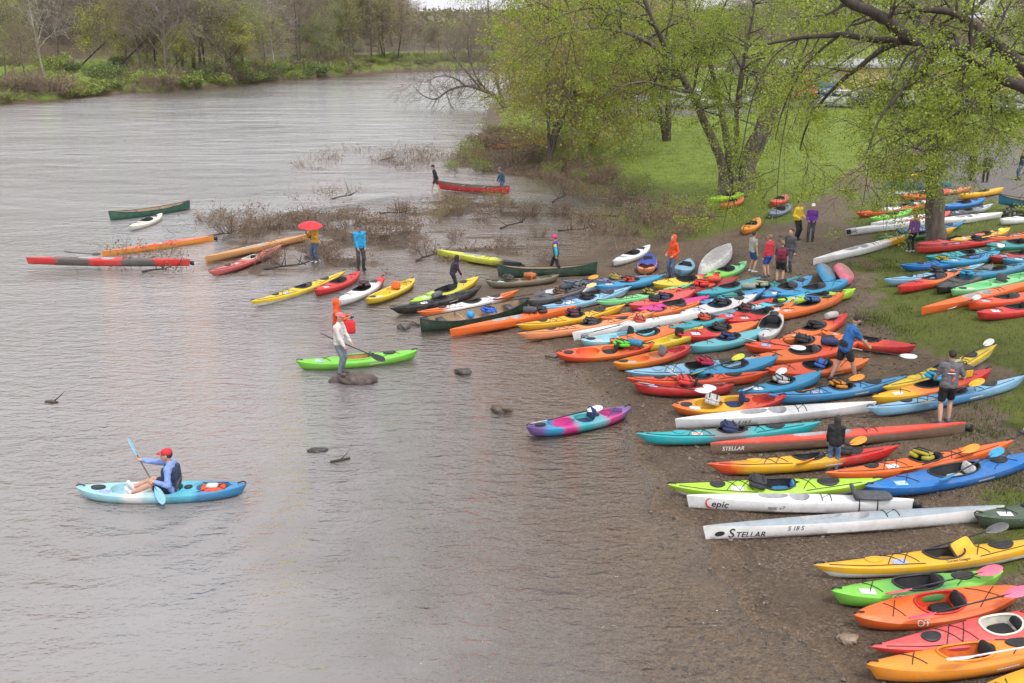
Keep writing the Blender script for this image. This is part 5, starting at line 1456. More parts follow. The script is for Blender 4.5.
fx, fy = GX.ravel(), GY.ravel()
nz = (fbm(fx * .45, fy * .45, 41, 4) - .5)
gs = np.zeros(fx.shape)
for g in GRASS: gs = np.maximum(gs, sstep(-1.2, 1.4, poly_sd(g, fx, fy) + nz * 5.5))
dR = poly_sd(SHORE_R, fx, fy); dL = poly_sd(SHORE_L, fx, fy); rdl = poly_sd(ROAD_L, fx, fy)
gs = np.maximum(gs, sstep(70, 78, dR))
far_r = (dR > 0) & (fy > 95); gs = np.where(far_r, np.maximum(gs, sstep(2, 6, dR + nz * 3)), gs)
gv = np.zeros(fx.shape)
for g in ROAD_R: gv = np.maximum(gv, sstep(-.6, .8, poly_sd(g, fx, fy) + nz * 2))
roadL = sstep(-.8, .4, rdl) * sstep(6.6, 5.4, rdl)
gv = np.maximum(gv, roadL)
gs = np.where(dL > 0, sstep(.05, .8, dL) * (.72 + .28 * sstep(.42, .58, fbm(fx * .12, fy * .12, 61, 3))) * np.maximum(sstep(12, 5, rdl), .85 * sstep(60, 8, rdl) * sstep(.40, .62, fbm(fx * .06, fy * .06, 91, 3))), gs)
lt = np.where(dL > 0, sstep(3, 10, rdl), 0) * 1.0
lt = np.maximum(lt, np.where(dL > 0, (1 - gs) * .8, 0)); lt = np.maximum(lt, np.where(dR > 0, sstep(92, 110, dR), 0))
md_ = np.zeros(fx.shape)
for m in MATS: md_ = np.maximum(md_, sstep(-1.0, 1.5, poly_sd(m, fx, fy) + nz * 5))
nrow, ncol = GX.shape
idx = np.arange(nrow * ncol).reshape(nrow, ncol)
quads = np.stack([idx[:-1, :-1], idx[:-1, 1:], idx[1:, 1:], idx[1:, :-1]], -1).reshape(-1, 4)
def grid_mesh(name, z, quads, mat, attr):
    used = np.zeros(nrow * ncol, bool); used[quads.ravel()] = True
    remap = np.cumsum(used) - 1
    v = np.stack([fx, fy, z], 1)[used].astype(np.float32); q = remap[quads].astype(np.int32)
    me = bpy.data.meshes.new(name)
    me.vertices.add(len(v)); me.vertices.foreach_set('co', v.ravel())
    me.loops.add(q.size); me.loops.foreach_set('vertex_index', q.ravel())
    me.polygons.add(len(q)); me.polygons.foreach_set('loop_start', np.arange(0, q.size, 4, dtype=np.int32)); me.polygons.foreach_set('loop_total', np.full(len(q), 4, np.int32))
    me.polygons.foreach_set('use_smooth', np.ones(len(q), bool))
    me.materials.append(mat); me.update(calc_edges=True); me.validate()
    for k, a in attr.items(): add_attr(me, k, a[used])
    o = link(bpy.data.objects.new(name, me)); o['kind'] = 'structure'
    return o

m, nt, b = newmat('river_bank_ground')
geo = nd(nt, 'ShaderNodeNewGeometry'); at_ = nd(nt, 'ShaderNodeAttribute', attribute_name='cover')
sep = nd(nt, 'ShaderNodeSeparateColor'); nt.links.new(at_.outputs['Color'], sep.inputs[0])
def noise(scale, detail=5, rough=.6, vec=None):
    n = nd(nt, 'ShaderNodeTexNoise', i_Scale=scale, i_Detail=float(detail), i_Roughness=rough); nt.links.new(vec or geo.outputs['Position'], n.inputs['Vector']); return n
def mix(f, a, b_):
    x = nd(nt, 'ShaderNodeMix', data_type='RGBA')
    for s, i in ((f, 0), (a, 6), (b_, 7)):
        if hasattr(s, 'is_linked') or hasattr(s, 'links'): nt.links.new(s, x.inputs[i])
        else: x.inputs[i].default_value = s if i == 0 else tuple(s) + (1,)
    return x.outputs[2]
n1 = noise(.9, 6); n2 = noise(9, 5, .7); n3 = noise(34, 3, .7)
dirt = ramp(nt, [(.30, (.060, .041, .026)), (.5, (.135, .095, .060)), (.72, (.235, .175, .118))]); nt.links.new(n2.outputs['Fac'], dirt.inputs['Fac'])
dirt2 = ramp(nt, [(.35, (.09, .063, .041)), (.65, (.19, .133, .086))]); nt.links.new(n1.outputs['Fac'], dirt2.inputs['Fac'])
dcol = mix(.5, dirt.outputs[0], dirt2.outputs[0])
vo = nd(nt, 'ShaderNodeTexVoronoi', i_Scale=26.0); nt.links.new(geo.outputs['Position'], vo.inputs['Vector'])
peb = ramp(nt, [(0, (.05, .034, .023)), (.4, (.12, .084, .057)), (.75, (.19, .14, .10)), (1, (.31, .255, .20))])
sv = nd(nt, 'ShaderNodeSeparateColor'); nt.links.new(vo.outputs['Color'], sv.inputs[0]); nt.links.new(sv.outputs[0], peb.inputs['Fac'])
pm = ramp(nt, [(.36, (.1,) * 3), (.6, (.75,) * 3)]); nt.links.new(n1.outputs['Fac'], pm.inputs['Fac'])
dcol = mix(pm.outputs[0], dcol, peb.outputs[0])
szd = nd(nt, 'ShaderNodeSeparateXYZ'); nt.links.new(geo.outputs['Position'], szd.inputs[0])
dry = nd(nt, 'ShaderNodeMapRange'); dry.inputs['From Min'].default_value = .35; dry.inputs['From Max'].default_value = .85; dry.inputs['To Max'].default_value = .62; nt.links.new(szd.outputs['Z'], dry.inputs['Value'])
tanr = ramp(nt, [(.3, (.095, .072, .045)), (.5, (.165, .130, .085)), (.7, (.24, .20, .14))]); nt.links.new(noise(4, 8, .75).outputs['Fac'], tanr.inputs['Fac'])
dcol = mix(dry.outputs[0], dcol, tanr.outputs[0])
gr = ramp(nt, [(.28, (.050, .062, .012)), (.5, (.105, .127, .022)), (.74, (.17, .19, .038))]); nt.links.new(noise(1.7, 8, .72).outputs['Fac'], gr.inputs['Fac'])
gr2 = ramp(nt, [(.3, (.07, .088, .016)), (.7, (.145, .175, .03))]); nt.links.new(n3.outputs['Fac'], gr2.inputs['Fac'])
gcol = mix(.45, gr.outputs[0], gr2.outputs[0])
mown = nd(nt, 'ShaderNodeMapRange'); mown.inputs['From Min'].default_value = 44; mown.inputs['From Max'].default_value = 60; nt.links.new(szd.outputs['Y'], mown.inputs['Value'])
lawn = ramp(nt, [(.3, (.09, .130, .02)), (.5, (.165, .225, .033)), (.72, (.24, .295, .052))]); nt.links.new(noise(1.3, 8, .7).outputs['Fac'], lawn.inputs['Fac'])
gcol = mix(mown.outputs[0], gcol, lawn.outputs[0])
gf = nd(nt, 'ShaderNodeMath', operation='ADD'); nt.links.new(sep.outputs[0], gf.inputs[0])
gm = nd(nt, 'ShaderNodeMath', operation='MULTIPLY_ADD'); gm.inputs[1].default_value = .9; gm.inputs[2].default_value = -.45; nt.links.new(n2.outputs['Fac'], gm.inputs[0]); nt.links.new(gm.outputs[0], gf.inputs[1])
gfr = ramp(nt, [(.42, (0,) * 3), (.60, (1,) * 3)]); nt.links.new(gf.outputs[0], gfr.inputs['Fac'])
c = mix(gfr.outputs[0], dcol, gcol)
rd = ramp(nt, [(.3, (.12, .11, .10)), (.7, (.22, .205, .19))]); nt.links.new(n2.outputs['Fac'], rd.inputs['Fac'])
c = mix(sep.outputs[1], c, rd.outputs[0])
li = ramp(nt, [(.3, (.05, .038, .025)), (.5, (.10, .076, .048)), (.7, (.15, .118, .078))]); nt.links.new(noise(2.5, 8, .7).outputs['Fac'], li.inputs['Fac'])
c = mix(sep.outputs[2], c, li.outputs[0])
mu = ramp(nt, [(.3, (.035, .024, .016)), (.5, (.09, .062, .040)), (.7, (.19, .14, .09))]); nt.links.new(noise(5.5, 8, .75).outputs['Fac'], mu.inputs['Fac'])
c = mix(at_.outputs['Alpha'], c, mu.outputs[0])
# wet where it lies low by the river
sx = nd(nt, 'ShaderNodeSeparateXYZ'); nt.links.new(geo.outputs['Position'], sx.inputs[0])
wet = nd(nt, 'ShaderNodeMapRange'); wet.inputs['From Min'].default_value = .02; wet.inputs['From Max'].default_value = .30; wet.inputs['To Min'].default_value = 1; wet.inputs['To Max'].default_value = 0
nt.links.new(sx.outputs['Z'], wet.inputs['Value'])
ub = nd(nt, 'ShaderNodeMapRange'); ub.inputs['From Min'].default_value = .03; ub.inputs['From Max'].default_value = -.05; nt.links.new(sx.outputs['Z'], ub.inputs['Value'])
bedc = ramp(nt, [(0, (.12, .078, .045)), (.45, (.28, .185, .108)), (.8, (.39, .265, .16)), (1, (.52, .41, .29))]); nt.links.new(sv.outputs[0], bedc.inputs['Fac'])
bed2 = ramp(nt, [(.3, (.15, .10, .06)), (.7, (.34, .235, .15))]); nt.links.new(n2.outputs['Fac'], bed2.inputs['Fac'])
bcol = mix(.55, bedc.outputs[0], bed2.outputs[0])
wd = nd(nt, 'ShaderNodeMix', data_type='RGBA', blend_type='MULTIPLY'); nt.links.new(wet.outputs[0], wd.inputs[0]); nt.links.new(c, wd.inputs[6]); wd.inputs[7].default_value = (.74, .71, .68, 1)
fin = mix(ub.outputs[0], wd.outputs[2], bcol)
nt.links.new(fin, b.inputs['Base Color'])
ro = nd(nt, 'ShaderNodeMapRange'); ro.inputs['To Min'].default_value = .95; ro.inputs['To Max'].default_value = .42; nt.links.new(wet.outputs[0], ro.inputs['Value']); nt.links.new(ro.outputs[0], b.inputs['Roughness'])
bs = nd(nt, 'ShaderNodeMath', operation='ADD'); nt.links.new(n2.outputs['Fac'], bs.inputs[0]); nt.links.new(n3.outputs['Fac'], bs.inputs[1])
vb = nd(nt, 'ShaderNodeMath', operation='MULTIPLY_ADD'); nt.links.new(vo.outputs['Distance'], vb.inputs[0]); vb.inputs[1].default_value = -.5; nt.links.new(bs.outputs[0], vb.inputs[2])
bp = nd(nt, 'ShaderNodeBump', i_Strength=.8, i_Distance=.06); nt.links.new(vb.outputs[0], bp.inputs['Height']); nt.links.new(bp.outputs[0], b.inputs['Normal'])
b.inputs['Specular IOR Level'].default_value = .35
cover = np.stack([np.clip(gs, 0, 1), np.clip(gv, 0, 1), np.clip(lt, 0, 1), np.clip(md_, 0, 1)], 1)
terr = grid_mesh('ground', GZ.ravel(), quads, m, {'cover': cover})

# ---------------------------------------------------------------- river
WM, nt, b = newmat('river_water')
geo = nd(nt, 'ShaderNodeNewGeometry'); da = nd(nt, 'ShaderNodeAttribute', attribute_name='depth')
dp = nd(nt, 'ShaderNodeSeparateColor'); nt.links.new(da.outputs['Color'], dp.inputs[0])
def mapn(scale, rot, nscale, detail, rough=.55, dist=0.):
    mp = nd(nt, 'ShaderNodeMapping'); mp.inputs['Scale'].default_value = scale; mp.inputs['Rotation'].default_value = (0, 0, rot)
    nt.links.new(geo.outputs['Position'], mp.inputs['Vector'])
    n = nd(nt, 'ShaderNodeTexNoise', i_Scale=nscale, i_Detail=float(detail), i_Roughness=rough, i_Distortion=dist); nt.links.new(mp.outputs[0], n.inputs['Vector']); return n.outputs['Fac']
def math_(op, a, bb=None, c_=None):
    n = nd(nt, 'ShaderNodeMath', operation=op)
    for i, s in enumerate((a, bb, c_)):
        if s is None: continue
        if isinstance(s, (int, float)): n.inputs[i].default_value = s
        else: nt.links.new(s, n.inputs[i])
    return n.outputs[0]
w1 = mapn((1, 2.3, 1), .35, 1.5, 3, .6, .4)       # wavelets
w2 = mapn((1, 1.7, 1), -.5, 5.0, 3, .6, .3)       # fine ripple
w3 = mapn((.35, 1, 1), .15, .42, 3, .5, .6)       # slow swell
patch_ = mapn((.35, 1.0, 1), .5, .10, 4, .6, .8)  # calmer and rougher reaches
pr_ = ramp(nt, [(.34, (.75,) * 3), (.66, (1.25,) * 3)]); nt.links.new(patch_, pr_.inputs['Fac'])
sy0 = nd(nt, 'ShaderNodeSeparateXYZ'); nt.links.new(geo.outputs['Position'], sy0.inputs[0])
wamp = nd(nt, 'ShaderNodeMapRange'); wamp.inputs['From Min'].default_value = 30; wamp.inputs['From Max'].default_value = 90; wamp.inputs['To Min'].default_value = .09; wamp.inputs['To Max'].default_value = .50; nt.links.new(sy0.outputs['Y'], wamp.inputs['Value'])
hgt = math_('ADD', math_("MULTIPLY", w1, .12), math_('ADD', math_("MULTIPLY", w2, .062), math_('MULTIPLY', w3, wamp.outputs[0])))
hgt = math_('MULTIPLY', hgt, pr_.outputs[0])
# rings spreading from the paddler
kc = on_boat(PB, .5, 0, 0)
vs_ = nd(nt, 'ShaderNodeVectorMath', operation='DISTANCE'); nt.links.new(geo.outputs['Position'], vs_.inputs[0]); vs_.inputs[1].default_value = (kc.x - .5, kc.y, 0)
rg_ = math_('MULTIPLY', math_('SINE', math_('MULTIPLY', math_('ADD', vs_.outputs['Value'], math_('MULTIPLY', w1, .7)), 6.5)), .018)
fall = nd(nt, 'ShaderNodeMapRange'); fall.inputs['From Min'].default_value = 1.2; fall.inputs['From Max'].default_value = 8.0; fall.inputs['To Min'].default_value = 1; fall.inputs['To Max'].default_value = 0; nt.links.new(vs_.outputs['Value'], fall.inputs['Value'])
hgt = math_('ADD', hgt, math_('MULTIPLY', rg_, fall.outputs[0]))
bp = nd(nt, 'ShaderNodeBump', i_Strength=.75, i_Distance=1.0); nt.links.new(hgt, bp.inputs['Height'])
gl = nd(nt, 'ShaderNodeBsdfGlossy', i_Roughness=.06)
sy_ = nd(nt, 'ShaderNodeSeparateXYZ'); nt.links.new(geo.outputs['Position'], sy_.inputs[0])
rf = nd(nt, 'ShaderNodeMapRange'); rf.inputs['From Min'].default_value = 18; rf.inputs['From Max'].default_value = 75; rf.inputs['To Min'].default_value = .03; rf.inputs['To Max'].default_value = .10; nt.links.new(sy_.outputs['Y'], rf.inputs['Value'])
pq = ramp(nt, [(.36, (.75,) * 3), (.64, (1.08,) * 3)]); nt.links.new(patch_, pq.inputs['Fac'])
cb_ = nd(nt, 'ShaderNodeMapRange'); cb_.inputs['From Min'].default_value = .1; cb_.inputs['From Max'].default_value = 1.0; cb_.inputs['To Min'].default_value = .30; cb_.inputs['To Max'].default_value = 1.0; nt.links.new(dp.outputs[1], cb_.inputs['Value'])
nt.links.new(math_('MULTIPLY', math_('MULTIPLY', rf.outputs[0], pq.outputs[0]), cb_.outputs[0]), gl.inputs['Roughness']); gl.inputs['Color'].default_value = (1, 1, 1, 1); nt.links.new(bp.outputs[0], gl.inputs['Normal'])
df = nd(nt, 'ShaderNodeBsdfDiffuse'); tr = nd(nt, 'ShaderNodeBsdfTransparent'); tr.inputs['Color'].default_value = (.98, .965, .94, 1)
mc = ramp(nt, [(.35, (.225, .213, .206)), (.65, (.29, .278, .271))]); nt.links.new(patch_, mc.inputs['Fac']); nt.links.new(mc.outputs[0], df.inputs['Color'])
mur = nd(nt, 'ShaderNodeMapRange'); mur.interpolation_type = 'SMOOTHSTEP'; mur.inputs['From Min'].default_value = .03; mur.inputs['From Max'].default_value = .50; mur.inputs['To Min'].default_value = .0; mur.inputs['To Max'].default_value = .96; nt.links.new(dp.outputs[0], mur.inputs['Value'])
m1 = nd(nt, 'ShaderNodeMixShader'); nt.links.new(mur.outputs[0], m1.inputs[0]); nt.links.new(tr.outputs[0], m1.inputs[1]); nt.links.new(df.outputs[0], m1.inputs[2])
fr = nd(nt, 'ShaderNodeFresnel', i_IOR=1.5); nt.links.new(bp.outputs[0], fr.inputs['Normal'])
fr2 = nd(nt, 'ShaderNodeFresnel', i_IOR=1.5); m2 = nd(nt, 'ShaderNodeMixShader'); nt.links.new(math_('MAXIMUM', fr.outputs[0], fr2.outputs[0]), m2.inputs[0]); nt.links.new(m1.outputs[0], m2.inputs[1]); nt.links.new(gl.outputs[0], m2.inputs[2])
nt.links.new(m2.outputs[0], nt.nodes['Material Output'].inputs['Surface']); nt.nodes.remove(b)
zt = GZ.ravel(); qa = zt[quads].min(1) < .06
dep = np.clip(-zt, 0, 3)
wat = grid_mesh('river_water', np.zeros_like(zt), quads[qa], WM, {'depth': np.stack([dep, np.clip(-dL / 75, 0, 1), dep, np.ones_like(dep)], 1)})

# ---------------------------------------------------------------- stuff: reeds, pebbles, grass
def in_polys(polys, n, seed, z=0., edge=0.):
    rg = np.random.default_rng(seed); out = []
    ar = []
    for p in polys:
        P = np.array(p); ar.append(np.prod(P.max(0) - P.min(0)))
    for p, a in zip(polys, ar):
        P = np.array(p); k = int(n * a / sum(ar)) + 1
        q = rg.uniform(P.min(0), P.max(0), (k * 2, 2)); s = poly_sd(p, q[:, 0], q[:, 1]); out.append(q[s > edge][:k])
    return np.concatenate(out, 0)

def reeds(name, pts, seed, hmin, hmax, lying=.5, leaf_per=2, label=None):
    rg = np.random.default_rng(seed); S = Segs(); tips = []
    zz = np.maximum(terrain(pts[:, 0], pts[:, 1]), -.05)
    for (x, y), z in zip(pts, zz):
        hgt = rg.uniform(hmin, hmax) * (1.6 if rg.random() < .2 else 1); d = rg.normal(0, 1, 3); d[2] = abs(d[2]) * .6 + (0.05 if rg.random() < lying else 1.6); d /= np.linalg.norm(d)
        p = np.array([x, y, z - .02]); q = p + d * hgt * .6; d2 = d + rg.normal(0, .35, 3); q2 = q + d2 / np.linalg.norm(d2) * hgt * .5
        r = rg.uniform(.006, .016); S.add(p, q, r, r * .8); S.add(q, q2, r * .8, r * .3); tips += [q, q2]
    tv = S.arr(3); lv_ = leaves_arr(rg, np.array(tips)[rg.random(len(tips)) < .6], leaf_per, .09, .09, .2, .35)
    lv_[:, 2] = np.maximum(lv_[:, 2], .01)
    n1, n2 = len(tv) // 4, len(lv_) // 4
    o = fast_mesh(name, np.concatenate([tv, lv_]), 4, [TWIGR, LEAF_DRY], None, np.r_[np.zeros(n1), np.ones(n2)])
    return tag(o, label, None, None, 'stuff')
pts = in_polys(MATS, 15000, 5)
nn = fbm(pts[:, 0] * 1.1, pts[:, 1] * 1.1, 77, 3); pts = pts[(terrain(pts[:, 0], pts[:, 1]) > .01) & (nn > .50)]
reeds('dry_reeds', pts, 3, .14, .6, .56, 2)
bits = [pts_px(p) for p in ([(285, 168), (330, 150), (345, 160), (320, 172)], [(360, 158), (430, 152), (440, 168), (400, 172)], [(170, 235), (205, 212), (262, 205), (285, 235), (230, 240), (190, 245)],
                            [(60, 275), (110, 248), (200, 252), (190, 280), (120, 272)], [(440, 160), (470, 148), (480, 165), (450, 178)], [(560, 225), (600, 215), (606, 240), (570, 250)], [(130, 258), (215, 243), (215, 256), (150, 262)])]
bits += [pts_px(p) for p in ([(250, 200), (300, 190), (380, 190), (390, 200), (300, 208)], [(600, 232), (640, 225), (650, 250), (600, 258)], [(340, 150), (440, 150), (450, 160), (380, 168)], [(560, 200), (640, 200), (640, 222), (570, 222)])]
pts = in_polys(bits, 2600, 9); nn = fbm(pts[:, 0] * .7, pts[:, 1] * .7, 88, 3); pts = pts[nn > .5]
reeds('flooded_reeds', pts, 4, .25, .8, .35, 2)

def pebbles(name, pts, seed, smin, smax):
    rg = np.random.default_rng(seed); n = len(pts)
    base = np.array([(1, 0, 0), (0, 1, 0), (-1, 0, 0), (0, -1, 0), (.55, .5, .75), (-.6, .45, .7), (-.45, -.6, .75), (.5, -.55, .7), (0, 0, -1)], float)
    fc = [(0, 1, 4), (1, 5, 4), (1, 2, 5), (2, 6, 5), (2, 3, 6), (3, 7, 6), (3, 0, 7), (0, 4, 7), (4, 5, 6), (4, 6, 7)]
    s = smin + (smax - smin) * rg.random(n) ** 3
    z = np.maximum(terrain(pts[:, 0], pts[:, 1]), -.3)
    an = rg.uniform(0, 6.28, n); V = base[None] * rg.uniform(.7, 1.25, (n, 9, 1)) * np.stack([s, s * rg.uniform(.6, 1, n), s * .5], 1)[:, None]
    X = V[..., 0] * np.cos(an)[:, None] - V[..., 1] * np.sin(an)[:, None]; Y = V[..., 0] * np.sin(an)[:, None] + V[..., 1] * np.cos(an)[:, None]
    V = np.stack([X + pts[:, :1], Y + pts[:, 1:2], V[..., 2] + (z + s * .15)[:, None]], -1)
    tri = V[:, fc].reshape(-1, 3)
    pm_ = leafmat('pebble_stone', [(.045, .034, .026), (.10, .074, .055), (.15, .115, .09), (.08, .064, .056), (.21, .17, .135)], .7, 0.0)
    # one stone keeps one colour: merge its faces into one island
    me = bpy.data.meshes.new(name); v = V.reshape(-1, 3).astype(np.float32)
    F = (np.array(fc)[None] + (np.arange(n) * 9)[:, None, None]).reshape(-1, 3).astype(np.int32)
    me.vertices.add(len(v)); me.vertices.foreach_set('co', v.ravel()); me.loops.add(F.size); me.loops.foreach_set('vertex_index', F.ravel())
    me.polygons.add(len(F)); me.polygons.foreach_set('loop_start', np.arange(0, F.size, 3, dtype=np.int32)); me.polygons.foreach_set('loop_total', np.full(len(F), 3, np.int32))
    me.materials.append(pm_); me.update(calc_edges=True)
    return tag(link(bpy.data.objects.new(name, me)), None, None, None, 'stuff')
beach = [pts_px([(640, 683), (660, 520), (600, 400), (560, 350), (640, 250), (830, 230), (880, 330), (1000, 430), (1060, 520), (1100, 720)], .3)]
pts = in_polys(beach, 17000, 21)
dd2 = poly_sd(SHORE_R, pts[:, 0], pts[:, 1]); pts = pts[(dd2 > -3.5) & (fbm(pts[:, 0] * .5, pts[:, 1] * .5, 5, 3) > .36)]
gmask = np.max([poly_sd(g, pts[:, 0], pts[:, 1]) for g in GRASS], 0); pts = pts[gmask < .3]
pebbles('gravel', pts, 6, .010, .062)

def grass_blades(name, pts, seed, h0, h1, mat):
    rg = np.random.default_rng(seed); n = len(pts); z = terrain(pts[:, 0], pts[:, 1])
    P = np.stack([pts[:, 0], pts[:, 1], z - .01], 1); an = rg.uniform(0, 6.28, n); h = rg.uniform(h0, h1, n); w = h * .10
    S = np.stack([np.cos(an), np.sin(an), np.zeros(n)], 1) * w[:, None]; L = rg.normal(0, .35, (n, 3)) * h[:, None]; L[:, 2] = h
    return tag(fast_mesh(name, np.stack([P - S, P + S, P + L * .6 + S * .6, P + L], 1).reshape(-1, 3), 4, mat), None, None, None, 'stuff')
GRASSM = leafmat('grass_blade', [(.045, .065, .012), (.08, .11, .02), (.12, .15, .03), (.15, .14, .05)], .6, .3)
pts = in_polys([GRASS[0], GRASS[2]], 75000, 31, edge=-.8)
nn = fbm(pts[:, 0] * .45, pts[:, 1] * .45, 41, 4) - .5
gm_ = np.max([poly_sd(g, pts[:, 0], pts[:, 1]) for g in (GRASS[0], GRASS[2])], 0) + nn * 5.5; pts = pts[(gm_ > .1) & (pts[:, 1] < 60)]
grass_blades('grass', pts, 8, .03, .10, GRASSM)
tuft = []
rg = np.random.default_rng(77)
for px, py, r, k in ((868, 318, .6, 260), (880, 322, .5, 220), (845, 345, .4, 120), (905, 312, .5, 200), (975, 425, .6, 260), (990, 435, .5, 200), (1000, 478, .9, 500), (1015, 490, .8, 420), (960, 436, .4, 120), (890, 268, .8, 500), (880, 262, .6, 300), (862, 322, .5, 160), (985, 405, .6, 260), (830, 300, .5, 140), (900, 330, .7, 300)):
    g = ground(px, py); q = rg.normal(0, r * .6, (k, 2)) + g[:2]; tuft.append(q)
grass_blades('grass_tufts', np.concatenate(tuft), 9, .04, .15, GRASSM)
pts = in_polys([GRASS[1]], 110000, 33, edge=.2)
grass_blades('lawn_grass', pts, 10, .08, .20, leafmat('lawn_blade', [(.14, .20, .022), (.23, .31, .036), (.30, .38, .052)], .6, .3))
# ---------------------------------------------------------------- trees of the near bank
def LP(Y, *pp, j=0., seed=0):
    rg = np.random.default_rng(seed + int(Y * 7)); out = []
    for k, q in enumerate(pp):
        out.append(at_depth(q[0], q[1], Y + (q[2] if len(q) > 2 else 0) + (rg.normal(0, j) if k else 0)))
    return out
def base_px(px, py): return at_feet(px, py)
PM = [(4, .62, .75, .10, .15), (3, .6, .7, .25, .18), (0, .55, .6, .35, .2)]
b0 = base_px(735, 197); YA = b0[1]
root_pts = [b0[0], b0[1], b0[2] - .3]
def fr0(Y, *pp, **k): return [np.array([root_pts[0] + (pp[0][0] - 735) * .05, root_pts[1], root_pts[2]])] + LP(Y, *pp, **k)
tA = tree_limbs('forked_tree', (b0[0], b0[1], b0[2]), [
    (fr0(YA, (722, 165), (708, 130), (692, 95), (672, 60, -1), (655, 25, -2), (635, -20, -3), (610, -60, -4), j=.3), .34, .06),
    (fr0(YA, (728, 150, .4), (720, 105, .8), (708, 60, 1), (690, 20, 2), (680, -40, 3), j=.3, seed=1), .28, .06),
    (fr0(YA, (736, 150, -.5), (737, 110, -1), (742, 70, -2), (752, 20, -3), (760, -40, -4), j=.3, seed=2), .22, .05),
    (fr0(YA, (745, 165), (757, 135), (772, 102, .5), (796, 68, 1), (824, 40, 2), (862, 8, 3), (905, -30, 4), j=.2, seed=3), .48, .14, .2),
    (fr0(YA, (752, 165, .8), (768, 130, 1.4), (782, 90, 2), (790, 50, 3), (795, 0, 4), (800, -60, 5), j=.2, seed=4), .36, .10, .2),
    (LP(YA, (790, 86), (812, 80, -1), (835, 68, -2), (858, 50, -3), j=.1, seed=5), .12, .03, .3),
    (LP(YA, (690, 92), (668, 88, -2), (648, 82, -3.5), (625, 85, -5), (600, 98, -6)), .13, .02),
    (LP(YA, (672, 60, -1), (640, 38, -3), (600, 28, -5), (560, 35, -7), (525, 52, -8)), .15, .02),
    (LP(YA, (742, 70, -2), (762, 58, -4), (785, 65, -6), (800, 90, -7), (806, 120, -8)), .08, .02, .15),
    (LP(YA, (708, 130), (730, 118, -3), (760, 128, -5), (790, 150, -6)), .07, .015),
    (LP(YA, (655, 25, -2), (610, 8, -3), (570, 12, -5), (535, 30, -6)), .13, .02),
    ], PM, 2, 11, 11, LEAF_MAPLE, 26, .21, .092, 'many stemmed maple with grey forked trunks beside the path', group='riverside trees', bark=BARK, twig=BARKD, kidlen=2.3, start=.36, keep=.42)
b1 = base_px(667, 141); YB = b1[1]
def fr1(*pp, **k): return [np.array([b1[0], b1[1], b1[2] - .3])] + LP(YB, *pp, **k)
tree_limbs('twin_stem_tree', b1, [
    (fr1((662, 118), (652, 95), (640, 70), (622, 40), (605, 5), (590, -40), j=.3), .34, .07),
    (fr1((668, 115), (668, 85), (664, 55), (670, 20), (675, -40), j=.3, seed=2), .34, .07),
    (LP(YB, (666, 85), (685, 65), (700, 45), (720, 15), (735, -20), j=.4), .20, .05),
    (LP(YB, (648, 88), (625, 75), (600, 72), (575, 85), j=.5), .14, .03),
    (LP(YB, (640, 70), (610, 48), (580, 45), (550, 60), j=.5, seed=4), .14, .03),
    ], PM, 2, 10, 12, LEAF_MAPLE, 22, .25, .105, 'smaller dark tree with twin stems on the lawn behind the forked maple', group='riverside trees', bark=BARKD, twig=BARKD, kidlen=2.6, start=.4, keep=.28)
b2 = base_px(935, 243); YC = b2[1]
def fr2(*pp, **k): return [np.array([b2[0], b2[1], b2[2] - .3])] + LP(YC, *pp, **k)
tree_limbs('leafy_tree', b2, [
    (fr2((936, 215), (934, 180), (932, 145), (928, 105), (926, 60), (920, 10), (915, -60), j=.15), .46, .16),
    (LP(YC, (932, 150), (948, 110, -1), (968, 75, -2), (990, 30, -3), (1010, -20, -4), j=.3), .20, .05),
    (LP(YC, (928, 120), (905, 95, -2), (880, 85, -3), (850, 92, -4), (822, 112, -5), j=.3), .10, .02, .15),
    (LP(YC, (926, 70), (900, 45, -2), (865, 40, -4), (830, 62, -5), (805, 95, -6), (792, 130, -7), j=.3, seed=3), .11, .02, .12),
    (LP(YC, (930, 135), (955, 125, -2), (985, 128, -3), (1010, 145, -4), j=.3, seed=4), .12, .02),
    (LP(YC, (929, 110), (950, 95, -3), (985, 92, -4), (1030, 105, -5), j=.3, seed=5), .14, .02),
    (LP(YC, (932, 140), (905, 130, -2), (880, 140, -3), (858, 160, -4), j=.3, seed=6), .12, .02),
    (LP(YC, (920, 10), (890, -10, -3), (850, -10, -5), (800, 10, -6), j=.3, seed=7), .16, .03),
    ], [(4, .62, .75, .22, .15), (3, .6, .7, .35, .18), (0, .55, .6, .4, .2)], 2, 15, 13, LEAF_MAPLE, 25, .17, .080, 'leafy maple on the grass among the kayaks with thick straight trunk', group='riverside trees', bark=BARK, twig=BARKD, kidlen=1.9, start=.25, keep=.42)
YD = 21.0
b3 = (15.2, 22.5, height(15.2, 22.5))
D0 = [np.array([15.2, 22.5, b3[2] - .3]), np.array([15.0, 22.4, 3.5]), np.array([13.9, 22.0, 6.6]), np.array([12.4, 21.4, 8.1])]
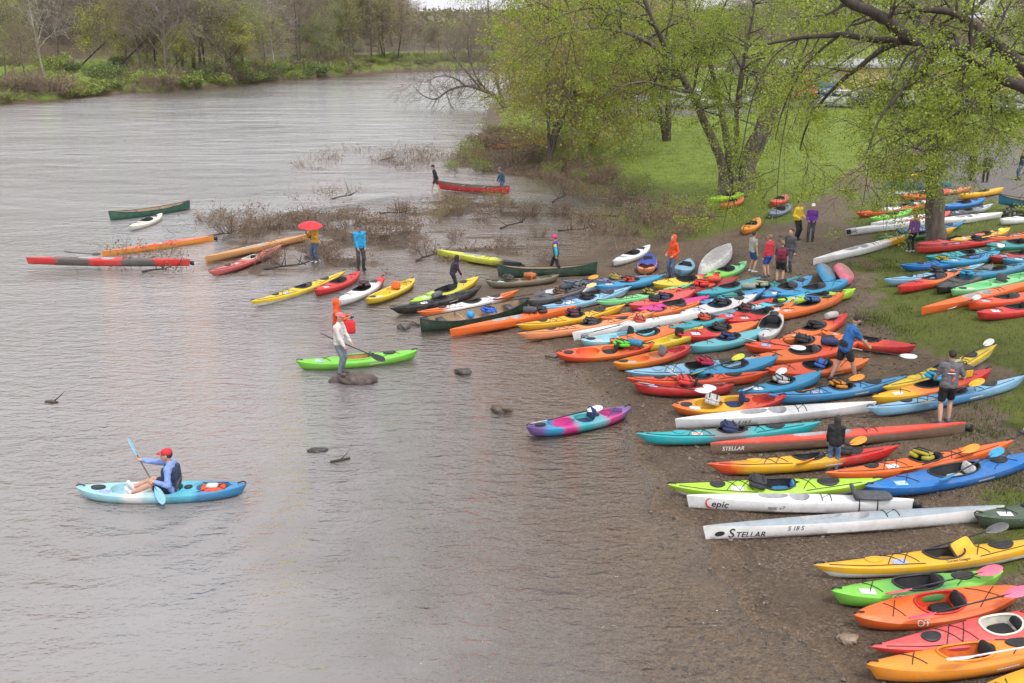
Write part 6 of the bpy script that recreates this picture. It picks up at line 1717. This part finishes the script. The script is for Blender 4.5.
tree_limbs('overhanging_tree', b3, [
    (D0 + LP(YD, (1005, 78), (978, 60), (950, 47, .3), (915, 42, .6), (880, 40, 1), (840, 35, 1.4), (800, 38, 2), (768, 44, 2.4)), .22, .03, .55),
    (LP(YD, (905, 38, .6), (892, 24, .4), (872, 12, .2), (850, 2, 0), (830, -14, 0), (800, -40, 0)), .14, .08, .5),
    (LP(YD, (900, 41, .8), (878, 52, 1), (858, 68, 1.2), (838, 84, 1.4), (820, 104, 1.6), (806, 128, 1.8), (800, 150, 2)), .08, .015, .5),
    (LP(YD, (928, 45, .5), (920, 62, .2), (908, 82, 0), (894, 100, -.2), (878, 122, -.4), (868, 150, -.5)), .09, .012),
    (LP(YD, (990, 68), (972, 84, -.5), (955, 96, -.8), (940, 112, -1)), .07, .012),
    (LP(YD, (960, 52), (985, 45, 1), (1010, 50, 1.5), (1040, 60, 2)), .10, .02),
    (LP(YD, (960, 20, 1), (975, 8, 1), (1000, -15, 1.4)), .09, .03, .5),
    ([np.array([12.4, 21.4, 8.1])] + LP(YD, (1015, 60, .5), (985, 35, .8), (965, 18, 1), (930, 10, 1.2), (890, 14, 1.4), (850, 26, 1.6)), .17, .02),
    ([np.array([13.9, 22.0, 6.6]), np.array([13.6, 24, 8.6]), np.array([13.9, 26, 11]), np.array([14.5, 28, 14])], .34, .08),
    ([np.array([15.0, 22.4, 3.5]), np.array([16.2, 22, 7]), np.array([17, 21.5, 11]), np.array([18, 21, 15])], .36, .08),
    (LP(YD + .5, (1010, 80), (985, 95, -.4), (960, 112, -.6), (935, 130, -.8), (915, 150, -1)), .08, .012),
    (LP(YD + 4, (800, 38), (772, 58), (752, 100), (742, 150), (730, 196), (722, 232)), .028, .005, .25),
    (LP(YD + 5, (840, 35), (800, 70), (784, 130), (778, 180), (776, 225)), .028, .005, .2),
    (LP(YD + 6, (915, 42), (890, 90), (872, 140), (866, 185), (860, 215)), .03, .005, .5),
    (LP(YD + 2, (840, 35), (815, 55), (795, 82), (782, 112), (775, 140)), .04, .01, .15),
    ], [(4, .62, .8, .14, .15), (3, .6, .7, .22, .18), (0, .55, .6, .35, .2)], 2, 13, 14, LEAF_MAPLE, 24, .11, .054, 'dark limbed maple arching over the grass from the edge of the picture', group='riverside trees', bark=BARKD, twig=BARKD, kidlen=1.0, start=.2, keep=.48)
# willow-like yellow green trees along the shore
for i, (px, py, ln, lab, sd) in enumerate(((548, 166, .10, 'yellow green willow leaning out of the shore brush', 21), (588, 156, .25, 'yellow green willow nearer the lawn with slanting stems', 22), (556, 138, .0, 'slender yellow green tree farthest out along the shore brush', 23))):
    bb = np.array(base_px(px, py)); Hh = 13.5
    ls = []
    rg = np.random.default_rng(sd)
    for k in range(7):
        an = rg.uniform(0, 6.28); sp = rg.uniform(1.5, 4.5); P_ = [bb + np.array([0, 0, -.2])]
        for f in (.2, .45, .7, 1.0): P_.append(bb + np.array([math.cos(an) * sp * f ** 1.2 + ln * Hh * f, math.sin(an) * sp * f ** 1.2, Hh * (f - .12 * f * f) * rg.uniform(.85, 1.1)]))
        ls.append((P_, rg.uniform(.09, .16), .025))
    tree_limbs('willow_tree', tuple(bb), ls, [(4, .62, .7, .35, .14), (4, .6, .6, .6, .16), (0, .6, .5, .8, .18)], 2, 8, sd, LEAF_YEL, 6, .28, .16, lab, group='riverside trees', bark=BARK, twig=TWIG, kidlen=2.6, start=.28, droop=.8, keep=.52)
bb = np.array(base_px(505, 108)); YE = bb[1]
tree_limbs('bare_tree', tuple(bb), [
    ([bb] + LP(YE, (495, 96), (482, 90), (466, 86), (450, 90), (436, 99), (424, 96), (413, 86)), .30, .03),
    (LP(YE, (482, 90), (470, 76), (458, 62), (448, 50), (444, 38)), .16, .02),
    (LP(YE, (490, 93), (478, 80), (470, 60), (468, 40), (474, 15)), .18, .02),
    (LP(YE, (466, 86), (454, 78), (440, 76), (424, 82), (408, 78)), .12, .015),
    ([bb] + LP(YE, (498, 85), (494, 60), (490, 30), (488, 0), (490, -30)), .24, .05),
    ], [(5, .62, .7, .0, .16), (4, .6, .6, .0, .18), (0, .6, .6, .1, .2)], 2, 20, 31, LEAF_BUD, 1, .1, .12, 'bare branched tree leaning out over the far river bend', group='riverside trees', bark=BARK, twig=TWIG, kidlen=3.0, start=.15, keep=.5)
bb = np.array(base_px(590, 119)); Yb = bb[1]
tree_limbs('park_tree', tuple(bb), [([bb] + LP(Yb, (590, 100), (589, 80), (592, 55), (594, 20), (596, -20)), .40, .12), (LP(Yb, (590, 85), (578, 60), (570, 30), (560, 0)), .2, .06), (LP(Yb, (590, 75), (605, 50), (612, 20), (620, -10)), .2, .06)],
           PM, 2, 10, 33, LEAF_MAPLE, 5, .4, .2, 'single straight trunk tree out on the lawn by the river', group='riverside trees', bark=BARK, twig=BARKD, kidlen=3.2, start=.35, keep=.4)

# shrubs of the shore
SH = [proto_shrub(51, 1.7, 1.3, TWIGR, LEAF_YEL, 34, 2, .09, keep=.55), proto_shrub(52, 1.3, 1.5, TWIGR, LEAF_DRY, 40, 2, .09, keep=.7), proto_shrub(53, 1.5, 1.2, TWIG, LEAF_GRN, 30, 3, .10)]
rg = np.random.default_rng(5)
poly = pts_px([(452, 166), (470, 150), (500, 134), (560, 146), (620, 170), (655, 195), (700, 215), (690, 240), (655, 232), (640, 200), (600, 188), (545, 182), (500, 178)], .3)
q = in_polys([poly], 130, 12); n_ = 0
for x, y in q[:70]:
    k = int(rg.choice([0, 1, 1, 1, 2])); z = max(0, height(x, y))
    plant('shrub', SH[k], (x, y, z), rg.uniform(0, 6.28), rg.uniform(.5, 1.1), ['brown stemmed shrub with thin yellow green leaves on the shore', 'dry brown shrub with withered leaves on the shore', 'green leafed shrub in the shore brush'][k], 'shrub', 'shrubs of the shore brush', ('stems', 'foliage'))
for px, py, k, s in ((240, 228, 1, .9), (248, 236, 1, .7), (205, 223, 1, .5), (375, 238, 1, .9), (410, 232, 1, .7), (350, 226, 1, .8), (455, 215, 0, .8), (500, 212, 0, .9), (530, 215, 1, .7), (420, 250, 1, .6), (545, 262, 1, .45), (330, 260, 1, .6), (270, 262, 1, .6), (870, 270, 1, .35), (600, 232, 1, .5), (640, 222, 1, .9), (225, 232, 1, 0.58), (270, 228, 1, 0.65), (300, 222, 1, 0.50), (340, 240, 1, 0.43), (400, 215, 1, 0.65), (435, 222, 0, 0.58), (480, 220, 1, 0.65), (560, 215, 1, 0.65), (585, 222, 1, 0.58), (610, 225, 0, 0.65), (630, 235, 1, 0.58), (655, 228, 1, 0.72), (615, 205, 1, 0.79), (590, 200, 0, 0.72), (640, 208, 1, 0.79), (570, 195, 1, 0.72), (670, 222, 0, 0.72), (455, 240, 1, 0.43), (505, 246, 1, 0.43), (540, 236, 1, 0.43), (665, 240, 1, .7), (690, 232, 1, .9)):
    g = at_feet(px, py); plant('shrub', SH[k], g, rg.uniform(0, 6.28), s, ['brown stemmed shrub with thin yellow green leaves on the flats', 'dry brown shrub standing on the muddy flats'][k], 'shrub', 'shrubs on the muddy flats', ('stems', 'foliage'))

# ---------------------------------------------------------------- the wooded far bank
RMIN = .017
PT = {
 'grey': [proto_tree(101, 17, .24, BARK, TWIG, LEAF_BUD, 1, .14, .03, keep=.25), proto_tree(102, 19, .28, BARK, TWIG, LEAF_BUD, 1, .14, -.06, keep=.35), proto_tree(103, 15, .2, BARKD, TWIGR, LEAF_BUD, 2, .15, .1, keep=.6)],
 'bud': [proto_tree(104, 16, .22, BARKD, TWIGR, LEAF_BUD, 3, .17, .02, keep=.9), proto_tree(105, 18, .24, BARK, TWIGR, LEAF_BUD, 2, .16, -.04)],
 'yel': [proto_tree(106, 15, .15, BARK, TWIG, LEAF_FAR, 3, .17, .02, spread=.4, keep=.7, low=.12, open_=1.1), proto_tree(107, 18, .17, BARK, TWIG, LEAF_FAR, 3, .17, -.03, spread=.45, keep=.55, low=.12), proto_tree(112, 14, .15, BARK, TWIG, LEAF_FAR, 2, .16, .12, spread=.5, keep=.55, low=.15)],
 'grn': [proto_tree(108, 15, .16, BARK, TWIG, LEAF_GRN, 3, .18, .02, spread=.4, keep=.7, low=.12)],
 'pale': [proto_tree(109, 18, .26, BARKW, TWIGW, LEAF_BUD, 1, .12, .05, keep=.1, kids=3)],
 'lean': [proto_tree(110, 12, .17, BARKD, TWIG, LEAF_FAR, 3, .17, .55, spread=.42, low=.3, keep=.8, open_=1.2), proto_tree(111, 10, .16, BARKD, TWIG, LEAF_FAR, 3, .17, .7, spread=.4, low=.3, keep=.8, open_=1.2)],
}
LAB = {'grey': 'bare grey tree in the wood along the far bank', 'bud': 'reddish budding tree in the wood along the far bank', 'yel': 'tree in fresh yellow leaf in the wood on the far bank', 'grn': 'tree in soft green leaf in the wood on the far bank', 'pale': 'pale barked bare tree in the wood on the far bank', 'lean': 'yellow leafed tree leaning over the water of the far bank'}
NM = {'grey': 'bare_tree', 'bud': 'budding_tree', 'yel': 'yellow_leaf_tree', 'grn': 'green_leaf_tree', 'pale': 'pale_bark_tree', 'lean': 'leaning_tree'}
rg = np.random.default_rng(99)
def far_tree(kind, x, y, s=1., rz=None, label=None, group='trees of the far bank wood'):
    z = height(x, y); me = PT[kind][int(rg.integers(len(PT[kind])))]
    return plant(NM[kind], me, (x, y, z), rg.uniform(0, 6.28) if rz is None else rz, s, label or LAB[kind], 'tree', group)
BANKX = [-100, 0, 50, 100, 160, 210, 260, 320, 360, 420, 470, 540]; BANKY = [111, 104.5, 101, 95, 92, 87.5, 83, 78, 74.5, 71.5, 70.2, 69]
def far_px(kind, px, py, s=1., rz=None, z=1.2, label=None):
    sy = float(np.interp(px, BANKX, BANKY)); b = at(px, sy, 0); d = np.array([b[0], b[1]]); l = np.linalg.norm(d)
    p = d * (1 + (2.0 + max(0, sy - py) * 1.6) / l)             # so many metres behind the water's edge
    return far_tree(kind, p[0], p[1], s, rz, label)
far_px('lean', 117, 80, 1.1, .1); far_px('lean', 210, 84, 1.0, .2); far_px('lean', 165, 84, .8, -.3); far_px('lean', 80, 74, 1.2, .5)
for px, py, k, s in ((65, 72, 'grey', 1), (48, 84, 'pale', .9), (10, 90, 'yel', .7), (150, 76, 'yel', .8), (180, 82, 'grey', .8), (245, 80, 'grey', 1), (275, 74, 'pale', .9), (300, 74, 'grey', 1), (352, 70, 'yel', 1), (372, 69, 'yel', 1.15), (336, 70, 'grn', .8), (325, 73, 'grn', .7), (398, 68, 'grey', 1), (412, 67, 'pale', .6),
                     (385, 69, 'grey', 1), (425, 67, 'grey', .55), (440, 66, 'bud', .5), (455, 66, 'grey', .5), (470, 66, 'bud', .5), (220, 80, 'bud', .8), (30, 96, 'bud', .5), (130, 74, 'grey', 1.0), (195, 76, 'bud', 1)):
    far_px(k, px, py, s)
cnt = 0
while cnt < 270:
    px = rg.uniform(-160, 520); dd_ = 110 + 300 * rg.random() ** 1.5
    d = ray(px, 30); x, y = d[0] / d[1] * dd_, dd_
    l_ = float(poly_sd(SHORE_L, np.array([x]), np.array([y]))[0]); r_2 = float(poly_sd(ROAD_L, np.array([x]), np.array([y]))[0])
    if l_ < 2 or -1.5 < r_2 < 8 or r_2 > 130 or (l_ < 12 and rg.random() < .5): continue
    if r_2 < -1.5 and px < 130 and rg.random() < .85: continue
    if px > 402: s_ = .42
    else: s_ = 1
    k = rg.choice(['grey', 'grey', 'grey', 'bud', 'bud', 'bud', 'yel', 'grn', 'pale'], p=[.11, .10, .10, .11, .10, .08, .21, .15, .04])
    far_tree(k, x, y, rg.uniform(.75, 1.2) * s_); cnt += 1
BSH = [proto_shrub(61, 2.2, 2.6, TWIGR, LEAF_DRK, 26, 7, .20, spread=.22), proto_shrub(62, 2.0, 2.8, TWIGR, LEAF_GRN, 26, 5, .20, spread=.25), proto_shrub(63, 2.0, 2.6, TWIGR, LEAF_BUD, 46, 1, .12, spread=.2, keep=.6)]
BL = ['dark green bush on the far bank', 'light green bush on the far bank', 'brown twiggy bush on the far bank']
for i in range(190):
    px = rg.uniform(-60, 500); t_ = rg.uniform(0, 1)
    xs_ = [-100, 0, 50, 100, 160, 210, 260, 320, 360, 420, 470, 540]; ys_ = [111, 104.5, 101, 95, 92, 87.5, 83, 78, 74.5, 71.5, 70.2, 69]
    sy = float(np.interp(px, xs_, ys_)); y_ = sy - 1.2 - t_ ** 1.6 * (sy - 62)
    p = at(px, y_, 1.)
    for _ in range(12): p = at(px, y_, p[2] + (height(p[0], p[1]) - p[2]) * .5)
    if float(poly_sd(SHORE_L, np.array([p[0]]), np.array([p[1]]))[0]) < .3 or -1 < float(poly_sd(ROAD_L, np.array([p[0]]), np.array([p[1]]))[0]) < 7: continue
    k = int(rg.choice([0, 1, 2, 2, 2]))
    plant('bush', BSH[k], (p[0], p[1], p[2] - .1), rg.uniform(0, 6.28), rg.uniform(.6, 1.5), BL[k], 'bush', 'bushes of the far bank', ('stems', 'foliage'))
for px in np.r_[np.arange(-20, 250, 8), np.arange(250, 520, 4.0)]:                     # the brush right at the far water's edge
    xs_ = [-100, 0, 50, 100, 160, 210, 260, 320, 360, 420, 470, 540]; ys_ = [111, 104.5, 101, 95, 92, 87.5, 83, 78, 74.5, 71.5, 70.2, 69]
    px_ = px + rg.uniform(-2, 2); y_ = float(np.interp(px_, xs_, ys_)) - rg.uniform(.3, 3.2)
    p = at(px_, y_, 0)
    if float(poly_sd(SHORE_L, np.array([p[0]]), np.array([p[1]]))[0]) < .2: continue
    k = int(rg.choice([0, 1, 1, 1, 2, 2, 2]))
    plant('bush', BSH[k], (p[0], p[1], max(0, height(p[0], p[1])) - .1), rg.uniform(0, 6.28), (1.1, 1.1, rg.uniform(.4, 1.1)), BL[k], 'bush', 'bushes of the far bank', ('stems', 'foliage'))
# hillside trees behind the park
cnt = 0
RL = {'grey': 'bare grey tree on the hillside beyond the parked cars', 'bud': 'reddish budding tree on the hillside beyond the parked cars', 'yel': 'yellow leafed tree on the hillside beyond the parked cars', 'grn': 'green leafed tree on the hillside beyond the parked cars', 'pale': 'pale barked tree on the hillside beyond the parked cars'}
while cnt < 60:
    px = rg.uniform(500, 1150); dd_ = rg.uniform(142, 300)
    d = ray(px, 30); x, y = d[0] / d[1] * dd_, dd_
    if float(poly_sd(SHORE_R, np.array([x]), np.array([y]))[0]) < 3: continue
    k = rg.choice(['grey', 'bud', 'yel', 'grn', 'pale'], p=[.34, .34, .14, .12, .06])
    far_tree(k, x, y, rg.uniform(.7, 1.1), None, RL[k], 'trees of the hillside beyond the park'); cnt += 1
# distant wooded ridge, one mass
pts_ = []
for i in range(2600):
    px = rg.uniform(250, 800); Y = rg.uniform(560, 1500); d = ray(px, 20); pts_.append((d[0] / d[1] * Y, Y))
pts_ = np.array(pts_); zz = terrain(pts_[:, 0], pts_[:, 1]); C = np.stack([pts_[:, 0], pts_[:, 1], zz + 4], 1)
lv_ = leaves_arr(rg, C, 16, 2.4, 3.0, .0, 1.0)
tag(fast_mesh('distant_wood', lv_, 4, LEAF_BUD), None, None, None, 'stuff')

# ---------------------------------------------------------------- buildings and vehicles beyond the lawn
def ribbed(name, x0, x1, y, z0, z1, m, parent, pitch=.6, dep=.06):
    V = []; F = []; n = int((x1 - x0) / pitch * 4)
    for i in range(n + 1):
        x = x0 + (x1 - x0) * i / n; yy = y - (dep if i % 4 in (1, 2) else 0)
        V += [(x, yy, z0), (x, yy, z1)]
    for i in range(n): F.append((2 * i, 2 * i + 2, 2 * i + 3, 2 * i + 1))
    return mesh_obj(name, V, F, m, parent, smooth=False)
WY = 122.0
wx0 = at_depth(782, 90, WY)[0]; wx1 = at_depth(1110, 90, WY)[0]; wz = height((wx0 + wx1) / 2, WY) - .3; wt = at_depth(800, 64.5, WY)[2]
wh = empty('warehouse', ((wx0 + wx1) / 2, WY, wz), (0, 0, 0), 'long low tan metal building with pale roof behind the parked cars', 'building')
wl = (wx1 - wx0) / 2; hh = wt - wz
wallm = solid((.60, .45, .22), .6, .28, .35); 
mb = MB(); mb.box((0, 7, hh / 2), (2 * wl, 13.8, hh)); mb.build('wall', wallm, wh, smooth=False)
ribbed('front_cladding', -wl, wl, -.03, .05, hh, wallm, wh, 1.6, .08)
mb = MB(); mb.add([(-wl - .5, -.7, hh), (wl + .5, -.7, hh), (wl + .5, 7, hh + .45), (-wl - .5, 7, hh + .45), (-wl - .5, 14.5, hh), (wl + .5, 14.5, hh), (-wl - .5, -.7, hh - .35), (wl + .5, -.7, hh - .35)], [(0, 1, 2, 3), (3, 2, 5, 4), (6, 7, 1, 0)])
mb.build('roof', solid((.30, .30, .31), .5, .15, 1), wh, smooth=False)
for x in (-wl * .72, -wl * .30, wl * .15, wl * .6):
    mb = MB(); mb.box((x, -.16, 1.25), (3.0, .08, 2.5)); dr_ = mb.build('roller_door', solid((.36, .33, .29), .6), wh, smooth=False)
    mb = MB(); mb.box((x, -.22, .9), (.25, .05, .08)); mb.build('handle', solid('black'), dr_, smooth=False)
SY = 104.0; s0 = at_depth(738, 70, SY); s1 = at_depth(776, 70, SY)
sz = height(s0[0], SY); sh = empty('picnic_shelter', ((s0[0] + s1[0]) / 2, SY, sz), (0, 0, 0), 'open picnic shelter with dark pitched roof beyond the forked maple', 'shelter')
wv = (s1[0] - s0[0]) / 2; top = at_depth(740, 74, SY)[2] - sz
for x in (-wv + .2, 0, wv - .2):
    for y in (0, 4):
        mb = MB(); mb.box((x, y, top / 2), (.16, .16, top)); mb.build('post', solid('brown', .8), sh, smooth=False)
mb = MB(); mb.add([(-wv - .4, -.6, top), (wv + .4, -.6, top), (wv + .4, 2, top + 1.4), (-wv - .4, 2, top + 1.4), (-wv - .4, 4.6, top), (wv + .4, 4.6, top), (-wv - .4, -.6, top - .2), (wv + .4, -.6, top - .2)], [(0, 1, 2, 3), (3, 2, 5, 4), (6, 7, 1, 0), (0, 3, 4), (1, 5, 2)])
mb.build('roof', solid((.07, .06, .055), .8), sh, smooth=False)
mb = MB(); mb.box((0, 2, .75), (2.2, .8, .06)); mb.box((0, 1.3, .45), (2.2, .3, .05)); mb.box((0, 2.7, .45), (2.2, .3, .05)); mb.box((-.8, 2, .38), (.1, .7, .72)); mb.box((.8, 2, .38), (.1, .7, .72)); 
tb = empty('picnic_table', (sh.location.x, SY, sz), (0, 0, 0), 'wooden picnic table under the open shelter', 'table'); mb.build('table_frame', solid('brown', .8), tb, smooth=False)
mb = MB(); mb.box((0, 2, .80), (2.25, .84, .03)); mb.build('tabletop', solid('tan', .8), tb, smooth=False)

GLASS = solid((.02, .024, .028), .12, .2)
def car(loc, rz, colour, label, cat='car', L=4.5, Wd=1.8, Hb=.78, Hc=.68, cabL=.55, cabx=-.04, name='parked_car', bed=False):
    root = empty(name, loc, (0, 0, rz), label, cat, 'vehicles parked beyond the lawn and along the road')
    m_ = solid(colour, .25, .06)
    mb = MB(); mb.pillow((0, 0, .30 + Hb / 2), (L, Wd, Hb), n=10, e=.22)
    if bed: mb.pillow((-L * .30, 0, .30 + Hb * .95), (L * .40, Wd, .30), n=8, e=.15)
    bd = mb.build('body', m_, root)
    mb = MB()
    cl_ = L * cabL; z0 = .30 + Hb * .92
    for z, f, w in ((0, 1, .94), (.55, .88, .88), (.92, .74, .80), (1.0, .64, .72)):
        pass
    mb.pillow((L * cabx, 0, z0 + Hc * .42), (cl_ * .92, Wd * .86, Hc * 1.15), n=10, e=.30); mb.build('cabin', m_, root)
    # glazing stands a little proud of the cabin
    cx = L * cabx
    for sg, nm in ((1, 'windscreen'), (-1, 'rear_window')):
        a = cx + sg * cl_ * .475; t_ = cx + sg * cl_ * .40
        V = [(a, -Wd * .36, z0 + .04), (a, Wd * .36, z0 + .04), (t_, Wd * .31, z0 + Hc * .82), (t_, -Wd * .31, z0 + Hc * .82)]
        mesh_obj(nm, V, [(0, 1, 2, 3)], GLASS, root, smooth=False)
    for sy in (-1, 1):
        for f0, f1 in ((-.40, -.03), (.03, .40)):
            V = [(cx + cl_ * f0, sy * Wd * .436, z0 + .06), (cx + cl_ * f1, sy * Wd * .436, z0 + .06), (cx + cl_ * f1 * .86, sy * Wd * .415, z0 + Hc * .80), (cx + cl_ * f0 * .86, sy * Wd * .415, z0 + Hc * .80)]
            mesh_obj('side_window', V, [(0, 1, 2, 3)], GLASS, root, smooth=False)
        for sx in (-.31, .31):
            mb = MB(); ring = [(L * sx + .25 * math.cos(q), sy * (Wd / 2 - .11), .33 + .25 * math.sin(q)) for q in np.linspace(0, 2 * PI, 17)[:-1]]
            mb.tube(ring, .10, 7, closed=True); w_ = mb.build('wheel', solid('black', .8), root)
            mb = MB(); mb.tube([(L * sx, sy * (Wd / 2 - .16), .33), (L * sx, sy * (Wd / 2 - .04), .33)], .19, 12); mb.build('rim', solid((.4, .4, .41), .3, metal=.8), w_)
        mb = MB(); mb.pillow((L * .485, sy * Wd * .35, .30 + Hb * .62), (.10, .34, .15), n=5); mb.build('headlight', solid((.75, .76, .78), .1), root)
        mb = MB(); mb.pillow((-L * .485, sy * Wd * .38, .30 + Hb * .66), (.10, .22, .2), n=5); mb.build('tail_light', solid((.4, .01, .01), .2), root)
    mb = MB(); mb.box((L * .495, 0, .30 + Hb * .40), (.05, Wd * .55, .18)); mb.build('grille', solid('black', .5), root)
    return root
for px, py, col_, lab, rz, kw in (
    (747, 105, (.50, .51, .52), 'white family car facing the lawn right of the forked maple', -1.5, {}),
    (690, 108, (.48, .49, .50), 'white van seen between the stems of the forked maple', -.4, dict(Hc=1.1, cabL=.72, L=5.2, Wd=2.0, cabx=-.1)),
    (656, 106, (.45, .46, .49), 'white pickup behind the twin stem tree', -.2, dict(Hc=.8, L=5.4, Wd=1.9, cabL=.38, cabx=.08, bed=True)),
    (786, 101, (.62, .04, .02), 'red car parked before the tan building', -1.3, {}),
    (803, 98, (.42, .03, .02), 'dark red wagon next to the red car before the tan building', -1.5, dict(Hc=.8)),
    (824, 97, (.05, .14, .30), 'blue car parked before the tan building', -1.6, {}),
    (842, 107, (.50, .52, .54), 'silver car nearest the lawn before the tan building', -.3, {}),
    (870, 108, (.04, .04, .045), 'dark car half hidden by leaves before the tan building', -.3, {}),
    (905, 108, (.30, .31, .32), 'grey car half hidden by leaves before the tan building', -1.5, {}),
    (955, 112, (.45, .46, .47), 'white car under the leafy maple crown', -1.4, {}),
    (985, 113, (.06, .08, .12), 'dark blue car beyond the gravel road', -1.5, dict(Hc=.8)),
    (1010, 114, (.34, .35, .36), 'silver grey car beyond the gravel road at the picture edge', -1.5, {}),
    (771, 99, (.03, .03, .035), 'black car next to the picnic shelter', -1.5, dict(Hc=.8))):
    car(at_feet(px, py), rz, col_, lab, **kw)
def road_pt(px, z=3.55, y=61.2): return tuple(at(px, y, z))
car(road_pt(28), .55, (.035, .04, .045), 'dark pickup truck on the road across the river', 'truck', L=5.4, Wd=1.9, Hb=.9, Hc=.8, cabL=.4, cabx=.06, bed=True, name='pickup_truck')
car(road_pt(4, 3.55, 62.2), .55, (.02, .02, .022), 'black car behind the pickup on the road across the river', name='car')
# dark barrel and white kayak on the lawn by the twin stem tree
g = at_feet(652, 121); br = empty('trash_barrel', g, (0, 0, 0), 'dark barrel on the lawn beside the twin stem tree', 'barrel')
mb = MB(); mb.tube([(0, 0, 0), (0, 0, .1), (0, 0, .5), (0, 0, .95), (0, 0, 1.0)], [.38, .42, .45, .42, .40], 18); mb.build('drum', solid((.05, .055, .06), .6), br)
mb = MB(); mb.tube([(0, 0, 1.0), (0, 0, 1.05)], .43, 18); mb.build('lid', solid((.04, .09, .2), .5), br)

# ---------------------------------------------------------------- air, sky, sun, camera
if HAZE > 0:
    zl, zh = float(GZ.min()) - 1.0, float(GZ.max()) + 45
    mb = MB(); mb.box((0, 850, (zl + zh) / 2), (3700, 2100, zh - zl))
    hm_ = bpy.data.materials.new('haze'); hm_.use_nodes = True; nt = hm_.node_tree; nt.nodes.clear()
    out = nt.nodes.new('ShaderNodeOutputMaterial'); pv = nt.nodes.new('ShaderNodeVolumePrincipled'); pv.inputs['Density'].default_value = HAZE; pv.inputs['Color'].default_value = (.93, .94, .97, 1); pv.inputs['Anisotropy'].default_value = .1
    nt.links.new(pv.outputs[0], out.inputs['Volume'])
    tag(mb.build('haze', hm_, None, smooth=False), None, None, None, 'stuff')

EL, ROT = R_(62), R_(150)
w = bpy.data.worlds.new('World'); scn.world = w; w.use_nodes = True; nt = w.node_tree
sk = nt.nodes.new('ShaderNodeTexSky'); sk.sky_type = 'NISHITA'; sk.sun_disc = False; sk.sun_elevation = EL; sk.sun_rotation = ROT; sk.dust_density = 4.0; sk.air_density = 1.0; sk.ozone_density = 1.0
hs = nt.nodes.new('ShaderNodeHueSaturation'); hs.inputs['Saturation'].default_value = .0
nt.links.new(sk.outputs[0], hs.inputs['Color'])
# an even layer of cloud
tcw = nt.nodes.new('ShaderNodeTexCoord'); nw = nt.nodes.new('ShaderNodeTexNoise'); nw.inputs['Scale'].default_value = 2.2; nw.inputs['Detail'].default_value = 6
nt.links.new(tcw.outputs['Generated'], nw.inputs['Vector'])
rw = ramp(nt, [(.3, (.92, .90, .92)), (.7, (1.06, 1.05, 1.08))]); nt.links.new(nw.outputs['Fac'], rw.inputs['Fac'])
szw = nt.nodes.new('ShaderNodeSeparateXYZ'); nt.links.new(tcw.outputs['Generated'], szw.inputs[0])
gw = ramp(nt, [(0.0, (6.0, 6.08, 6.3)), (.30, (5.6, 5.66, 5.9)), (1.0, (5.2, 5.26, 5.45))]); nt.links.new(szw.outputs['Z'], gw.inputs['Fac'])
gam = nt.nodes.new('ShaderNodeGamma'); gam.inputs['Gamma'].default_value = .22; nt.links.new(hs.outputs[0], gam.inputs['Color'])   # cloud evens the sky out
gmx = nt.nodes.new('ShaderNodeMix'); gmx.data_type = 'RGBA'; gmx.blend_type = 'MULTIPLY'; gmx.inputs[0].default_value = 1
nt.links.new(gam.outputs[0], gmx.inputs[6]); nt.links.new(gw.outputs[0], gmx.inputs[7])
mw = nt.nodes.new('ShaderNodeMix'); mw.data_type = 'RGBA'; mw.blend_type = 'MULTIPLY'; mw.inputs[0].default_value = 1
nt.links.new(gmx.outputs[2], mw.inputs[6]); nt.links.new(rw.outputs[0], mw.inputs[7])
nt.links.new(mw.outputs[2], nt.nodes['Background'].inputs['Color']); nt.nodes['Background'].inputs['Strength'].default_value = .125
sl = bpy.data.lights.new('overcast_sun', 'SUN'); sl.energy = 1.5; sl.angle = R_(11); sl.color = (1, .95, .88)
so = bpy.data.objects.new('overcast_sun', sl); link(so)
sd = Vector((math.sin(ROT) * math.cos(EL), math.cos(ROT) * math.cos(EL), math.sin(EL)))
so.rotation_euler = sd.to_track_quat('Z', 'Y').to_euler()
cam = bpy.data.cameras.new('camera'); co_ = bpy.data.objects.new('main_camera', cam); link(co_); scn.camera = co_
cam.sensor_width = 36; cam.lens = 36 * F_ / W_; cam.clip_end = 6000; cam.clip_start = .1
co_.location = (0, 0, CAMH); co_.rotation_euler = (math.pi / 2 - PITCH, 0, 0)
scn.render.engine = 'CYCLES'
cy = scn.cycles; cy.use_denoising = True
try: cy.denoiser = 'OPENIMAGEDENOISE'
except Exception: pass
cy.sample_clamp_indirect = 2.5; cy.max_bounces = 6; cy.diffuse_bounces = 2; cy.glossy_bounces = 3; cy.transparent_max_bounces = 8; cy.transmission_bounces = 2; cy.volume_bounces = 0
cy.use_adaptive_sampling = True; cy.adaptive_threshold = .015; cy.caustics_reflective = False; cy.caustics_refractive = False
scn.view_settings.view_transform = 'Standard'; scn.view_settings.look = 'None'; scn.view_settings.gamma = 1; scn.view_settings.use_curve_mapping = False
scn.view_settings.exposure = EXPO
